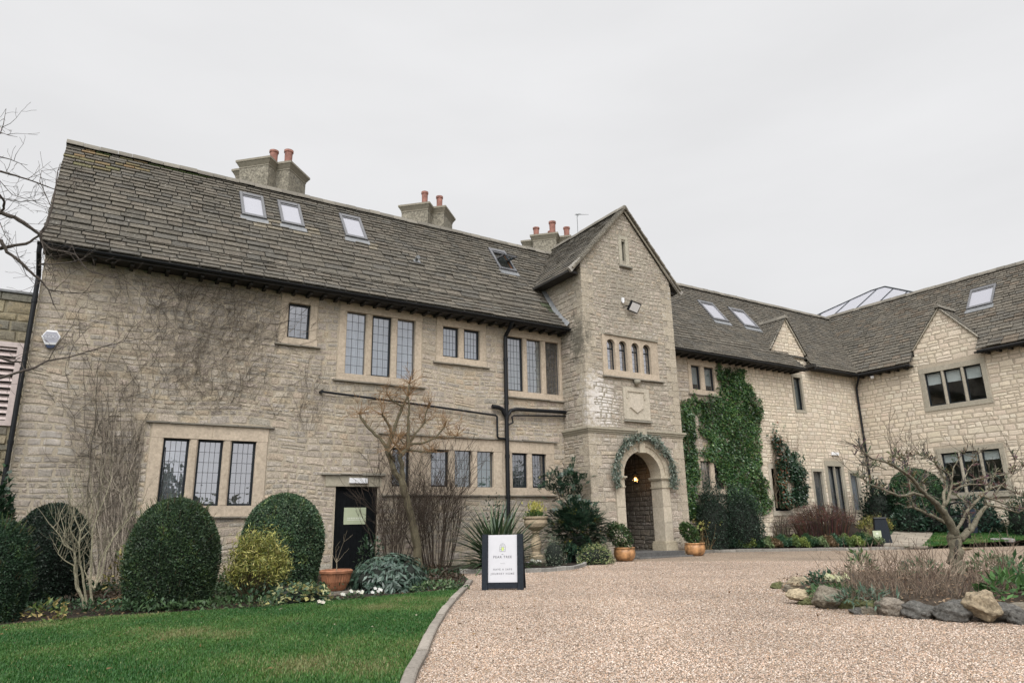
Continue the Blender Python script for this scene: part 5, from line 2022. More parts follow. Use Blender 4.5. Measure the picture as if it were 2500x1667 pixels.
collapsed_stems()
q = G(P(282, 1335))
clump('perennial_plant', (q[0], q[1], 0), .42, .3, .42, 260, .09, .06, [(.035, .06, .025), (.05, .08, .03), (.06, .02, .018), (.09, .03, .025)], 'low plant with dull red flower heads left of the largest clipped shrub', seed=13, core=False)
q = G(P(248, 1300))
clump('perennial_plant', (FY(P(300, 1160), 16.2)[0], 16.2, 0), .3, .25, .95, 120, .16, .05, [(.20, .18, .05), (.30, .25, .09), (.07, .10, .03)], 'pale yellow-leaved plant against the wall behind the red-headed plant', seed=14, core=False)
q = G(P(695, 1388))
clump('perennial_plant', (q[0], q[1] + .25, 0), .58, .30, .30, 620, .085, .08, [(.08, .14, .08), (.12, .18, .09), (.36, .33, .13), (.30, .30, .15), (.06, .10, .06)], 'low mound of lobed green and yellow leaves left of the ribbed pot', seed=15, flat=.1)
q = G(P(1030, 1358))
clump('ground_cover_plant', (q[0] - .1, q[1] + .35, 0), .62, .5, .18, 700, .06, .04, [(.05, .10, .04), (.08, .13, .05), (.14, .18, .10), (.03, .07, .03)], 'low green ground cover beside the kerb corner, right of the blue-green shrub', seed=16, core=False)
q = G(P(610, 1400))
clump('perennial_plant', (q[0], q[1] + .1, 0), .35, .16, .16, 160, .07, .025, [(.05, .10, .04), (.035, .07, .03), (.09, .12, .05)], 'small tuft of green leaves at the foot of the yellow bush', seed=17, core=False)


def flowers(name, c, r_, n, nfl, label, cols_l, cols_f, seed, h=.12, fs=.055, cat='flower'):
    t = thing(name, c, label, cat)
    clump(None, c, r_, r_ * .7, h, n, .07, .035, cols_l, None, seed=seed, parent=t, core=False)
    r = np.random.default_rng(seed + 50)
    P_, D_ = [], []
    for i in range(nfl):
        a = r.uniform(0, 6.28)
        q_ = math.sqrt(r.uniform()) * r_
        ctr = np.array([c[0] + q_ * math.cos(a), c[1] + q_ * .7 * math.sin(a), c[2] + h * r.uniform(.8, 1.35)])
        for k in range(5):
            b = k * 1.2566 + r.uniform(0, .3)
            P_.append(ctr)
            D_.append((math.cos(b), math.sin(b) * .6 - .2, math.sin(b) * .7 + .25))
    m = len(P_)
    leaves('blossom', np.array(P_), np.array(D_), np.array([0, -.8, .6]) + rdir(m, r) * .2, fs, fs * .9, palette(m, cols_f, .08, r), M['leaf'], t)
    return t


q = G(P(812, 1380))
flowers('primrose', (q[0], q[1] + .05, 0), .2, 90, 8, 'cluster of white flowers on the lawn edge below the ribbed pot', GREEN_M, [(.58, .57, .54), (.5, .5, .4)], 21, fs=.04)
q = G(P(868, 1374))
flowers('primrose', (q[0], q[1] + .02, 0), .1, 26, 5, 'small pair of white flowers before the blue-green shrub', GREEN_M, [(.58, .57, .54)], 22, fs=.04)
q = G(P(737, 1400))
flowers('primrose', (q[0], q[1] + .02, 0), .05, 10, 2, 'single pale flower at the lawn edge below the lobed leaves', GREEN_M, [(.55, .5, .42)], 23, fs=.04)


# ribbed terracotta pot with a bare sapling
def ribbed_pot():
    c = G(P(778, 1357), .06)
    c = (c[0] + .0, c[1] + .2, .06)
    mb = MB()
    mb.box((c[0] - .38, c[1] - .32, -.02), (c[0] + .45, c[1] + .4, .055), (.2, .18, .15))
    o = mb.build('paving_slab', M['kerb'], None, (c[0], c[1], 0))
    tag(o, 'single stone slab under the ribbed terracotta pot', 'slab')
    t = thing('terracotta_pot', c, 'ribbed terracotta pot with a bare twig before the black door', 'pot')
    mb = MB()
    mb.lathe(c, [(.15, 0), (.19, .05), (.25, .16), (.275, .28), (.28, .31)], 64, rib=.022, nrib=32)
    mb.lathe(c, [(.28, .305), (.305, .31), (.31, .35), (.285, .37), (.26, .365), (.255, .30), (.05, .295)], 48)
    mb.build('pot_body', M['terracotta'], t, smooth=False)
    mb = MB()
    R = random.Random(31)
    p = np.array([c[0], c[1], .33])
    mb.tube([p, p + np.array([.01, 0, .15]), p + np.array([.0, 0, .3])], [.012, .011, .009], 5, (.2, .17, .12))
    for d, L in (((-.5, 0, .8), .26), ((.12, 0, 1), .4), ((.5, .1, .6), .22), ((-.2, .1, 1), .3)):
        grow(mb, p + np.array([0, 0, .22]), d, L, .007, 1, R, .2, .1, (1, 3), .5, .6, (.2, .17, .12), .003)
    mb.build('sapling', M['bark'], t)
    mb = MB()
    mb.lathe((c[0], c[1], .33), [(.25, 0), (.25, .01)], 24, (.04, .03, .02))
    mb.build('compost', M['soil'], t)


ribbed_pot()


def davidii():
    (cx, cy, cz), r_, h = shrub_place(800, 998, 1268, 13.1, 0)
    t = thing('evergreen_shrub', (cx, cy, 0), 'low blue-green shrub with large pleated leaves right of the ribbed pot', 'shrub')
    r = np.random.default_rng(33)
    shrub_core('inner_twigs', (cx, cy, 0), r_, r_ * .8, h, 3.0, .1, t, .78)
    Ps, Ds, Ns = [], [], []
    for i in range(560):
        a = r.uniform(0, 6.28)
        ph = math.acos(r.uniform(0, 1) ** 1.0)
        d = np.array([math.sin(ph) * math.cos(a), math.sin(ph) * math.sin(a), math.cos(ph)])
        c = np.array([cx, cy, 0]) + d * np.array([r_, r_ * .8, h]) * r.uniform(.78, .98)
        for k in range(4):
            b = r.uniform(0, 6.283)
            u = unit(np.cross(d, [.3, .2, 1.0]))
            v = np.cross(d, u)
            D = u * math.cos(b) + v * math.sin(b) + d * .35 - Z3 * .15
            Ps.append(c + r.normal(0, .03, 3))
            Ds.append(D)
            Ns.append(d + r.normal(0, .25, 3))
    n = len(Ps)
    leaves('foliage', np.array(Ps), np.array(Ds), np.array(Ns), r.uniform(.09, .16, n), r.uniform(.034, .052, n), palette(n, [(.040, .075, .052), (.052, .092, .066), (.030, .058, .042), (.07, .11, .082)], .2, r), M['leaf_gloss'], t, fold=-.15, droop=.22)


davidii()
q = FY(P(850, 1240), 17.6)
clump('evergreen_shrub', (q[0], 17.6, 0), .38, .3, 1.0, 320, .12, .055, [(.018, .042, .02), (.026, .055, .026)], 'dark leafy plant in front of the right side of the black door', 'shrub', seed=35, core=False, mat='leaf_gloss')


# bare tree against the front wall
def pollard():
    f = crop(850, 900, 3.0167)
    R = random.Random(41)
    Y = 18.5
    b = FY(f(515, 1480), Y)
    t = thing('bare_tree', (b[0], Y, 0), 'small leafless pollarded tree with brown twigs in front of the ground-floor windows', 'tree')
    mb = MB()
    col = (.13, .112, .072)
    base = FY(f(512, 1390), Y)
    mb.tube([(base[0] + .05, Y, 0), (base[0] + .02, Y, base[2] * .5), base], [.15, .13, .125], 8, col)
    tr, _ = limb(mb, f, [(512, 1390, .125), (480, 1150, .115), (430, 950, .105), (390, 810, .10)], Y, (0, 0), R, col)
    mb.build('trunk', M['bark'], t)
    mb = MB()
    L = [[(390, 820, .09), (340, 760, .08), (320, 690), (285, 590, .07), (330, 480, .055), (355, 390), (400, 280, .04), (430, 220), (450, 110, .02)],
         [(285, 590, .05), (230, 510), (150, 440, .04), (100, 370, .035), (85, 335, .03)],
         [(322, 500, .045), (310, 440), (270, 370, .032), (250, 335, .025)],
         [(395, 810, .075), (400, 720), (380, 660, .065), (440, 570, .06), (440, 380, .04), (450, 300), (440, 200, .022)],
         [(455, 545, .036), (500, 470), (565, 395, .025)],
         [(460, 560, .04), (550, 545), (640, 510, .028), (710, 430, .02)],
         [(440, 600, .034), (550, 612), (625, 615, .018)],
         [(330, 540, .03), (365, 570), (375, 620, .02)],
         [(340, 680, .03), (300, 620), (345, 560, .02)],
         [(400, 280, .03), (330, 240), (290, 195, .02)],
         [(565, 400, .022), (570, 330), (590, 290, .015)],
         [(640, 510, .02), (720, 515), (800, 495, .012)],
         [(415, 560, .022), (380, 520), (370, 505, .018)]]
    ends = []
    for l in L:
        off = R.uniform(-.45, .35)
        pts, rad = limb(mb, f, l, Y, (0, off), R, col, 7)
        ends.append((pts, rad))
    mb.build('branches', M['bark'], t)
    mb = MB()
    for pts, rad in ends:
        e_ = pts[-1]
        for k in range(15):
            grow(mb, e_, (R.gauss(0, .7), R.gauss(0, .6), R.gauss(.55, .45)), R.uniform(.18, .5), .010, 1, R, .3, .08, (2, 5), .55, .7, (.25, .155, .08), .0048)
        for k in range(len(pts) * 2 // 5, len(pts)):
            for _ in range(3):
                if R.random() < .75:
                    grow(mb, pts[k], (R.gauss(0, .8), R.gauss(0, .6), R.gauss(.4, .5)), R.uniform(.15, .42), .008, 1, R, .3, .08, (1, 4), .55, .7, (.22, .14, .075), .0045)
    for i in range(70):
        c0 = FY(f(R.gauss(600, 26), R.gauss(612, 16)), Y - .1)
        grow(mb, c0, (R.gauss(0, 1), R.gauss(0, .6), R.gauss(0, .5)), .25, .005, 0, R, .5, 0, (0, 1), .5, .6, (.035, .03, .022), .003)
    mb.build('twigs', M['bark'], t)


pollard()


def thicket(name, base_px, spread, top_px, Y, n, seed, label, lean=.3, col=(.06, .045, .034), rr=.014, kids=(3, 5), depth=2, cat='shrub', z0=0.0, group=None, Lk=1.0):
    R = random.Random(seed)
    c = FY(P(base_px, 1280), Y)
    top = FY(P(base_px, top_px), Y)[2] - z0
    t = thing(name, (c[0], Y, z0), label, cat, group)
    mb = MB()
    for i in range(n):
        a = R.uniform(0, 6.283)
        q_ = math.sqrt(R.random())
        p = np.array([c[0] + spread * .45 * q_ * math.cos(a), Y + spread * .3 * q_ * math.sin(a), z0])
        d = np.array([math.cos(a) * lean * q_ + R.gauss(0, .1), math.sin(a) * lean * .6 * q_ + R.gauss(0, .08), 1])
        grow(mb, p, d, top * R.uniform(.5, .95) * Lk, rr * R.uniform(.6, 1.2), depth, R, .25, .12, kids, .5, .5, col, .0045)
    mb.build('stems', M['bark'], t)
    return t


thicket('bare_shrub', 905, .9, 1110, 18.7, 30, 51, 'tangled leafless dark bush left of the pollarded tree, overlapping the black door', .5)
thicket('bare_shrub', 1000, 1.2, 1085, 18.9, 46, 52, 'upright leafless dark bush right of the pollarded tree trunk', .38)


# bare climber on the wall
def creeper():
    R = random.Random(61)
    t = thing('climbing_plant', (1.9, YF - .06, 0), 'leafless creeper fanning over the left end of the house wall', 'climber')
    mb = MB()
    cols = [(.23, .195, .155), (.15, .125, .10), (.32, .275, .22), (.08, .068, .052)]

    def strand(p, d, L, r, wander=.35, up=.0, kids=0, lo=None):
        n = max(4, int(L / .12))
        pts = [(p[0], YF - .03 - R.uniform(0, .025), p[1])]
        x, z = p
        dx, dz = d
        for i in range(n):
            dx += R.gauss(0, wander) * .5
            dz += R.gauss(0, wander) * .5 + up
            m = math.hypot(dx, dz)
            dx, dz = dx / m, dz / m
            x += dx * L / n
            z += dz * L / n
            if z > 7.80 or x < -1.15 or x > 6.1 or z < .05:
                break
            if 1.4 < x < 4.55 and 1.4 < z < 3.93:
                break
            pts.append((x, YF - .032 - R.uniform(0, .03), z))
        if len(pts) < 3:
            return []
        mb.tube(pts, [r * (1 - .6 * i / len(pts)) for i in range(len(pts))], 3, R.choice(cols), cap=False)
        return [(q_[0], q_[2]) for q_ in pts]
    heads = []
    for i in range(70):
        x = R.gauss(1.1, .2) if R.random() < .85 else R.gauss(.5, .3)
        pts = strand((x, R.uniform(0, .3)), (R.gauss(0, .12), 1), R.uniform(3.2, 5.6), R.uniform(.006, .016), .14, .03)
        heads += pts[len(pts) // 4:]
    for i in range(1450):
        if R.random() < .38 and heads:
            p = R.choice(heads)
        else:
            p = (min(5.4, max(-.6, R.gauss(2.5, 1.3))), 4.0 + 3.7 * R.random() ** .8)
        w = (p[0] - 1.3) * .22
        if p[0] > 4.4 and R.random() < .55:
            continue
        pts = strand(p, (w + R.gauss(0, .6), R.gauss(.75, .5)), R.uniform(.35, 1.3), R.uniform(.0035, .0075), .42, .04)
        if pts and R.random() < .7:
            heads.append(R.choice(pts))
    for i in range(60):
        strand((R.uniform(5.2, 5.9), R.uniform(3.6, 5.4)), (R.gauss(0, .5), 1), R.uniform(.4, 1.2), .005, .4, .04)
    for i in range(60):
        strand((R.uniform(1.18, 1.42), R.uniform(1.6, 3.6)), (R.gauss(0, .5), 1), R.uniform(.3, .8), .006, .4, .04)
    mb.build('stems', M['bark'], t)
    m2 = MB()
    m2.tube([(1.9 + .02 * math.sin(z), YF - .05, z) for z in np.linspace(.1, 7.6, 20)][:9], .013, 5, (.02, .02, .02))
    m2.build('main_stem', M['bark'], t)


creeper()


# foreground tree whose branches reach in from the left
def left_tree():
    f = crop(0, 240, 2.375)
    R = random.Random(71)
    Y = 13.6
    x0 = -2.9
    t = thing('bare_tree', (x0, Y, 0), 'leafless tree reaching thin branches into the left edge of the photo', 'tree')
    mb = MB()
    col = (.085, .07, .06)
    trunk = [np.array([x0, Y, 0]), np.array([x0 + .05, Y, 2.0]), np.array([x0 - .03, Y + .05, 4.2]), np.array([x0 + .1, Y, 6.2]), np.array([x0 + .05, Y, 8.2]), np.array([x0 + .1, Y, 9.6])]
    mb.tube(trunk, [.17, .14, .12, .10, .07, .03], 10, col)
    mb.build('trunk', M['bark'], t)
    mb = MB()
    L = [[(0, 662, .036), (80, 690), (160, 740, .030), (230, 790), (240, 830), (300, 880, .018), (380, 890), (440, 910), (500, 990), (540, 1010), (720, 1055, .005)],
         [(230, 790, .022), (270, 740), (300, 640, .014), (325, 500), (335, 420), (350, 375, .004)],
         [(0, 870, .032), (60, 860), (150, 845), (220, 800, .018), (260, 740, .008)],
         [(0, 822, .03), (40, 890), (120, 950), (180, 1010, .022), (240, 1060), (280, 1110), (310, 1200, .008)],
         [(280, 1110, .012), (380, 1125), (480, 1130), (570, 1118, .004)],
         [(0, 560, .02), (25, 600), (20, 640), (0, 672, .02)],
         [(0, 425, .017), (90, 450), (160, 470), (240, 500, .010), (320, 530), (420, 540), (465, 500, .004)],
         [(0, 340, .010), (60, 355), (120, 380), (160, 388, .003)],
         [(0, 205, .009), (20, 150), (35, 60, .003)], [(8, 200, .007), (50, 215), (100, 225, .003)],
         [(0, 1620, .026), (150, 1575), (200, 1560, .019), (280, 1520), (400, 1500, .012), (600, 1440), (720, 1410), (860, 1390, .005)],
         [(0, 1500, .022), (60, 1525), (125, 1530, .014)],
         [(230, 960, .014), (300, 962), (420, 950), (480, 930), (545, 880, .004)],
         [(300, 900, .012), (270, 950), (220, 970, .006)],
         [(280, 1520, .008), (330, 1430), (420, 1320), (520, 1290, .003)],
         [(400, 1500, .008), (430, 1420), (520, 1320, .003)],
         [(0, 580, .008), (120, 600), (220, 590), (260, 580, .003)],
         [(0, 720, .007), (30, 800), (80, 860, .003)],
         [(240, 830, .008), (260, 900), (280, 1000), (330, 1030, .003)],
         [(120, 950, .008), (150, 1020), (200, 1080, .003)],
         [(300, 640, .007), (230, 480), (240, 420), (330, 410, .003)],
         [(0, 480, .006), (70, 560), (140, 580), (190, 580, .003)]]
    ends = []
    for l in L:
        off = (R.uniform(-.3, .3), R.uniform(-.7, .7))
        pts, rad = limb(mb, f, l, Y, off, R, col, 6)
        ends.append((pts, rad))
        if l[0][0] == 0:
            # carry the limb on to the trunk outside the picture
            a = pts[0]
            k = min(range(len(trunk)), key=lambda i: abs(trunk[i][2] - (a[2] - .5)))
            tz = max(1.5, min(9.0, a[2] - .6))
            mb.tube([np.array([x0, Y, tz]), (np.array([x0, Y, tz]) + a) / 2 + np.array([0, 0, .08]), a], [rad[0] * 1.5, rad[0] * 1.2, rad[0]], 6, col)
    # the rest of the crown, away from the picture
    for i in range(26):
        zz = R.uniform(2.6, 8.8)
        a = R.uniform(2.2, 4.3)
        grow(mb, (x0 + .03, Y, zz), (math.cos(a), math.sin(a) * .9, R.uniform(.35, 1.0)), (10.5 - zz) * R.uniform(.35, .55) + .5, .055 * (10.5 - zz) / 8 + .012, 3, R, .3, .12, (3, 5), .55, .65, col, .004)
    for i in range(10):
        grow(mb, (x0 + .05, Y, 8.6 + i * .1), (R.gauss(-.9, .3), R.gauss(.3, .4), .8), R.uniform(.6, 1.1), .02, 2, R, .3, .1, (3, 5), .55, .6, col, .004)
    for pts, rad in ends:
        for k in range(1, len(pts)):
            if R.random() < .7:
                grow(mb, pts[k], (R.gauss(.3, .6), R.gauss(0, .5), R.gauss(.1, .6)), R.uniform(.12, .55), min(.006, rad[k]), 1, R, .35, .08, (1, 3), .5, .7, col, .0028)
    mb.build('branches', M['bark'], t)


left_tree()

# ------------------------------------------------------------------ lawn grass and gravel stones
def in_poly(x, y, poly):
    ins = np.zeros(len(x), bool)
    n = len(poly)
    for i in range(n):
        x0, y0 = poly[i]
        x1, y1 = poly[(i + 1) % n]
        if y0 == y1:
            continue
        c = ((y0 > y) != (y1 > y)) & (x < (x1 - x0) * (y - y0) / (y1 - y0) + x0)
        ins ^= c
    return ins


def in_view(x, y, z, pad=40):
    v = np.stack([x, y, z - H], 1) @ CAMX
    px = v[:, 0] / v[:, 2] * FOC + 1250
    py = v[:, 1] / v[:, 2] * FOC + 833
    return (v[:, 2] > .5) & (px > -pad) & (px < 2500 + pad) & (py < 1667 + pad)


def patch(x, y):
    return np.sin(x * 1.7 + y * .6) * .5 + np.sin(x * .8 - y * 2.1 + 1.3) * .5 + np.sin(x * 3.7 + y * 2.9 + .5) * .35 + np.sin(x * 6.1 - y * 5.3) * .25


def grass(name, poly, n, zf, hmin, hmax, seed, wide=1.0):
    r = np.random.default_rng(seed)
    xs = np.array([p[0] for p in poly])
    ys = np.array([p[1] for p in poly])
    x = r.uniform(max(xs.min(), -4), xs.max(), n * 6)
    y = r.uniform(max(ys.min(), 3.5), ys.max(), n * 6)
    z = zf(x, y)
    k = in_poly(x, y, poly) & in_view(x, y, z)
    x, y, z = x[k][:n], y[k][:n], z[k][:n]
    m = len(x)
    d = np.hypot(x, y)
    a = r.uniform(0, 6.283, m)
    lean = r.uniform(.1, .9, m)
    h = r.uniform(hmin, hmax, m)
    w = (.0045 + .0006 * d) * wide * r.uniform(.7, 1.3, m)
    base = np.stack([x, y, z], 1)
    s = np.stack([np.cos(a + 1.57), np.sin(a + 1.57), np.zeros(m)], 1)
    tip = base + np.stack([np.cos(a) * lean * h, np.sin(a) * lean * h, h], 1)
    v = np.stack([base - s * w[:, None], base + s * w[:, None], tip], 1).reshape(-1, 3)
    f = np.arange(3 * m).reshape(m, 3)
    p = patch(x, y) + r.normal(0, .45, m)
    t = np.clip((p + .9) / 2.2, 0, 1)[:, None]
    c = np.array([.026, .095, .018]) * (1 - t) + np.array([.082, .170, .034]) * t
    yel = (p > 1.0) | (r.uniform(0, 1, m) < .05)
    c[yel] = np.array([.17, .175, .07])
    c *= r.uniform(.7, 1.35, (m, 1))
    o = mesh_obj(name, v, f, c, None, M['leaf'], None, (poly[0][0], poly[0][1], 0))
    return tag(o, None, None, None, 'stuff')


grass('grass', LAWN, 300000, lambda x, y: np.full(len(x), .006), .018, .042, 81, .72)
RLAWN = [(26.4, 14.0), (40, 8.7), (40, 12), (33.6, 17.3), (32.9, 16.4)]
zr_np = lambda x, y: .09 + .105 * np.clip((x - 20.85) * .64 + (y - 18.75) * .77, 0, None)
grass('grass', RLAWN, 45000, zr_np, .03, .06, 82, 1.0)


def gravel_stones():
    r = np.random.default_rng(83)
    n = 1500000
    # denser near the camera
    d = 4.2 + 18 * r.uniform(0, 1, n) ** 1.5
    a = r.uniform(-.35, 1.25, n)
    x, y = d * np.sin(a), d * np.cos(a)
    z = np.zeros(n)
    k = in_poly(x, y, DRIVE) & in_view(x, y, z, 20)
    x, y, d = x[k][:200000], y[k][:200000], d[k][:200000]
    m = len(x)
    s = r.uniform(.005, .0105, m) * (1 + .02 * d)
    base = np.array([[1, 0, 0], [-.5, .87, 0], [-.5, -.87, 0], [.15, .1, .75]])
    base = np.array([[1, .1, 0], [0, .9, .1], [-1, -.1, 0], [0, -.95, .05], [.1, 0, .7]])
    v = base[None] * r.uniform(.6, 1.25, (m, 5, 1))
    an = r.uniform(0, 6.283, m)
    ca, sa = np.cos(an)[:, None], np.sin(an)[:, None]
    asp = r.uniform(.55, 1, m)[:, None]
    vx = v[:, :, 0] * ca - v[:, :, 1] * asp * sa
    vy_ = v[:, :, 0] * sa + v[:, :, 1] * asp * ca
    tilt = r.normal(0, .25, (m, 1))
    vz = v[:, :, 2] + vx * tilt
    V = np.stack([vx, vy_, vz], 2) * s[:, None, None] + np.stack([x, y, np.full(m, .001)], 1)[:, None, :]
    f = np.array([[0, 1, 4], [1, 2, 4], [2, 3, 4], [3, 0, 4]])
    F = (f[None] + (np.arange(m) * 5)[:, None, None]).reshape(-1, 3)
    c = palette(m, [(.12, .088, .068), (.385, .265, .195), (.43, .33, .262), (.46, .37, .308), (.36, .235, .155), (.50, .415, .345), (.25, .17, .118), (.41, .295, .21), (.19, .14, .105), (.53, .45, .385), (.34, .255, .20)], .2, r)
    ang = np.arctan2(x, y)
    rut = np.exp(-((d * np.sin(ang - .62) - 1.0) / .35) ** 2) + np.exp(-((d * np.sin(ang - .62) + .7) / .35) ** 2)
    pf = 1 + .10 * np.sin(x * .9 + 1.7 * np.sin(y * .5)) * np.sin(y * .8 + 1.3 * np.sin(x * .6)) + .06 * np.sin(x * 2.3 + y * 1.9) + .10 * rut - .05
    c = c * pf[:, None]
    o = mesh_obj('gravel_stones', V.reshape(-1, 3), F, np.repeat(c, 4, axis=0), None, M['pebble'], None, (0, 0, 0))
    tag(o, None, None, None, 'stuff')


M['pebble'] = mat_plain('pebble', (.5, .4, .3), .8, .2, 60, attr=True)
gravel_stones()


def litter(name, pts_fn, n, seed, cols, L=.045):
    r = np.random.default_rng(seed)
    Pt = pts_fn(r, n)
    D = rdir(n, r) * np.array([1, 1, .35])
    o = leaves(name, Pt, D, Z3 + rdir(n, r) * .6, L * r.uniform(.5, 1.4, n), L * .55 * r.uniform(.6, 1.3, n), palette(n, cols, .3, r), M['leaf'], None, (0, 0, 0))
    return tag(o, None, None, None, 'stuff')


def _bedpts(r, n):
    x = r.uniform(-1.5, 9, n * 4)
    y = r.uniform(11.6, 19.5, n * 4)
    k = in_poly(x, y, BED)
    x, y = x[k][:n], y[k][:n]
    m = len(x)
    if m < n:
        x = np.resize(x, n)
        y = np.resize(y, n)
    return np.stack([x, y, r.uniform(.005, .035, n)], 1)


litter('leaf_litter', _bedpts, 6500, 84, [(.10, .06, .03), (.16, .10, .05), (.06, .04, .025), (.22, .15, .08), (.035, .05, .02)])



def bed_greens():
    r = np.random.default_rng(88)
    n = 9000
    cx = np.array([(-.2, 14.2), (.9, 14.4), (2.6, 13.6), (3.0, 15.0), (.6, 16.5), (2.2, 16.5), (3.4, 17.6), (5.8, 14.6), (7.2, 15.4), (6.6, 13.4), (2.0, 12.5), (1.0, 12.7), (3.3, 12.6), (8.0, 17.2), (-.6, 17.8)])
    k = r.integers(0, len(cx), n)
    x = cx[k, 0] + r.normal(0, .42, n)
    y = cx[k, 1] + r.normal(0, .38, n)
    ok = in_poly(x, y, BED) & (y < 19.3)
    x, y, k = x[ok], y[ok], k[ok]
    m = len(x)
    z = .02 + r.uniform(0, 1, m) * (.10 + .14 * ((k * 7) % 5) / 4)
    pal = np.array([(.022, .05, .022), (.035, .07, .03), (.05, .09, .035), (.05, .035, .022)])
    c = pal[(k * 3) % 4] * r.uniform(.6, 1.5, (m, 1))
    tag(leaves('ground_cover', np.stack([x, y, z], 1), rdir(m, r) + Z3 * .5, Z3 + rdir(m, r) * .6, r.uniform(.05, .11, m), r.uniform(.025, .05, m), c, M['leaf'], None, (2, 14, 0)), None, None, None, 'stuff')


bed_greens()



def _drive_leaves(r, n):
    x, y = r.uniform(2, 26, n * 30), r.uniform(5, 19, n * 30)
    k = in_poly(x, y, DRIVE)
    edge = np.min(np.stack([np.hypot(x - a, y - b) for a, b in DRIVE[2:18] + CURVE + [(9.5, 7), (8.8, 5.5), (9.2, 4), (20, 18.6), (22, 17.6), (24, 16)]]), 0)
    k &= (r.uniform(0, 1, n * 30) < np.exp(-edge / .7) + .012)
    x, y = x[k][:n], y[k][:n]
    x, y = np.resize(x, n), np.resize(y, n)
    return np.stack([x, y, np.full(n, .015)], 1)


litter('fallen_leaves', _drive_leaves, 420, 85, [(.14, .075, .03), (.20, .12, .05), (.09, .055, .03), (.26, .17, .08)], .05)


def _lawn_leaves(r, n):
    x, y = r.uniform(-2, 7, n * 10), r.uniform(5, 12.4, n * 10)
    k = in_poly(x, y, LAWN)
    return np.stack([np.resize(x[k], n), np.resize(y[k], n), np.full(n, .035)], 1)


litter('fallen_leaves', _lawn_leaves, 90, 86, [(.16, .09, .04), (.22, .14, .06), (.30, .27, .2)], .05)

# ------------------------------------------------------------------ porch bed
def phormium():
    (cx, cy, _), r_, h = shrub_place(1042, 1240, 1185, 16.1, .05)
    t = thing('sword_leaf_plant', (cx, cy, .05), 'large clump of long dark sword-shaped leaves behind the white sign board', 'plant')
    R = random.Random(91)
    mb = MB()
    for i in range(230):
        a = R.uniform(0, 6.283)
        el = R.uniform(.25, 1.4)
        L = R.uniform(1.3, 2.05) * (1 if el > .7 else .85)
        w = R.uniform(.032, .055)
        p = np.array([cx + R.gauss(0, .10), cy + R.gauss(0, .08), .05])
        hd = np.array([math.cos(a), math.sin(a), 0])
        sd_ = np.array([-math.sin(a), math.cos(a), 0])
        e_ = el
        k = R.uniform(.7, 1.3)
        c = tuple(q * k for q in R.choice([(.030, .058, .026), (.042, .075, .032), (.022, .042, .022), (.065, .095, .045)]))
        n = 7
        vs = []
        for j in range(n + 1):
            s_ = j / n
            ww = w * (.55 + 1.1 * s_ - 1.62 * s_ ** 2.2) if j < n else .002
            nn = np.array([-math.cos(a) * math.sin(e_), -math.sin(a) * math.sin(e_), math.cos(e_)])
            vs += [p - sd_ * ww + nn * ww * .35, p.copy(), p + sd_ * ww + nn * ww * .35]
            p = p + (hd * math.cos(e_) + Z3 * math.sin(e_)) * L / n
            e_ -= R.uniform(.04, .16) * (1.4 - el * .6)
        fs = []
        for j in range(n):
            fs += [(3 * j, 3 * j + 1, 3 * j + 4, 3 * j + 3), (3 * j + 1, 3 * j + 2, 3 * j + 5, 3 * j + 4)]
        mb.add(vs, fs, c)
    mb.build('foliage', M['leaf_gloss'], t)


phormium()
q = FY(P(1150, 1200), 18.4)
clump('climbing_shrub', (q[0], 18.7, .05), .55, .35, 1.95, 900, .10, .04, [(.020, .045, .022), (.030, .060, .028), (.014, .030, .016)], 'dark leafy shrub climbing round the foot of the black downpipe', 'shrub', seed=92, mat='leaf_gloss', core=False)


def urn():
    b = G(P(1235, 1293), .05)
    c = np.array([b[0] + .1, b[1] + .2, .05])
    top = FY(P(1232, 1186), c[1])[2]
    s = (top - c[2]) / 1.25
    t = thing('stone_urn', c, 'pale stone urn on a baluster pedestal with yellow-green plants beside the sword-leaved clump', 'urn')
    mb = MB()
    col = (.38, .305, .21)
    mb.box((c[0] - .26 * s, c[1] - .26 * s, .0), (c[0] + .26 * s, c[1] + .26 * s, .05 + .12 * s), (.22, .19, .14))
    mb.lathe((c[0], c[1], .05), [(.22 * s, .12 * s), (.21 * s, .18 * s), (.13 * s, .24 * s), (.115 * s, .30 * s), (.15 * s, .42 * s), (.155 * s, .5 * s), (.12 * s, .64 * s), (.085 * s, .76 * s), (.10 * s, .80 * s), (.13 * s, .82 * s), (.12 * s, .86 * s)], 28, col)
    mb.build('pedestal', M['ashlar'], t, smooth=False)
    mb = MB()
    mb.lathe((c[0], c[1], .05), [(.10 * s, .86 * s), (.17 * s, .89 * s), (.29 * s, .97 * s), (.335 * s, 1.07 * s), (.335 * s, 1.13 * s), (.31 * s, 1.18 * s), (.36 * s, 1.20 * s), (.37 * s, 1.25 * s), (.32 * s, 1.255 * s), (.31 * s, 1.2 * s), (.05, 1.18 * s)], 36, col)
    mb.build('bowl', M['ashlar'], t, smooth=False)
    r = np.random.default_rng(95)
    zt = .05 + 1.2 * s
    n = 380
    d = rdir(n, r)
    d[:, 2] = abs(d[:, 2])
    p = d * np.array([.34, .3, .22]) * r.uniform(.5, 1, (n, 1)) * s + np.array([c[0] - .02, c[1], zt])
    leaves('foliage', p, d + rdir(n, r) * .6, Z3 + rdir(n, r) * .5, .085, .05, palette(n, [(.08, .14, .04), (.11, .17, .05), (.05, .10, .035)], .25, r), M['leaf'], t)
    n = 190
    st = np.stack([r.normal(.02, .12, n), r.normal(0, .1, n), r.uniform(.12, .42, n)], 1) * s + np.array([c[0], c[1], zt])
    leaves('foliage', st, np.array([0, 0, 1.0]) + rdir(n, r) * .6, rdir(n, r), .11, .035, palette(n, [(.36, .34, .07), (.28, .29, .06), (.45, .40, .12)], .2, r), M['leaf'], t)  # upright yellow flower spikes, not leaves


urn()


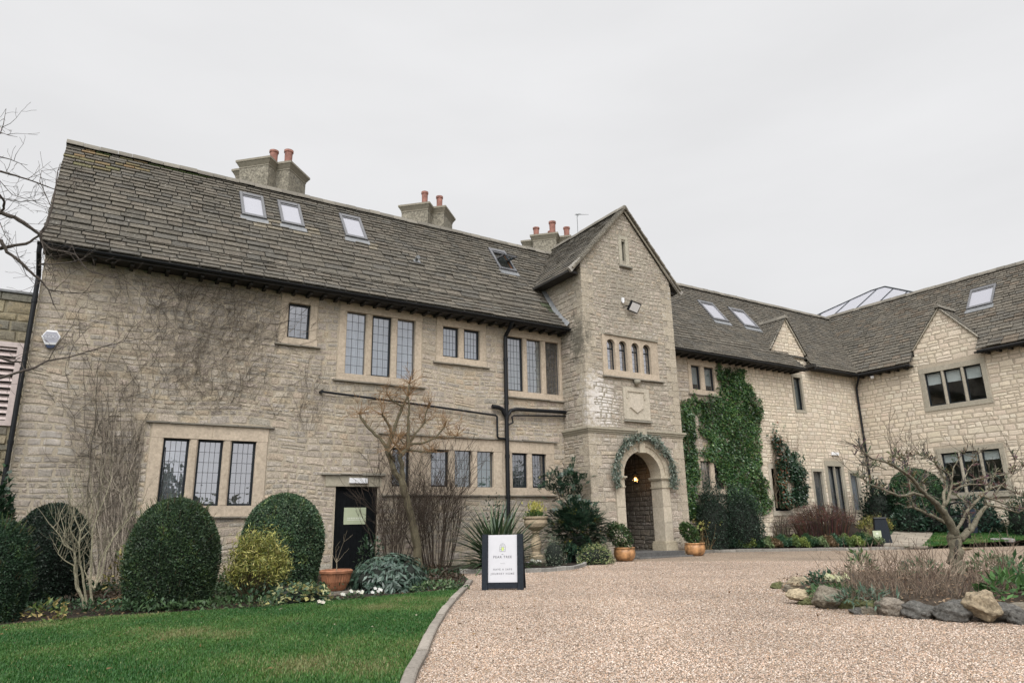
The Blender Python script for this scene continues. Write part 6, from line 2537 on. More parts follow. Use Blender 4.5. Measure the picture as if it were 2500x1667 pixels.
def mahonia():
    (cx, cy, _), r_, h = shrub_place(1254, 1398, 1152, 17.35, .05)
    t = thing('spiky_shrub', (cx, cy, .05), 'large dark spiky-leaved shrub with tiny yellow flowers left of the porch arch', 'shrub')
    r = np.random.default_rng(97)
    cx_, cy_ = cx, cy
    shrub_core('inner_twigs', (cx, cy, .05), r_ * .95, r_ * .6, h * .9, 2.2, .16, t, .5)
    Ps, Ds, Ns = [], [], []
    fl = []
    tops = []
    for i in range(1000):
        ph = math.acos(r.uniform(-.55, 1))
        a = r.uniform(0, 6.283)
        d = np.array([math.sin(ph) * math.cos(a), math.sin(ph) * math.sin(a), math.cos(ph)])
        c = np.array([cx, cy, .05 + h * .42]) + d * np.array([r_ * 1.08, r_ * .62, h * .58]) * r.uniform(.45, 1.02)
        if c[2] < .08:
            continue
        tops.append((c, d))
    # the taller shoots that stand against the wall
    q1 = FY(P(1275, 1110), 18.2)
    q2 = FY(P(1318, 1100), 18.2)
    for q_, sp in ((q1, .30), (q2, .24)):
        for i in range(95):
            tops.append((q_ + np.array([r.normal(0, sp), r.normal(0, .15), r.normal(-.12, .24)]), unit(np.array([r.normal(0, .6), r.normal(0, .5), .7]))))
    for c, d in tops:
        k = unit(d + rdir(1, r)[0] * .7 + Z3 * .1)
        L = r.uniform(.24, .4)
        side = unit(np.cross(k, Z3 + rdir(1, r)[0] * .2))
        nn = unit(np.cross(side, k))
        for j in range(1, 9):
            s_ = j / 9
            p = c + k * L * s_ - Z3 * L * .28 * s_ ** 2
            for sg in (-1, 1):
                Ps.append(p)
                Ds.append(side * sg + k * .55 - Z3 * .12)
                Ns.append(nn)
        if r.random() < .11:
            fl.append(c + d * .05)
    n = len(Ps)
    leaves('foliage', np.array(Ps), np.array(Ds), np.array(Ns), r.uniform(.08, .125, n), r.uniform(.026, .04, n), palette(n, [(.016, .040, .024), (.026, .058, .034), (.012, .028, .018), (.045, .080, .046)], .25, r), M['leaf_gloss'], t)
    m = len(fl) * 9
    fp = np.repeat(np.array(fl), 9, axis=0) + r.normal(0, .03, (m, 3))
    leaves('blossom', fp, rdir(m, r), rdir(m, r), .026, .018, palette(m, [(.42, .38, .07)], .2, r), M['leaf'], t)
    mb = MB()
    for q_ in (q1, q2):
        mb.tube([(cx, cy + .1, .3), ((cx + q_[0]) / 2, (cy + q_[1]) / 2, 1.2), q_], [.03, .025, .012], 6, (.08, .06, .04))
    mb.build('stem', M['bark'], t)


mahonia()
c_, r_d, h_d = shrub_place(1240, 1295, 1226, 16.3, .05)
clump('variegated_shrub', c_, r_d, r_d * .8, h_d, 1100, .042, .022, [(.10, .14, .09), (.30, .32, .24), (.06, .10, .06), (.20, .24, .17)], 'small silvery grey-green shrub right of the urn pedestal', 'shrub', seed=98)
c_, r_d, h_d = shrub_place(1312, 1412, 1248, 16.4, .02)
clump('variegated_shrub', c_, r_d, r_d * .62, h_d, 2400, .05, .028, [(.30, .33, .14), (.42, .42, .22), (.09, .15, .06), (.16, .22, .08), (.05, .09, .04)], 'low cream and green variegated shrub spilling over the kerb beside the left planter', 'shrub', seed=99)
q = G(P(1300, 1280), .05)
clump('perennial_plant', (q[0], q[1] + .1, .05), .28, .2, .26, 160, .05, .035, [(.08, .025, .022), (.05, .018, .016), (.12, .05, .04)], 'small dark red-leaved plant between the two variegated shrubs', seed=100, core=False)
q = G(P(1234, 1300), .05)
flowers('winter_flowers', (q[0], q[1] + .08, .05), .22, 110, 16, 'white flowers at the foot of the urn pedestal', GREEN_M, [(.55, .55, .5), (.45, .48, .36)], 101, .13, .045)
q = G(P(1205, 1298), .05)
flowers('winter_flowers', (q[0] + .1, q[1] + .1, .05), .22, 60, 12, 'tiny pink and white flowers between the sign board and the urn', GREEN_D, [(.6, .5, .55), (.72, .68, .70), (.4, .2, .3)], 102, .08, .03)
q = G(P(1270, 1296), .05)
flowers('winter_flowers', (q[0] + .1, q[1] + .02, .05), .2, 40, 8, 'few small red and pink flowers along the kerb of the porch bed', GREEN_D, [(.55, .12, .06), (.6, .45, .5)], 103, .06, .035)


def planter(pl, pr, pbase, prim, Y, label, seed, pplant, pls, prs, cols, blossoms):
    pc = (pl + pr) / 2
    a, b = FY(P(pl, pbase), Y), FY(P(pr, pbase), Y)
    c = FY(P(pc, pbase), Y)
    cosv = Y / math.hypot(c[0], Y)
    R_ = (b[0] - a[0]) * cosv / 2
    h = FY(P(pc, prim), Y)[2]
    c = np.array([c[0], Y, 0.0])
    t = thing('glazed_planter', c, label, 'planter', 'glazed planters beside the porch arch')
    mb = MB()
    pr_ = [(.58, 0), (.74, .06), (.92, .28), (1.0, .55), (.97, .78), (.90, .90), (.96, .92), (.99, .97), (.96, 1.0), (.86, 1.0), (.84, .9), (.1, .88)]
    mb.lathe(c, [(R_ * q, h * z) for q, z in pr_], 40)
    mb.build('pot_body', M['glazed'], t, smooth=True)
    hp = FY(P(pc, pplant), Y)[2]
    cc = FY(P((pls + prs) / 2, pbase), Y)
    rr = (FY(P(prs, pbase), Y)[0] - FY(P(pls, pbase), Y)[0]) * cosv / 2
    r = np.random.default_rng(seed)
    n = 1500
    d = rdir(n, r)
    p = np.array([cc[0], Y, (h + hp) / 2]) + d * np.array([rr, rr * .7, (hp - h) / 2 + .05]) * (r.uniform(.3, 1, (n, 1)) ** .5)
    p[:, 0] += (c[0] - cc[0]) * np.clip(1 - (p[:, 2] - h) / (hp - h), 0, 1)
    leaves('foliage', p, d + rdir(n, r) * .9 + Z3 * .2, Z3 + rdir(n, r), .085, .045, palette(n, cols, .3, r), M['leaf'], t)
    mb = MB()
    for i in range(14):
        k = r.integers(0, n)
        mb.tube([(c[0] + r.normal(0, .05), Y + r.normal(0, .04), h * .9), p[k]], [.008, .004], 4, (.10, .08, .05))
    mb.build('stem', M['bark'], t)
    n = blossoms * 6
    if n:
        k = r.integers(0, 900, blossoms)
        fp = np.repeat(p[k] + d[k] * .03, 6, axis=0) + r.normal(0, .018, (n, 3))
        leaves('blossom', fp, rdir(n, r), rdir(n, r), .04, .03, palette(n, [(.6, .6, .56), (.4, .14, .06)], .2, r), M['leaf'], t)
    return t


planter(1410, 1461, 1287, 1256, 17.05, 'round glazed planter with leafy shrub at the left of the porch step', 111, 1202, 1385, 1448, [(.04, .08, .03), (.06, .11, .04), (.10, .13, .05), (.025, .05, .022)], 9)
planter(1573, 1622, 1275, 1246, 17.55, 'round glazed planter with trailing green plant at the right corner of the tower', 112, 1202, 1556, 1602, [(.05, .10, .03), (.08, .13, .04), (.03, .06, .025)], 3)


# garland of leaves over the arch
def garland():
    r = np.random.default_rng(113)
    t = thing('leaf_garland', (AC, YT - .16, AZ), 'grey-green leaf garland draped over the porch arch', 'garland')
    mb = MB()
    path = []
    for i in range(40):
        a = math.radians(-14 + 208 * i / 39)
        rr = 1.36 + .03 * math.sin(i * 1.3)
        path.append(np.array([AC + rr * math.cos(a), YT - .15, AZ + .05 + rr * math.sin(a) * 1.0]))
    mb.tube(path, [.045 + .015 * math.sin(i) for i in range(40)], 7, (.05, .06, .045))
    mb.build('stem', M['bark'], t)
    n = 3000
    s = r.uniform(0, 1, n)
    a = np.radians(-16 + 212 * s)
    th = .13 + .05 * np.sin(s * 23) + .03 * np.sin(s * 51)
    rr = 1.36 + r.normal(0, 1, n) * th * .55
    p = np.stack([AC + rr * np.cos(a), YT - .15 - np.abs(r.normal(0, .07, n)), AZ + .05 + rr * np.sin(a) - .04], 1)
    tang = np.stack([-np.sin(a), np.zeros(n), np.cos(a)], 1) * np.sign(s - .5)[:, None] * 1.0
    rad = np.stack([np.cos(a), np.zeros(n), np.sin(a)], 1)
    D = tang * .8 + rad * r.normal(0, .7, (n, 1)) + np.array([0, -.35, -.25]) + rdir(n, r) * .4
    leaves('foliage', p, D, np.array([0, -1, .2]) + rdir(n, r) * .6, r.uniform(.07, .13, n), r.uniform(.03, .055, n), palette(n, [(.13, .165, .125), (.18, .215, .175), (.08, .11, .08), (.28, .30, .26), (.055, .075, .05), (.20, .19, .15), (.10, .13, .11)], .22, r), M['leaf'], t)


garland()


# lantern in the porch
def porch_lantern():
    c = FY(crop(1250, 1020, 4.1255)(1246, 612), 19.3)
    t = thing('hanging_lantern', (c[0], c[1], c[2] + .25), 'lit hanging lantern glowing inside the porch arch', 'lantern')
    mb = MB()
    mb.tube([(c[0], c[1], c[2] + .22), (c[0], c[1], 4.0)], .008, 6)
    for k in range(6):
        a = k * 1.0472
        mb.tube([(c[0] + .10 * math.cos(a), c[1] + .10 * math.sin(a), c[2] - .15), (c[0] + .16 * math.cos(a), c[1] + .16 * math.sin(a), c[2] + .12), (c[0] + .03 * math.cos(a), c[1] + .03 * math.sin(a), c[2] + .22)], .009, 5)
    mb.lathe(c, [(.105, -.16), (.105, -.14)], 6)
    mb.lathe(c, [(.165, .115), (.165, .135)], 6)
    mb.lathe(c, [(.04, .2), (.05, .23), (.02, .25)], 8)
    mb.build('cage', M['metal_black'], t)
    m, n, l, b = new_mat('lit_lamp')
    b.inputs['Emission Color'].default_value = (1.0, .62, .25, 1)
    b.inputs['Emission Strength'].default_value = 7
    b.inputs['Base Color'].default_value = (.8, .5, .2, 1)
    mb = MB()
    for k in range(3):
        a = k * 2.09
        mb.lathe((c[0] + .04 * math.cos(a), c[1] + .04 * math.sin(a), c[2] - .08), [(.012, 0), (.02, .04), (.016, .09), (.004, .13)], 8)
    mb.build('bulb', m, t, smooth=True)
    m2 = mat_glass('amber_lantern_glass', .08, (1, .9, .72))
    mb = MB()
    mb.lathe(c, [(.098, -.14), (.156, .115)], 6)
    mb.build('pane', m2, t)
    ld = bpy.data.lights.new('lantern_light', 'POINT')
    ld.energy = 4
    ld.color = (1, .6, .28)
    ld.shadow_soft_size = .06
    lo = bpy.data.objects.new('lantern_light', ld)
    COL.objects.link(lo)
    lo.parent = t
    lo.location = (0, 0, -.27)


porch_lantern()


# floodlight with its sensor on the tower
def floodlight():
    c = FY(crop(1200, 480, 2.6127)(912, 705), YT - .28)
    t = thing('floodlight', (c[0] - .28, YT, c[2] + .02), 'black square floodlight on the upper tower wall', 'floodlight')
    D = unit(np.array([-.15, -.8, -.5]))
    U = unit(np.cross(D, Z3)) * -1
    V = unit(np.cross(U, D)) * 1
    U, V = U * math.cos(.25) + V * math.sin(.25), V * math.cos(.25) - U * math.sin(.25)
    if V[2] < 0:
        V = -V
    F_ = (c, U, D, V)
    mb = MB()
    mb.fbox(F_, -.23, .23, -.2, .2, -.07, .03, ch=.02)
    for k in range(6):
        mb.fbox(F_, -.18 + k * .065, -.165 + k * .065, -.16, .16, -.11, -.07)
    mb.build('housing', M['metal_black'], t)
    mb = MB()
    mb.fbox(F_, -.185, .185, -.155, .155, .03, .035)
    mb.build('lens', M['white_plastic'], t)
    mb = MB()
    mb.tube([(c[0] - .3, YT, c[2] + .05), (c[0] - .3, YT - .18, c[2] + .02), c + U * -.23], .018, 6)
    mb.build('bracket', M['metal_black'], t)
    q_ = FY(crop(1200, 480, 2.6127)(838, 662), YT - .06)
    t2 = thing('motion_sensor', (q_[0], YT, q_[2]), 'small white motion sensor beside the floodlight', 'sensor')
    mb = MB()
    mb.box((q_[0] - .05, YT - .09, q_[2] - .05), (q_[0] + .05, YT - .02, q_[2] + .10))
    mb.build('housing', M['white_plastic'], t2)
    mb = MB()
    mb.lathe((q_[0], YT - .07, q_[2] - .10), [(.012, -.03), (.04, .0), (.045, .045)], 12)
    mb.build('lens', M['white_plastic'], t2, smooth=True)


floodlight()


def text_mesh(name, body, size, O, U, V, N, mat, parent, align='CENTER', spacing=1.0):
    cu = bpy.data.curves.new(name, 'FONT')
    cu.body = body
    cu.size = size
    cu.align_x = align
    cu.space_character = spacing
    cu.extrude = .0006
    cu.offset = size * .012
    tmp = bpy.data.objects.new(name + '_tmp', cu)
    COL.objects.link(tmp)
    dg = bpy.context.evaluated_depsgraph_get()
    dg.update()
    me = bpy.data.meshes.new_from_object(tmp.evaluated_get(dg))
    bpy.data.objects.remove(tmp)
    me.name = name
    me.materials.clear()
    me.materials.append(mat)
    base = np.array(LOC[parent.name])
    for v in me.vertices:
        p = O + U * v.co.x + V * v.co.y + N * v.co.z - base
        v.co = p
    o = bpy.data.objects.new(name, me)
    COL.objects.link(o)
    o.parent = parent
    LOC[o.name] = tuple(base)
    return o


# white welcome board
def sign_board():
    a, b = G(P(1107, 1355)), G(P(1203, 1354))
    c = (a + b) / 2
    U = unit(b - a)
    w = np.linalg.norm(b - a)
    Nf = np.array([U[1], -U[0], 0])
    top = FY(P(1155, 1226), c[1])
    hgt = top[2]
    t = thing('sign_board', c, 'white notice board between two dark posts on the gravel drive', 'sign')
    lean = .10
    V = unit(Z3 - Nf * lean)
    N = unit(np.cross(U, V))
    F_ = (np.array([c[0], c[1], 0]), U, N, V)
    mb = MB()
    for s in (-1, 1):
        x0 = s * w / 2 - s * .115
        mb.fbox(F_, min(x0, s * w / 2), max(x0, s * w / 2), .0, hgt, -.05, .045, ch=.006)
    mb.fbox(F_, -w / 2 + .117, w / 2 - .117, .025, .135, -.03, .03, ch=.004)
    mb.fbox(F_, -w / 2 + .117, w / 2 - .117, hgt - .06, hgt - .02, -.04, .0)
    V2 = unit(Z3 + Nf * .35)
    F2 = (np.array([c[0], c[1], 0]) - Nf * .42, U, unit(np.cross(U, V2)), V2)
    for s in (-1, 1):
        x0 = s * w / 2 - s * .05
        mb.fbox(F2, min(x0, s * w / 2), max(x0, s * w / 2), 0, hgt * .98, -.03, .015)
    mb.build('frame', M['sign_navy'], t)
    mb = MB()
    pw = w - .235
    z0, z1 = .137, hgt - .012
    mb.fbox(F_, -pw / 2, pw / 2, z0, z1, .002, .012)
    p = mb.build('panel', M['sign_white'], t)
    ph_ = z1 - z0
    at = lambda u, v: F_[0] + U * u + V * (z0 + ph_ * v) + N * .0128
    cxs = -.003
    text_mesh('lettering', 'the', .026, at(cxs, .578), U, V, N, M['ink'], p)
    text_mesh('lettering', 'PEAR TREE', .062, at(cxs, .505), U, V, N, M['ink'], p, spacing=1.25)
    text_mesh('lettering', 'HAVE A SAFE', .048, at(cxs, .25), U, V, N, M['ink'], p, spacing=1.35)
    text_mesh('lettering', 'JOURNEY HOME', .048, at(cxs, .16), U, V, N, M['ink'], p, spacing=1.35)
    mb = MB()
    O_ = F_[0]
    mb.fbox(F_, -.045, .045, z0 + ph_ * .388, z0 + ph_ * .388 + .004, .012, .0135)
    # arched emblem with leaded outline
    aw, az, ah = .055, z0 + ph_ * .645, .13
    pts = [(-aw, 0), (-aw, ah * .55)] + [(-aw * math.cos(k * .2618) if True else 0, ah * .55 + aw * 1.35 * math.sin(k * .2618)) for k in range(1, 6)] + [(0, ah * .55 + aw * 1.4)]
    pts = pts + [(-x, z) for x, z in pts[::-1][1:]] + [(-aw, 0)]
    mb.tube([at(x, 0) + V * (az - z0 + z) for x, z in pts], .0028, 4)
    for (x0, y0), (x1, y1) in (((-.055, .03), (-.02, .05)), ((-.02, 0), (-.02, .13)), ((.022, .0), (.022, .12)), ((-.055, .075), (.055, .085)), ((-.04, .11), (.0, .10)), ((0, .10), (0, .15)), ((.022, .04), (.055, .03)), ((-.055, .055), (-.02, .03))):
        mb.tube([at(x0, 0) + V * (az - z0 + y0), at(x1, 0) + V * (az - z0 + y1)], .0018, 4)
    mb.build('emblem', M['ink'], p)
    mb = MB()
    vs = []
    for k in range(16):
        an = k * math.pi / 8
        rr = .026 * (1 + .35 * math.cos(an + math.pi / 2) * -1 * -.6)
        vs.append(at(.002 + rr * math.cos(an), 0) + V * (az - z0 + .055 + rr * 1.35 * math.sin(an)) + N * .0006)
    mb.add(vs, [tuple(range(16))])
    mb.build('emblem', M['ink_green'], p)


sign_board()

# alarm box
def alarm_box():
    f = crop(100, 790, 22.4)
    t = thing('alarm_box', FY(f(560, 740), YF - .05), 'white hexagonal alarm box with grey face and dark blue base by the corner downpipe', 'alarm')
    outer = [f(10, 680), f(340, 345), f(890, 395), f(1080, 740), f(790, 1150), f(220, 1135)]
    inner = [f(110, 640), f(290, 430), f(860, 465), f(1010, 720), f(830, 1040), f(240, 1020)]
    po = [FY(q, YF - .10) for q in outer]
    pb = [np.array([p[0], YF - .01, p[2]]) for p in po]
    pi = [FY(q, YF - .11) for q in inner]
    mb = MB()
    mb.add(po + pb + pi, [(i, (i + 1) % 6, 6 + (i + 1) % 6, 6 + i) for i in range(6)] + [(i, 12 + i, 12 + (i + 1) % 6, (i + 1) % 6) for i in range(6)])
    mb.build('housing', M['white_plastic'], t)
    mb = MB()
    mb.add(pi, [(5, 4, 3, 2, 1, 0)])
    fc = mb.build('face', mat_plain('alarm_face', (.33, .33, .38), .5, .05), t)
    mb = MB()
    cx = [(350, 680), (560, 690), (760, 710)]
    for u, v in cx:
        ring = [FY(f(u + 85 * math.cos(k * .5236), v + 75 * math.sin(k * .5236)), YF - .113) for k in range(13)]
        mb.tube(ring, .0045, 4)
    for v in (575, 790, 850):
        mb.tube([FY(f(220, v), YF - .113), FY(f(900, v + 30), YF - .113)], .003, 4)
    mb.tube([FY(f(220, 575), YF - .113), FY(f(220, 850), YF - .113)], .003, 4)
    mb.build('emblem', M['white_plastic'], fc)
    mb = MB()
    lo = [FY(q, YF - .09) for q in (f(220, 1140), f(780, 1155), f(690, 1300), f(500, 1345), f(330, 1310))]
    lb = [np.array([p[0], YF - .01, p[2]]) for p in lo]
    mb.add(lo + lb, [(4, 3, 2, 1, 0)] + [(i, (i + 1) % 5, 5 + (i + 1) % 5, 5 + i) for i in range(5)])
    mb.build('strobe', mat_plain('blue_strobe', (.006, .02, .06), .25, .1), t)


alarm_box()
# light over the side door
t = thing('wall_light', (7.04, YF - .03, 2.49), 'white bulkhead light on the lintel over the black door', 'light')
mb = MB()
mb.fbox(F0, 6.76, 7.31, 2.42, 2.57, .033, .11, ch=.02)
mb.build('housing', M['white_plastic'], t)
# notice on the door
t = thing('door_notice', (7.02, YF + .12, 1.5), 'pale sage-green notice fixed to the black door', 'sign')
mb = MB()
mb.fbox(F0, 6.70, 7.36, 1.27, 1.74, -.122, -.112)
p_ = mb.build('panel', M['sage'], t)
mb = MB()
mb.fbox(F0, 6.80, 7.26, 1.385, 1.40, -.112, -.1105)
for k in range(9):
    mb.fbox(F0, 6.81 + k * .05, 6.84 + k * .05, 1.42, 1.46, -.112, -.1105)
mb.build('lettering', M['pale_ink'], p_)
# grey light box on the wing, and a small camera under its eaves
t = thing('wall_light', (31.0, YS - .03, 4.15), 'small grey emergency light above the glazed doors of the pale wing', 'light')
mb = MB()
mb.fbox(FS, 30.72, 31.26, 4.07, 4.22, .02, .10, ch=.02)
mb.build('housing', M['white_plastic'], t)
q = FX(crop(2050, 660, 5.2267)(415, 1360), XW - .25)
t = thing('security_camera', q, 'small white dome camera hanging under the eaves near the inner corner', 'camera')
mb = MB()
mb.tube([(XW - .25, q[1], 8.05), (XW - .25, q[1], q[2] + .05)], .02, 6)
mb.build('stem', M['white_plastic'], t)
mb = MB()
mb.lathe((XW - .25, q[1], q[2]), [(.02, -.11), (.07, -.08), (.09, -.02), (.10, .03), (.06, .07)], 14)
mb.build('dome', M['white_plastic'], t, smooth=True)
# aerial
q0, q1 = FY(crop(1200, 480, 2.6127)(543, 115), 23.2), FY(crop(1200, 480, 2.6127)(606, 115), 23.2)
t = thing('tv_aerial', (q0[0], 23.2, 12.6), 'thin television aerial on the ridge beside the gabled tower', 'aerial')
mb = MB()
mb.tube([(q0[0] + .02, 23.2, 12.4), (q0[0] + .02, 23.2, q0[2] + .05)], .014, 5)
mb.build('mast', M['lead'], t)
mb = MB()
mb.tube([q0 + np.array([-.08, 0, 0]), q1], .01, 5)
for k in range(9):
    p_ = q0 * (1 - k / 8) + q1 * (k / 8)
    hh = .03 if k < 3 else .06
    mb.tube([p_ + np.array([0, -.15, -hh]), p_ + np.array([0, .15, hh])], .009, 4)
mb.tube([q0 + np.array([.05, 0, -.1]), q0 + np.array([.15, 0, .1])], .012, 4)
mb.build('boom', M['lead'], t)

# ------------------------------------------------------------------ right of the tower
def GR(p):
    """where a photo pixel meets the rising ground by the far wing"""
    r = ray(p)
    t0 = None
    for t in np.linspace(5, 60, 1100):
        q = CAMP + r * t
        if q[2] <= zr(q[0], q[1]):
            return q
    return CAMP + r * 30


def poly_leaves(name, polys, Y, n, L, W, cols, label, seed, depth=.14, cat='climber', stems=None, group=None):
    r = np.random.default_rng(seed)
    allp = []
    tot = 0
    for poly in polys:
        w = [FY(q, Y) for q in poly]
        pl = [(q[0], q[2]) for q in w]
        a = abs(sum(pl[i][0] * pl[(i + 1) % len(pl)][1] - pl[(i + 1) % len(pl)][0] * pl[i][1] for i in range(len(pl)))) / 2
        allp.append((pl, a))
        tot += a
    Ps = []
    for pl, a in allp:
        m = int(n * a / tot)
        xs, zs = [q[0] for q in pl], [q[1] for q in pl]
        x = r.uniform(min(xs), max(xs), m * 6)
        z = r.uniform(min(zs), max(zs), m * 6)
        # ragged outline
        wob = .16 * np.sin(x * 5.3 + z * 2.1) * np.sin(z * 6.1 - x * 1.7)
        k = in_poly(x + wob + r.normal(0, .08, m * 6), z + wob + r.normal(0, .12, m * 6), pl)
        hole = np.sin(x * 7.1 + 2 * np.sin(z * 3)) * np.sin(z * 6.3 + 1.5 * np.sin(x * 4))
        k &= (hole < .72) | (r.uniform(0, 1, m * 6) < .25)
        x, z = x[k][:m], z[k][:m]
        b = .5 + .5 * np.sin(x * 3.1 + z * 1.3) * np.sin(z * 2.3 - x * 1.1)
        y = Y - .02 - depth * b * r.uniform(.3, 1, len(x))
        Ps.append(np.stack([x, y, z], 1))
    # stray runners past the edge
    run = []
    for _ in range(40):
        pl, a = allp[int(r.integers(0, len(allp)))]
        i = int(r.integers(0, len(pl)))
        q0 = np.array(pl[i])
        dv = np.array([r.normal(0, .5), abs(r.normal(.5, .4))])
        for k in range(int(r.integers(4, 10))):
            q0 = q0 + dv * .09 + r.normal(0, .02, 2)
            if q0[1] < 7.6:
                run.append((q0[0] + r.normal(0, .03), Y - .04 - .04 * r.random(), q0[1]))
    Ps.append(np.array(run))
    Pt = np.concatenate(Ps)
    m = len(Pt)
    c0 = Pt.mean(0)
    t = thing(name, (c0[0], Y, 0), label, cat, group)
    D = np.array([0, -.45, -.8]) + rdir(m, r) * .75
    leaves('foliage', Pt, D, np.array([0, -1, .45]) + rdir(m, r) * .45, L * r.uniform(.6, 1.3, m), W * r.uniform(.7, 1.25, m), palette(m, cols, .28, r) * (1 + .3 * np.sin(Pt[:, 0] * 2.3 + 1) * np.sin(Pt[:, 2] * 1.9))[:, None], M['leaf_gloss'], t)
    if stems:
        R = random.Random(seed)
        mb = MB()
        for (a, b, n_) in stems:
            pa, pb = FY(a, Y - .03), FY(b, Y - .03)
            for i in range(n_):
                j = np.array([R.gauss(0, .1), 0, 0])
                mb.tube(wig(pa + j, pb + j * 2 + np.array([R.gauss(0, .15), -.02, R.gauss(0, .2)]), 8, .04, R), [.014 - .0013 * k for k in range(9)], 4, (.12, .095, .065))
        mb.build('stems', M['bark'], t)
    return t


poly_leaves('ivy', [[(1772, 900), (1800, 898), (1822, 925), (1848, 975), (1856, 1010), (1849, 1060), (1851, 1120), (1860, 1160), (1872, 1200), (1884, 1226), (1866, 1255), (1800, 1250), (1778, 1215), (1770, 1195), (1760, 1162), (1742, 1134), (1728, 1118), (1700, 1113), (1702, 1104), (1726, 1100), (1728, 1085), (1712, 1056), (1700, 1012), (1684, 975), (1690, 962), (1716, 984), (1724, 973), (1756, 968), (1754, 930)],
             [(1656, 985), (1680, 972), (1691, 1020), (1696, 1070), (1701, 1110), (1706, 1160), (1699, 1178), (1702, 1265), (1674, 1265), (1668, 1150)],
             [(1744, 882), (1752, 882), (1762, 915), (1755, 928), (1746, 905)]],
            YF, 21000, .095, .075, [(.038, .092, .028), (.055, .12, .036), (.025, .060, .022), (.10, .16, .045), (.032, .078, .03)], 'dense green ivy covering the wall right of the tower', 121, .16,
            stems=[((1800, 1240), (1790, 905), 6), ((1690, 1240), (1675, 985), 4)])
f10 = crop(1640, 1080, 4.523)
for polys, lab, sd_ in (([[f10(1120, -60), f10(1160, -40), f10(1190, 120), f10(1240, 230), f10(1255, 400), f10(1250, 520), f10(1320, 600), f10(1290, 720), f10(1180, 700), f10(1150, 500), f10(1150, 300), f10(1120, 120)]], 'left one of two slim ivy columns climbing the pale wall', 122),
                        ([[f10(1225, 30), f10(1260, 60), f10(1300, 230), f10(1290, 300), f10(1260, 230)], [f10(1310, 110), f10(1360, 100), f10(1380, 300), f10(1440, 240), f10(1445, 330), f10(1400, 390), f10(1460, 460), f10(1490, 640), f10(1400, 690), f10(1320, 640), f10(1330, 450), f10(1290, 380)]], 'right one of two slim ivy columns, with bare shoots at its top', 123)):
    x0 = 1180 if sd_ == 122 else 1370
    poly_leaves('ivy_column', polys, 19.5, 2600, .105, .085, [(.020, .050, .026), (.028, .066, .034), (.014, .034, .02), (.05, .085, .045), (.16, .07, .035)] if sd_ == 122 else [(.020, .050, .026), (.028, .066, .034), (.014, .034, .02), (.05, .085, .045)],
                lab, sd_, .3, 'climber', [(f10(x0, 720), f10(x0 - 60, -110), 5), (f10(x0, 720), f10(x0 + 20, -80), 5)], 'slim ivy columns on the pale wall')

q = GR(P(1668, 1240))
z_ = .25
DKE = [(.022, .044, .026), (.034, .064, .040), (.014, .030, .018), (.070, .10, .074)]
c_, r_d, h_d = shrub_place(1582, 1688, 1100, 19.0, .15)
clump('evergreen_shrub', (c_[0], c_[1], .1), r_d, r_d * .75, h_d, 9000, .085, .036, DKE, 'tall dark evergreen shrub against the right side of the tower', 'shrub', seed=124, shape=.8)
c_, r_d, h_d = shrub_place(1636, 1766, 1110, 18.6, .2)
clump('evergreen_shrub', (c_[0], c_[1], .1), r_d, r_d * .65, h_d, 12000, .085, .036, DKE, 'broad dark evergreen shrub below the ivy, right of the taller dark one', 'shrub', seed=125, shape=.75)


def hydrangea():
    R = random.Random(126)
    b = G(P(1625, 1262), .1)
    b = b + np.array([0, -.25, 0])
    t = thing('bare_shrub', (b[0], b[1] + .3, .1), 'straw-stemmed shrub with a few yellow leaves behind the right planter', 'shrub')
    mb = MB()
    Pt = []
    top = FY(P(1625, 1195), b[1] + .3)[2]
    for i in range(48):
        a = R.uniform(-.2, 3.3)
        L = R.uniform(.5, 1) * (top - .1)
        p0 = np.array([b[0] + R.gauss(0, .12), b[1] + .3 + R.gauss(0, .1), .08])
        p1 = p0 + np.array([math.cos(a) * L * .5, R.gauss(0, .15), L])
        mb.tube(wig(p0, p1, 4, .015, R), [.011, .01, .008, .006, .004], 4, R.choice([(.26, .19, .10), (.33, .25, .14), (.19, .13, .07)]))
        if p1[2] > top * .6 and R.random() < .5:
            Pt += [p1 + np.array([R.gauss(0, .04), R.gauss(0, .04), R.gauss(0, .04)]) for _ in range(4)]
    mb.build('stems', M['bark'], t)
    r = np.random.default_rng(126)
    n = len(Pt)
    leaves('foliage', np.array(Pt), rdir(n, r) * .8 + np.array([0, -.3, 0]), Z3 + rdir(n, r), .13, .085, palette(n, [(.30, .28, .08), (.36, .32, .12), (.18, .22, .06)], .2, r), M['leaf'], t)


hydrangea()


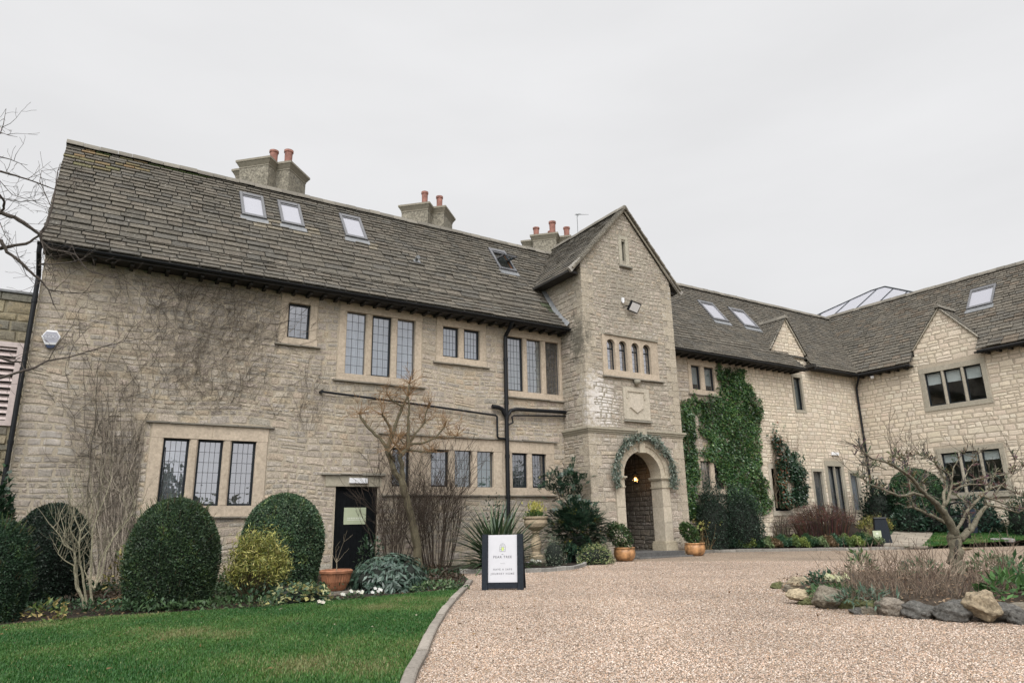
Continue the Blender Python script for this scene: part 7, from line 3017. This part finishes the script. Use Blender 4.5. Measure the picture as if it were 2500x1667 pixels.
def border_cover():
    r = np.random.default_rng(127)
    n = 24000
    s = r.uniform(0, 1, n)
    pts = np.array([(20.9, 18.95), (23.35, 16.95), (25.75, 14.95)])
    L = s * 2
    i = np.clip(L.astype(int), 0, 1)
    f_ = L - i
    a, b = pts[i], pts[i + 1]
    p = a * (1 - f_)[:, None] + b * f_[:, None]
    d = unit(b - a)
    nn = np.stack([-d[:, 1], d[:, 0]], 1)
    nn = np.where((nn[:, 1] < 0)[:, None], -nn, nn)
    w = r.uniform(.05, 1.5, n)
    p = p + nn * w[:, None]
    lumps = .5 + .5 * np.sin(s * 61 + 2 * np.sin(s * 23)) * np.cos(w * 5)
    z = zr_np(p[:, 0], p[:, 1]) - .03 + (.10 + .28 * lumps) * r.uniform(.3, 1, n)
    cid = ((s * 19).astype(int) * 7 + 3) % 6
    pal = np.array([(.10, .15, .05), (.20, .25, .07), (.04, .09, .04), (.15, .20, .09), (.16, .11, .06), (.05, .11, .06)])
    cols = pal[cid] * r.uniform(.65, 1.35, (n, 1))
    o = leaves('ground_cover', np.stack([p[:, 0], p[:, 1], z], 1), rdir(n, r) + Z3 * .3 + np.array([-.3, -.5, 0]), Z3 + rdir(n, r) * .6, r.uniform(.05, .10, n), r.uniform(.035, .06, n), cols, M['leaf'], None, (23, 17, 0))
    tag(o, None, None, None, 'stuff')


border_cover()
# reddish bare shrub and its neighbours
def twig_mound(name, pl, pr, ptop, pbase, n, seed, label, cols, cat='shrub', arch=.8, rr=.008, lf=0, lcols=None, Yo=.5):
    b = GR(P((pl + pr) / 2, pbase))
    Y = b[1] + Yo
    (cx, cy, z0), r_, h = shrub_place(pl, pr, ptop, Y, zr(b[0], b[1]) - .05)
    z0 = zr(cx, cy) - .05
    h = FY(P((pl + pr) / 2, ptop), Y)[2] - z0
    r_ *= 1.2
    R = random.Random(seed)
    t = thing(name, (cx, cy, z0), label, cat)
    mb = MB()
    tips = []
    for i in range(n):
        a = R.uniform(0, 6.283)
        q_ = math.sqrt(R.random())
        p0 = np.array([cx + .7 * r_ * q_ * math.cos(a), cy + .5 * r_ * q_ * math.sin(a), z0])
        e_ = np.array([cx + r_ * q_ * math.cos(a), cy + r_ * .7 * q_ * math.sin(a), z0 + h * (1 - .55 * q_ ** 2) * R.uniform(.6, 1.05)])
        m = p0 * .45 + e_ * .55 + np.array([0, 0, h * .25 * arch])
        mb.tube([p0, p0 * .5 + m * .5 + np.array([R.gauss(0, .03), R.gauss(0, .03), .05]), m, e_], [rr, rr * .9, rr * .7, rr * .45], 3, tuple(c * R.uniform(.7, 1.3) for c in R.choice(cols)), cap=False)
        for k in range(3):
            s = R.uniform(.3, 1)
            q0 = m * (1 - s) + e_ * s
            mb.tube([q0, q0 + np.array([R.gauss(0, .14), R.gauss(0, .12), R.gauss(.03, .12)])], [rr * .5, rr * .35], 3, tuple(c * R.uniform(.7, 1.3) for c in R.choice(cols)), cap=False)
        tips.append((m, e_))
    mb.build('stems', M['bark'], t)
    if lf:
        r = np.random.default_rng(seed)
        k = r.integers(0, n, lf)
        s = r.uniform(0, 1, (lf, 1))
        tm = np.array([q[0] for q in tips])[k]
        te = np.array([q[1] for q in tips])[k]
        p = tm * (1 - s) + te * s + r.normal(0, .05, (lf, 3))
        leaves('foliage', p, rdir(lf, r) + Z3 * .2, Z3 + rdir(lf, r), .07, .035, palette(lf, lcols, .3, r), M['leaf'], t)
    return t


twig_mound('bare_shrub', 1793, 1967, 1152, 1240, 520, 131, 'wide reddish-brown leafless shrub before the pale wing windows', [(.075, .045, .034), (.10, .062, .045), (.055, .04, .03), (.14, .07, .055)], Yo=.9, rr=.011)
twig_mound('bare_shrub', 1835, 1985, 1075, 1225, 150, 132, 'tall sparse brown stems rising behind the reddish-brown shrub', [(.15, .12, .09), (.11, .085, .06)], arch=.1, Yo=2.2, rr=.009)
twig_mound('bare_shrub', 1750, 1815, 1178, 1240, 160, 133, 'small grey-brown twiggy shrub between the dark evergreen and the reddish shrub', [(.13, .105, .08), (.09, .07, .05)], Yo=.8)
twig_mound('leafy_shrub', 1955, 2048, 1180, 1238, 130, 134, 'yellow-green leafy shrub behind the black plinth box', [(.10, .09, .05)], lf=2200, lcols=[(.16, .17, .04), (.22, .21, .05), (.09, .11, .03), (.30, .24, .06)], Yo=.6)
twig_mound('grass_clump', 1975, 2012, 1205, 1248, 110, 135, 'tuft of straw-coloured stems left of the black plinth box', [(.33, .26, .15), (.26, .2, .11)], arch=.05, Yo=.15, rr=.005, cat='plant')


def plinth_box():
    b = GR(P(2034, 1247))
    z0 = zr(b[0], b[1])
    Y = b[1] + .15
    c = np.array([b[0] + .1, Y, z0])
    hh = FY(P(2033, 1187), Y)[2] - z0
    U = unit(np.array([.62, -.78, 0]))
    W_ = np.array([.78, .62, 0])
    t = thing('black_plinth', c, 'tapered black plinth box standing beside the paved path', 'plinth')
    mb = MB()
    lo, hi = .29, .20
    q = lambda u, w, z: c + U * u + W_ * w + Z3 * z
    vs = [q(-lo, -lo, -.05), q(lo, -lo, -.05), q(lo, lo, -.05), q(-lo, lo, -.05), q(-hi, -hi, hh * .95), q(hi, -hi, hh * .95), q(hi, hi, hh * .95), q(-hi, hi, hh * .95)]
    mb.add(vs, [(0, 3, 2, 1), (4, 5, 6, 7), (0, 1, 5, 4), (1, 2, 6, 5), (2, 3, 7, 6), (3, 0, 4, 7)])
    mb.build('body', M['sign_navy'], t)
    mb = MB()
    h2 = hi + .03
    vs = [q(-h2, -h2, hh * .95), q(h2, -h2, hh * .95), q(h2, h2, hh * .95), q(-h2, h2, hh * .95), q(-h2 * .9, -h2 * .9, hh), q(h2 * .9, -h2 * .9, hh), q(h2 * .9, h2 * .9, hh), q(-h2 * .9, h2 * .9, hh)]
    mb.add(vs, [(0, 3, 2, 1), (4, 5, 6, 7), (0, 1, 5, 4), (1, 2, 6, 5), (2, 3, 7, 6), (3, 0, 4, 7)])
    mb.build('cap', M['metal_black'], t)
    # small sign leaning in front of it
    b2 = GR(P(2019, 1250))
    z2 = zr(b2[0], b2[1])
    c2 = np.array([b2[0] - .05, b2[1] - .02, z2])
    top = FY(P(2020, 1217), c2[1])[2] - z2
    t2 = thing('garden_sign', c2, 'small sage-green sign in front of the black plinth box', 'sign')
    N_ = np.array([-.72, -.69, 0])
    U2 = np.array([.69, -.72, 0])
    F_ = (c2, U2, N_, Z3)
    mb = MB()
    mb.fbox(F_, -.16, .16, .06, top, -.012, .0)
    for s in (-.1, .1):
        mb.fbox(F_, s - .015, s + .015, -.1, top * .8, -.03, -.013)
    mb.build('post', M['metal_black'], t2)
    mb = MB()
    mb.fbox(F_, -.145, .145, .075, top - .015, .001, .006)
    p = mb.build('panel', M['sage'], t2)
    mb = MB()
    mb.fbox(F_, -.04, .04, top * .70, top * .84, .006, .0075)
    for k in range(3):
        mb.fbox(F_, -.09, .09, top * (.52 - .1 * k), top * (.535 - .1 * k), .006, .0075)
    mb.build('lettering', M['pale_ink'], p)


plinth_box()


def far_shrub(kind, pl, pr, ptop, X, n, L, W, cols, label, seed, build='clump', mat='leaf', **kw):
    """shrubs near the far wing: place by depth X in front of its wall"""
    pc = (pl + pr) / 2
    c = FX(P(pc, 1180), X)
    z0 = zr(c[0], c[1])
    dist = math.hypot(c[0], c[1])
    r_ = (pr - pl) * 1.06293 / FOC * dist * .5 * .93
    h = FX(P(pc, ptop), X)[2] - z0
    if build == 'dome':
        return dome(kind, (c[0], c[1], z0), r_, r_, h, n, L, W, cols, label, 'shrub', seed=seed, mat=mat, **kw)
    return clump(kind, (c[0], c[1], z0), r_, r_, h, n, L, W, cols, label, 'shrub', seed=seed, mat=mat, **kw)


far_shrub('evergreen_shrub', 1984, 2066, 1104, 31.5, 2600, .17, .06, [(.012, .028, .016), (.018, .038, .022), (.008, .018, .012)], 'very dark evergreen shrub in the inner corner below the downpipe', 141)
far_shrub('clipped_shrub', 2058, 2170, 1076, 32.2, 16000, .085, .05, [(.026, .066, .026), (.036, .085, .034), (.018, .046, .02)], 'bright green clipped dome below the far wing window', 142, 'dome', amp=.05, depth=.2)
far_shrub('laurel_shrub', 2050, 2135, 1160, 30.6, 1900, .17, .075, [(.022, .05, .030), (.034, .07, .042), (.014, .034, .02)], 'low broad-leaved laurel at the end of the paved path', 143, mat='leaf_gloss')
far_shrub('laurel_shrub', 2110, 2215, 1165, 31.3, 2200, .17, .075, [(.020, .045, .028), (.030, .062, .038), (.013, .03, .018)], 'dark broad-leaved laurel in front of the bright green dome', 144, mat='leaf_gloss')
far_shrub('laurel_shrub', 2195, 2285, 1140, 32.0, 1900, .18, .08, [(.020, .05, .034), (.030, .07, .048), (.013, .034, .02)], 'broad-leaved laurel below the sill of the far wing lower window', 145, mat='leaf_gloss')
far_shrub('evergreen_shrub', 2318, 2400, 1135, 32.2, 1700, .15, .06, [(.026, .058, .028), (.036, .075, .036), (.016, .038, .02)], 'evergreen shrub by the far wing at the right edge', 146)


def wall_foot():
    r = np.random.default_rng(147)
    n = 3000
    y = r.uniform(6, 16.2, n)
    x = 33.2 - r.uniform(0, .9, n) ** 2
    z = zr_np(x, y) + r.uniform(0, .28, n)
    o = leaves('ground_cover', np.stack([x, y, z], 1), rdir(n, r) + Z3 * .6, rdir(n, r), .16, .035, palette(n, [(.14, .09, .055), (.10, .10, .05), (.05, .07, .035), (.2, .12, .07)], .3, r), M['leaf'], None, (33, 12, 0))
    tag(o, None, None, None, 'stuff')


wall_foot()


def hoop_stand():
    b = GR(P(2228, 1238))
    z0 = zr(b[0], b[1])
    t = thing('garden_stand', (b[0], b[1], z0), 'dark stand with arched top and navy back leg on the far lawn', 'stand')
    fq = crop(2100, 1150, 5.88)
    X0 = b[0]
    at = lambda x, y, dx=0: FX(fq(x, y), X0 + dx)
    mb = MB()
    hoop = [at(1270, 790), at(1275, 520), at(1300, 465), at(1400, 445), at(1490, 455), at(1520, 520), at(1545, 760), at(1590, 1000)]
    mb.tube(hoop, .035, 8)
    mb.tube([at(1275, 650), at(1530, 640)], .025, 6)
    mb.build('hoop_frame', M['metal_black'], t)
    mb = MB()
    a, b_, c, d = at(1440, 620), at(1540, 620), at(1605, 1005), at(1530, 1000)
    off = np.array([.05, .02, 0])
    mb.add([a, b_, c, d, a + off, b_ + off, c + off, d + off], [(0, 1, 2, 3), (7, 6, 5, 4), (0, 4, 5, 1), (1, 5, 6, 2), (2, 6, 7, 3), (3, 7, 4, 0)])
    mb.build('front_panel', M['metal_black'], t)
    mb = MB()
    a, b_, c, d = at(1570, 545, .7), at(1660, 545, .7), at(1690, 885, .7), at(1610, 885, .7)
    mb.add([a, b_, c, d, a + off, b_ + off, c + off, d + off], [(0, 1, 2, 3), (7, 6, 5, 4), (0, 4, 5, 1), (1, 5, 6, 2), (2, 6, 7, 3), (3, 7, 4, 0)])
    mb.build('leg', mat_plain('navy_paint', (.02, .03, .05), .5, .1), t)


hoop_stand()
# manhole covers
fq = crop(1640, 1050, 2.735)
for (x0, x1), lab in (((2130, 2192), 'left of two round inspection covers set in the far lawn'), ((2205, 2290), 'right, larger of two round inspection covers set in the far lawn')):
    a, b = GR(fq(x0, 734)), GR(fq(x1, 734))
    c = (a + b) / 2
    r0 = np.linalg.norm(b - a) / 2 * .95
    mb = MB()
    n = 28
    vs = []
    for rr, dz in ((r0 * 1.08, -.06), (r0 * 1.08, .03), (r0 * .95, .04), (r0 * .9, .025), (.02, .025)):
        for k in range(n):
            x, y = c[0] + rr * math.cos(k * 6.2832 / n), c[1] + rr * math.sin(k * 6.2832 / n)
            vs.append((x, y, zr(x, y) + dz + .02))
    mb.add(vs, [(i * n + j, i * n + (j + 1) % n, (i + 1) * n + (j + 1) % n, (i + 1) * n + j) for i in range(4) for j in range(n)], (.24, .23, .22))
    tag(mb.build('inspection_cover', M['kerb'], None, c), lab, 'cover', 'inspection covers on the far lawn')

# ------------------------------------------------------------------ rockery with the gnarled tree
ISL = [(10.7, 8.35), (9.55, 7.3), (9.05, 6.6), (8.85, 5.9), (8.8, 5.2), (8.9, 4.6), (9.2, 4.05), (9.7, 3.3), (10.6, 2.4), (12.2, 1.9), (14.0, 2.3), (15.2, 3.6), (15.6, 5.2), (15.2, 6.9), (14.2, 8.0), (12.8, 8.7), (11.6, 8.75)]
IC = np.array([12.2, 5.5])


def isl_z(x, y):
    d = np.hypot(x - IC[0], y - IC[1]) / 3.6
    return .12 + .16 * np.clip(1 - d, 0, 1)


def island():
    mb = MB()
    vs, fs = [(IC[0], IC[1], .28)], []
    n, m = len(ISL), 6
    for k in range(1, m + 1):
        for x, y in ISL:
            t = k / m
            px, py = IC[0] + (x - IC[0]) * t, IC[1] + (y - IC[1]) * t
            vs.append((px, py, (float(isl_z(px, py)) + .02 * math.sin(px * 9 + py * 7)) if k < m else -.05))
    for j in range(n):
        fs.append((0, 1 + j, 1 + (j + 1) % n))
        for k in range(m - 1):
            fs.append((1 + k * n + j, 1 + (k + 1) * n + j, 1 + (k + 1) * n + (j + 1) % n, 1 + k * n + (j + 1) % n))
    mb.add(vs, fs, (.06, .045, .032))
    tag(mb.build('planting_bed', M['soil'], None, (IC[0], IC[1], 0), smooth=True), kind='structure')

    def pts(r, n):
        a = r.uniform(0, 6.283, n)
        q = np.sqrt(r.uniform(0, .9, n))
        x, y = IC[0] + 3.2 * q * np.cos(a), IC[1] + 3.3 * q * np.sin(a)
        return np.stack([x, y, isl_z(x, y) + r.uniform(.0, .03, n)], 1)
    litter('leaf_litter', pts, 3500, 151, [(.16, .10, .06), (.22, .15, .09), (.10, .07, .045), (.28, .2, .13)], .06)


island()
import bmesh
from mathutils import noise as mnoise


def rock(c, sx, sy, sz, yaw, seed, col, label, tilt=0.0, flat=.5):
    bm = bmesh.new()
    bmesh.ops.create_icosphere(bm, subdivisions=5, radius=1)
    r = random.Random(seed)
    planes = []
    for i in range(9):
        v = Vector((r.gauss(0, 1), r.gauss(0, 1), r.gauss(0, .8))).normalized()
        planes.append((v, r.uniform(.62, .9)))
    ph = [r.uniform(0, 6) for _ in range(6)]
    for v in bm.verts:
        p = v.co.copy()
        for n_, d in planes:
            e_ = p.dot(n_) - d
            if e_ > 0:
                p -= n_ * e_ * .85
        p *= 1 + .05 * math.sin(p.x * 5 + ph[0]) * math.sin(p.y * 6 + ph[1]) + .04 * math.sin(p.z * 9 + ph[2] + p.x * 4) + .022 * math.sin(p.x * 17 + ph[3]) * math.sin(p.y * 15 + p.z * 13 + ph[4])
        q_ = p * 1.9 + Vector((seed * 3.7, seed * 1.3, 0))
        v.co = p * (1 + .11 * mnoise.fractal(q_, .9, 2.1, 5) + .05 * abs(mnoise.noise(q_ * 5)))
    rot = Matrix.Rotation(yaw, 4, 'Z') @ Matrix.Rotation(tilt, 4, 'Y')
    zs = []
    for v in bm.verts:
        v.co = rot @ Vector((v.co.x * sx, v.co.y * sy, v.co.z * sz))
        zs.append(v.co.z)
    lo = min(zs)
    me = bpy.data.meshes.new('rock')
    bm.to_mesh(me)
    bm.free()
    for v in me.vertices:
        v.co.z -= lo
    me.polygons.foreach_set('use_smooth', np.ones(len(me.polygons), bool))
    at = me.color_attributes.new('Col', 'FLOAT_COLOR', 'CORNER')
    at.data.foreach_set('color', np.tile(np.array([*col, 1], np.float32), len(me.loops)))
    me.materials.append(M['rock'])
    o = bpy.data.objects.new('rock', me)
    COL.objects.link(o)
    o.location = c
    tag(o, label, 'rock', 'rocks edging the rockery bed')
    return o


fr_ = crop(1860, 1300, 3.675)
TAN, GRY, DRK, MOS = (.30, .25, .17), (.20, .175, .135), (.115, .11, .10), (.11, .115, .05)
ROCKS = [(150, 505, 150, 62, MOS, 0, 'flat mossy rock at the leftmost tip of the rockery'),
         (255, 535, 140, 90, GRY, 0, 'grey rock half hidden behind the pale tan slab'),
         (345, 520, 200, 130, TAN, .03, 'rounded buff rock behind the pale tan slab at the left tip'),
         (470, 470, 120, 75, GRY, .05, 'smaller grey stone at the back of the left tip'),
         (350, 592, 235, 95, (.40, .33, .22), .08, 'pale tan slab tilted over the mossy stones at the left tip'),
         (410, 650, 160, 70, MOS, 0, 'low mossy stone beneath the pale tan slab'),
         (500, 520, 110, 60, GRY, .1, 'small grey stone beside the pale primroses'),
         (605, 690, 290, 185, GRY, 0, 'large rounded grey-brown boulder left of the mossy ledge'),
         (800, 690, 230, 95, MOS, .0, 'long mossy layered ledge stone right of the large boulder'),
         (860, 735, 130, 70, DRK, 0, 'small dark mossy stone below the mossy ledge'),
         (960, 738, 130, 72, GRY, 0, 'small knobbly stone beside the flat-topped grey rock'),
         (975, 672, 160, 60, MOS, .08, 'flat moss-topped stone above the knobbly stone'),
         (1155, 752, 260, 140, (.22, .19, .155), 0, 'flat-topped grey rock in the middle of the front edge'),
         (1430, 778, 270, 140, DRK, 0, 'dark lichened rock right of the flat-topped grey rock'),
         (1745, 805, 350, 170, DRK, 0, 'widest dark rock in front of the tree'),
         (2005, 770, 270, 200, (.29, .235, .16), .06, 'rounded tan boulder perched on the dark rocks below the tree'),
         (2150, 815, 340, 150, DRK, 0, 'dark rock below the perched tan boulder'),
         (2290, 705, 240, 65, GRY, .12, 'thin grey slab at the right edge of the rockery'),
         (2360, 830, 200, 130, DRK, 0, 'dark rock at the bottom right edge of the photo'),
         (1285, 352, 75, 95, DRK, .15, 'dark upright stone among the twigs at the back of the rockery')]
for i, (px, py, w_, h_, col, dz, lab) in enumerate(ROCKS):
    c = G(fr_(px, py), dz)
    dist = np.linalg.norm(c - CAMP)
    w_m = w_ / 3.675 / FOC * dist
    h_m = h_ / 3.675 / FOC * dist
    away = unit(np.array([c[0], c[1]]))
    c2 = (c[0] + away[0] * w_m * .32, c[1] + away[1] * w_m * .30, dz - .05)
    rock(c2, w_m * .47, w_m * .36, h_m * .43 + .02, math.atan2(away[1], away[0]) - math.pi / 2, 200 + i, col, lab, .12 * math.sin(i * 2.1))


def apple():
    f = crop(2050, 1050, 5.2267)
    R = random.Random(161)
    Y = 6.2
    b = FY(f(1495, 1800), Y)
    t = thing('gnarled_tree', (b[0], Y, .2), 'gnarled leafless fruit tree with lichened spreading branches in the rockery bed', 'tree')
    col = (.17, .152, .108)
    mb = MB()
    limb(mb, f, [(1510, 1990, .135), (1500, 1800, .108), (1488, 1600, .102), (1480, 1450, .108), (1470, 1330, .10)], Y, (0, 0), R, col, 10)
    mb.tube([FY(f(1500, 1400), Y - .1), FY(f(1490, 1500), Y - .115), FY(f(1480, 1640), Y - .10)], [.02, .03, .02], 6, (.05, .045, .035))
    mb.build('trunk', M['bark_old'], t, smooth=True)
    mb = MB()
    L = [[(1470, 1350, .10), (1400, 1180, .085), (1330, 1060), (1290, 1000, .072), (1200, 900), (1100, 830, .060), (1000, 720), (930, 620, .05), (870, 570), (780, 510), (680, 440, .038), (580, 400), (400, 360, .025), (300, 270), (265, 215, .012)],
         [(1420, 1230, .06), (1330, 1170, .055), (1200, 1100, .048), (1060, 1040), (940, 980, .038), (865, 985, .028)],
         [(940, 985, .034), (930, 930), (900, 860), (890, 680, .032), (905, 600, .02)],
         [(1065, 835, .045), (940, 800, .04), (850, 830), (750, 835), (600, 780), (480, 720, .026), (380, 690), (300, 620), (255, 585, .014)],
         [(1100, 825, .034), (1090, 720), (1060, 660), (1000, 690, .02)],
         [(1055, 650, .022), (1090, 610), (1145, 565, .012)],
         [(870, 575, .03), (840, 480), (832, 400), (850, 330, .012)],
         [(600, 500, .022), (500, 460), (400, 440), (370, 462), (270, 440, .012)],
         [(1310, 1000, .058), (1380, 900, .05), (1420, 780), (1430, 640, .036), (1400, 560), (1280, 480), (1200, 400, .022), (1100, 340), (980, 300, .01)],
         [(1330, 965, .052), (1330, 800, .046), (1370, 720), (1330, 600), (1260, 480, .028), (1200, 370), (1090, 320, .012)],
         [(1485, 1330, .055), (1500, 1260, .05), (1580, 1130), (1620, 1030), (1700, 950, .045), (1830, 820), (1920, 740, .04), (1960, 600, .03), (2000, 540, .016)],
         [(1550, 1390, .075), (1640, 1290, .07), (1720, 1190, .062), (1800, 1050), (1880, 960, .05), (1960, 860, .034), (2060, 700, .024), (2210, 560, .012)],
         [(1885, 950, .034), (2100, 1000, .03), (2280, 1050, .024), (2350, 1010), (2450, 960, .012)],
         [(1850, 845, .032), (2000, 900), (2150, 960, .024), (2330, 1000), (2460, 1010, .012)],
         [(1925, 740, .03), (2050, 700), (2250, 800, .02), (2380, 850, .01)],
         [(1445, 700, .04), (1600, 650, .036), (1800, 610), (1930, 600), (2080, 570, .028), (2200, 530), (2335, 480), (2330, 420, .012)],
         [(1470, 775, .032), (1540, 720), (1650, 690, .028), (1800, 690), (1905, 700, .016)],
         [(1605, 915, .034), (1500, 830), (1455, 775, .02)],
         [(1655, 1270, .034), (1655, 1150), (1640, 1000), (1600, 900, .02)],
         [(2200, 530, .018), (2240, 400), (2210, 300, .01)],
         [(1590, 640, .02), (1640, 500), (1740, 380), (1760, 270, .008)],
         [(1430, 640, .024), (1450, 480), (1560, 310), (1590, 290, .008)],
         [(700, 450, .018), (680, 350), (740, 300, .008)],
         [(980, 310, .01), (910, 330), (780, 330, .008)]]
    ends = []
    for i, l in enumerate(L):
        o0 = 0
        o1 = R.uniform(-.75, .75)
        l = [(*q[:2], q[2] * (.76 if q[2] > .06 else .55)) if len(q) > 2 else q for q in l]
        pts, rad = limb(mb, f, l, Y, (o0 if l[0][1] > 900 else o1 * .5, o1), R, col, 7)
        ends.append((pts, rad))
    mb.build('branches', M['bark_old'], t, smooth=True)
    mb = MB()
    for pts, rad in ends:
        for k in range(len(pts) // 4, len(pts)):
            for _ in range(4 if rad[k] < .03 else 1):
                if R.random() < .62:
                    # stubby spurs with knuckles
                    d = unit(np.array([R.gauss(0, .6), R.gauss(0, .6), R.gauss(.55, .6)]))
                    L_ = R.uniform(.04, .15)
                    p = pts[k]
                    q1 = p + d * L_ * .5
                    d2 = unit(d + np.array([R.gauss(0, .6), R.gauss(0, .6), R.gauss(.3, .5)]))
                    q2 = q1 + d2 * L_ * .5
                    c = tuple(x * R.uniform(.5, 1.1) for x in (.15, .13, .095))
                    mb.tube([p, q1, q2, q2 + d2 * .015], [.008, .0055, .0075, .003], 4, c)
                    if R.random() < .5:
                        q3 = q1 + unit(d + np.array([R.gauss(0, .9), R.gauss(0, .9), R.gauss(.2, .7)])) * L_ * .5
                        mb.tube([q1, q3, q3 + Z3 * .012], [.006, .0075, .003], 4, c)
        for _ in range(5):
            grow(mb, pts[-1 - R.randrange(min(4, len(pts)))], (R.gauss(0, .5), R.gauss(0, .5), R.gauss(.5, .5)), R.uniform(.15, .45), .008, 1, R, .4, .1, (1, 3), .5, .7, (.15, .13, .10), .0035)
        if R.random() < .5:
            grow(mb, pts[len(pts) // 2], (R.gauss(0, .3), R.gauss(0, .3), 1), R.uniform(.4, .9), .007, 1, R, .2, .1, (1, 3), .3, .6, (.16, .135, .10), .0035)
    mb.build('spurs', M['bark_old'], t)


apple()

DRY = 'leafless twiggy plant among the dry stems of the rockery bed'
for i, (px, py, hh, n, sp) in enumerate([(800, 560, .55, 34, .42), (900, 480, .5, 30, .4), (1060, 575, .62, 36, .42), (1190, 500, .6, 34, .4), (1330, 590, .55, 34, .4), (1480, 470, .6, 34, .4), (1590, 610, .55, 30, .4), (1700, 640, .5, 26, .35),
                                         (1870, 590, .5, 26, .36), (1960, 480, .55, 28, .36), (2110, 470, .55, 26, .36), (2250, 420, .6, 26, .36), (2340, 520, .55, 24, .34), (1000, 430, .55, 26, .4), (1620, 440, .6, 30, .4), (1280, 420, .55, 28, .4), (2050, 610, .4, 16, .3)]):
    R = random.Random(300 + i)
    c = G(fr_(px, min(py, 545) - 15), .22)
    z0 = float(isl_z(c[0], c[1])) - .02
    t = thing('twiggy_plant', (c[0], c[1], z0), DRY, 'plant', 'leafless twiggy plants in the rockery bed')
    mb = MB()
    for k in range(n):
        a = R.uniform(0, 6.283)
        q_ = R.random() ** .5
        p = np.array([c[0] + sp * .6 * q_ * math.cos(a), c[1] + sp * .6 * q_ * math.sin(a), z0])
        if k % 4 == 3:
            continue
        grow(mb, p, (math.cos(a) * .55 * q_ + R.gauss(0, .25), math.sin(a) * .55 * q_ + R.gauss(0, .25), 1), hh * R.uniform(.4, .95), R.uniform(.004, .0075), 1, R, .3, .05, (1, 3), .5, .6, R.choice([(.23, .175, .13), (.17, .125, .09), (.28, .22, .165), (.13, .09, .07)]), .0026)
    mb.build('stems', M['bark'], t)


def isl_clump(px, py, rx, h, n, L, W, cols, label, seed, **kw):
    c = G(fr_(px, py), .22)
    z0 = float(isl_z(c[0], c[1])) - .02
    return clump(kw.pop('kind', 'leafy_plant'), (c[0], c[1], z0), rx, rx, h, n, L, W, cols, label, 'plant', seed=seed, core=False, **kw)


isl_clump(890, 300, .26, .42, 150, .16, .045, [(.05, .11, .03), (.07, .14, .04), (.03, .07, .025)], 'upright glossy green plant at the back left of the rockery bed', 321, mat='leaf_gloss')
isl_clump(570, 440, .30, .20, 220, .10, .04, [(.035, .075, .04), (.05, .10, .05), (.025, .05, .03)], 'dark green low plant behind the pale primroses', 322)
isl_clump(640, 500, .34, .13, 240, .09, .04, [(.05, .11, .035), (.08, .14, .05), (.035, .08, .03)], 'spreading green leaves in front of the large boulder', 323)
isl_clump(900, 545, .42, .16, 240, .13, .022, [(.05, .10, .06), (.08, .13, .09), (.13, .16, .12)], 'grey-green strappy leaves above the mossy ledge', 324)
isl_clump(2220, 540, .40, .24, 190, .16, .055, [(.06, .13, .04), (.08, .17, .05), (.04, .09, .03)], 'fresh green broad leaves behind the thin grey slab', 325)
isl_clump(2090, 360, .40, .32, 260, .13, .05, [(.05, .11, .035), (.07, .13, .05)], 'leafy green plant right of the gnarled tree trunk', 326)
isl_clump(1440, 380, .36, .25, 200, .12, .045, [(.045, .10, .045), (.07, .13, .06)], 'green plant among twigs left of the gnarled tree trunk', 327)
isl_clump(2330, 470, .36, .34, 200, .14, .05, [(.045, .10, .04), (.06, .13, .05)], 'green leaves at the right edge of the rockery bed', 328)
c = G(fr_(680, 480), .2)
flowers('primrose', (c[0], c[1], .18), .2, 60, 20, 'cluster of cream flowers near the left tip of the rockery', GREEN_M, [(.52, .52, .36), (.45, .46, .26)], 329, .13, .045)
# weathered log on the lawn edge
q = G(P(2205, 1258), .12)
mb = MB()
R = random.Random(331)
p0, p1 = G(P(2192, 1257), .10), G(P(2233, 1260), .10)
mb.tube(wig(p0, p1, 6, .02, R), [.03, .05, .06, .055, .05, .04, .02], 7, (.30, .25, .16))
tag(mb.build('driftwood_log', M['bark_old'], None, q, smooth=True), 'weathered pale log lying on the edge of the far lawn right of the tree', 'log')


# trees across the drive, behind the camera: only their reflection shows in the panes
def far_trees():
    r = np.random.default_rng(401)
    n = 26000
    x = r.uniform(-45, 60, n)
    hgt = 3.6 + 1.6 * np.sin(x * .31) + 1.6 * np.sin(x * .83 + 1) + 1.0 * np.sin(x * 1.9)
    z = hgt * r.uniform(0, 1, n) ** .7
    y = -34 + r.normal(0, 1.6, n)
    o = leaves('distant_trees', np.stack([x, y, z], 1), rdir(n, r), rdir(n, r), r.uniform(.5, 1.1, n), r.uniform(.4, .8, n), palette(n, [(.06, .075, .035), (.09, .085, .045), (.05, .06, .03), (.12, .09, .05)], .3, r), M['leaf'], None, (0, -34, 0))
    tag(o, None, None, None, 'stuff')


far_trees()
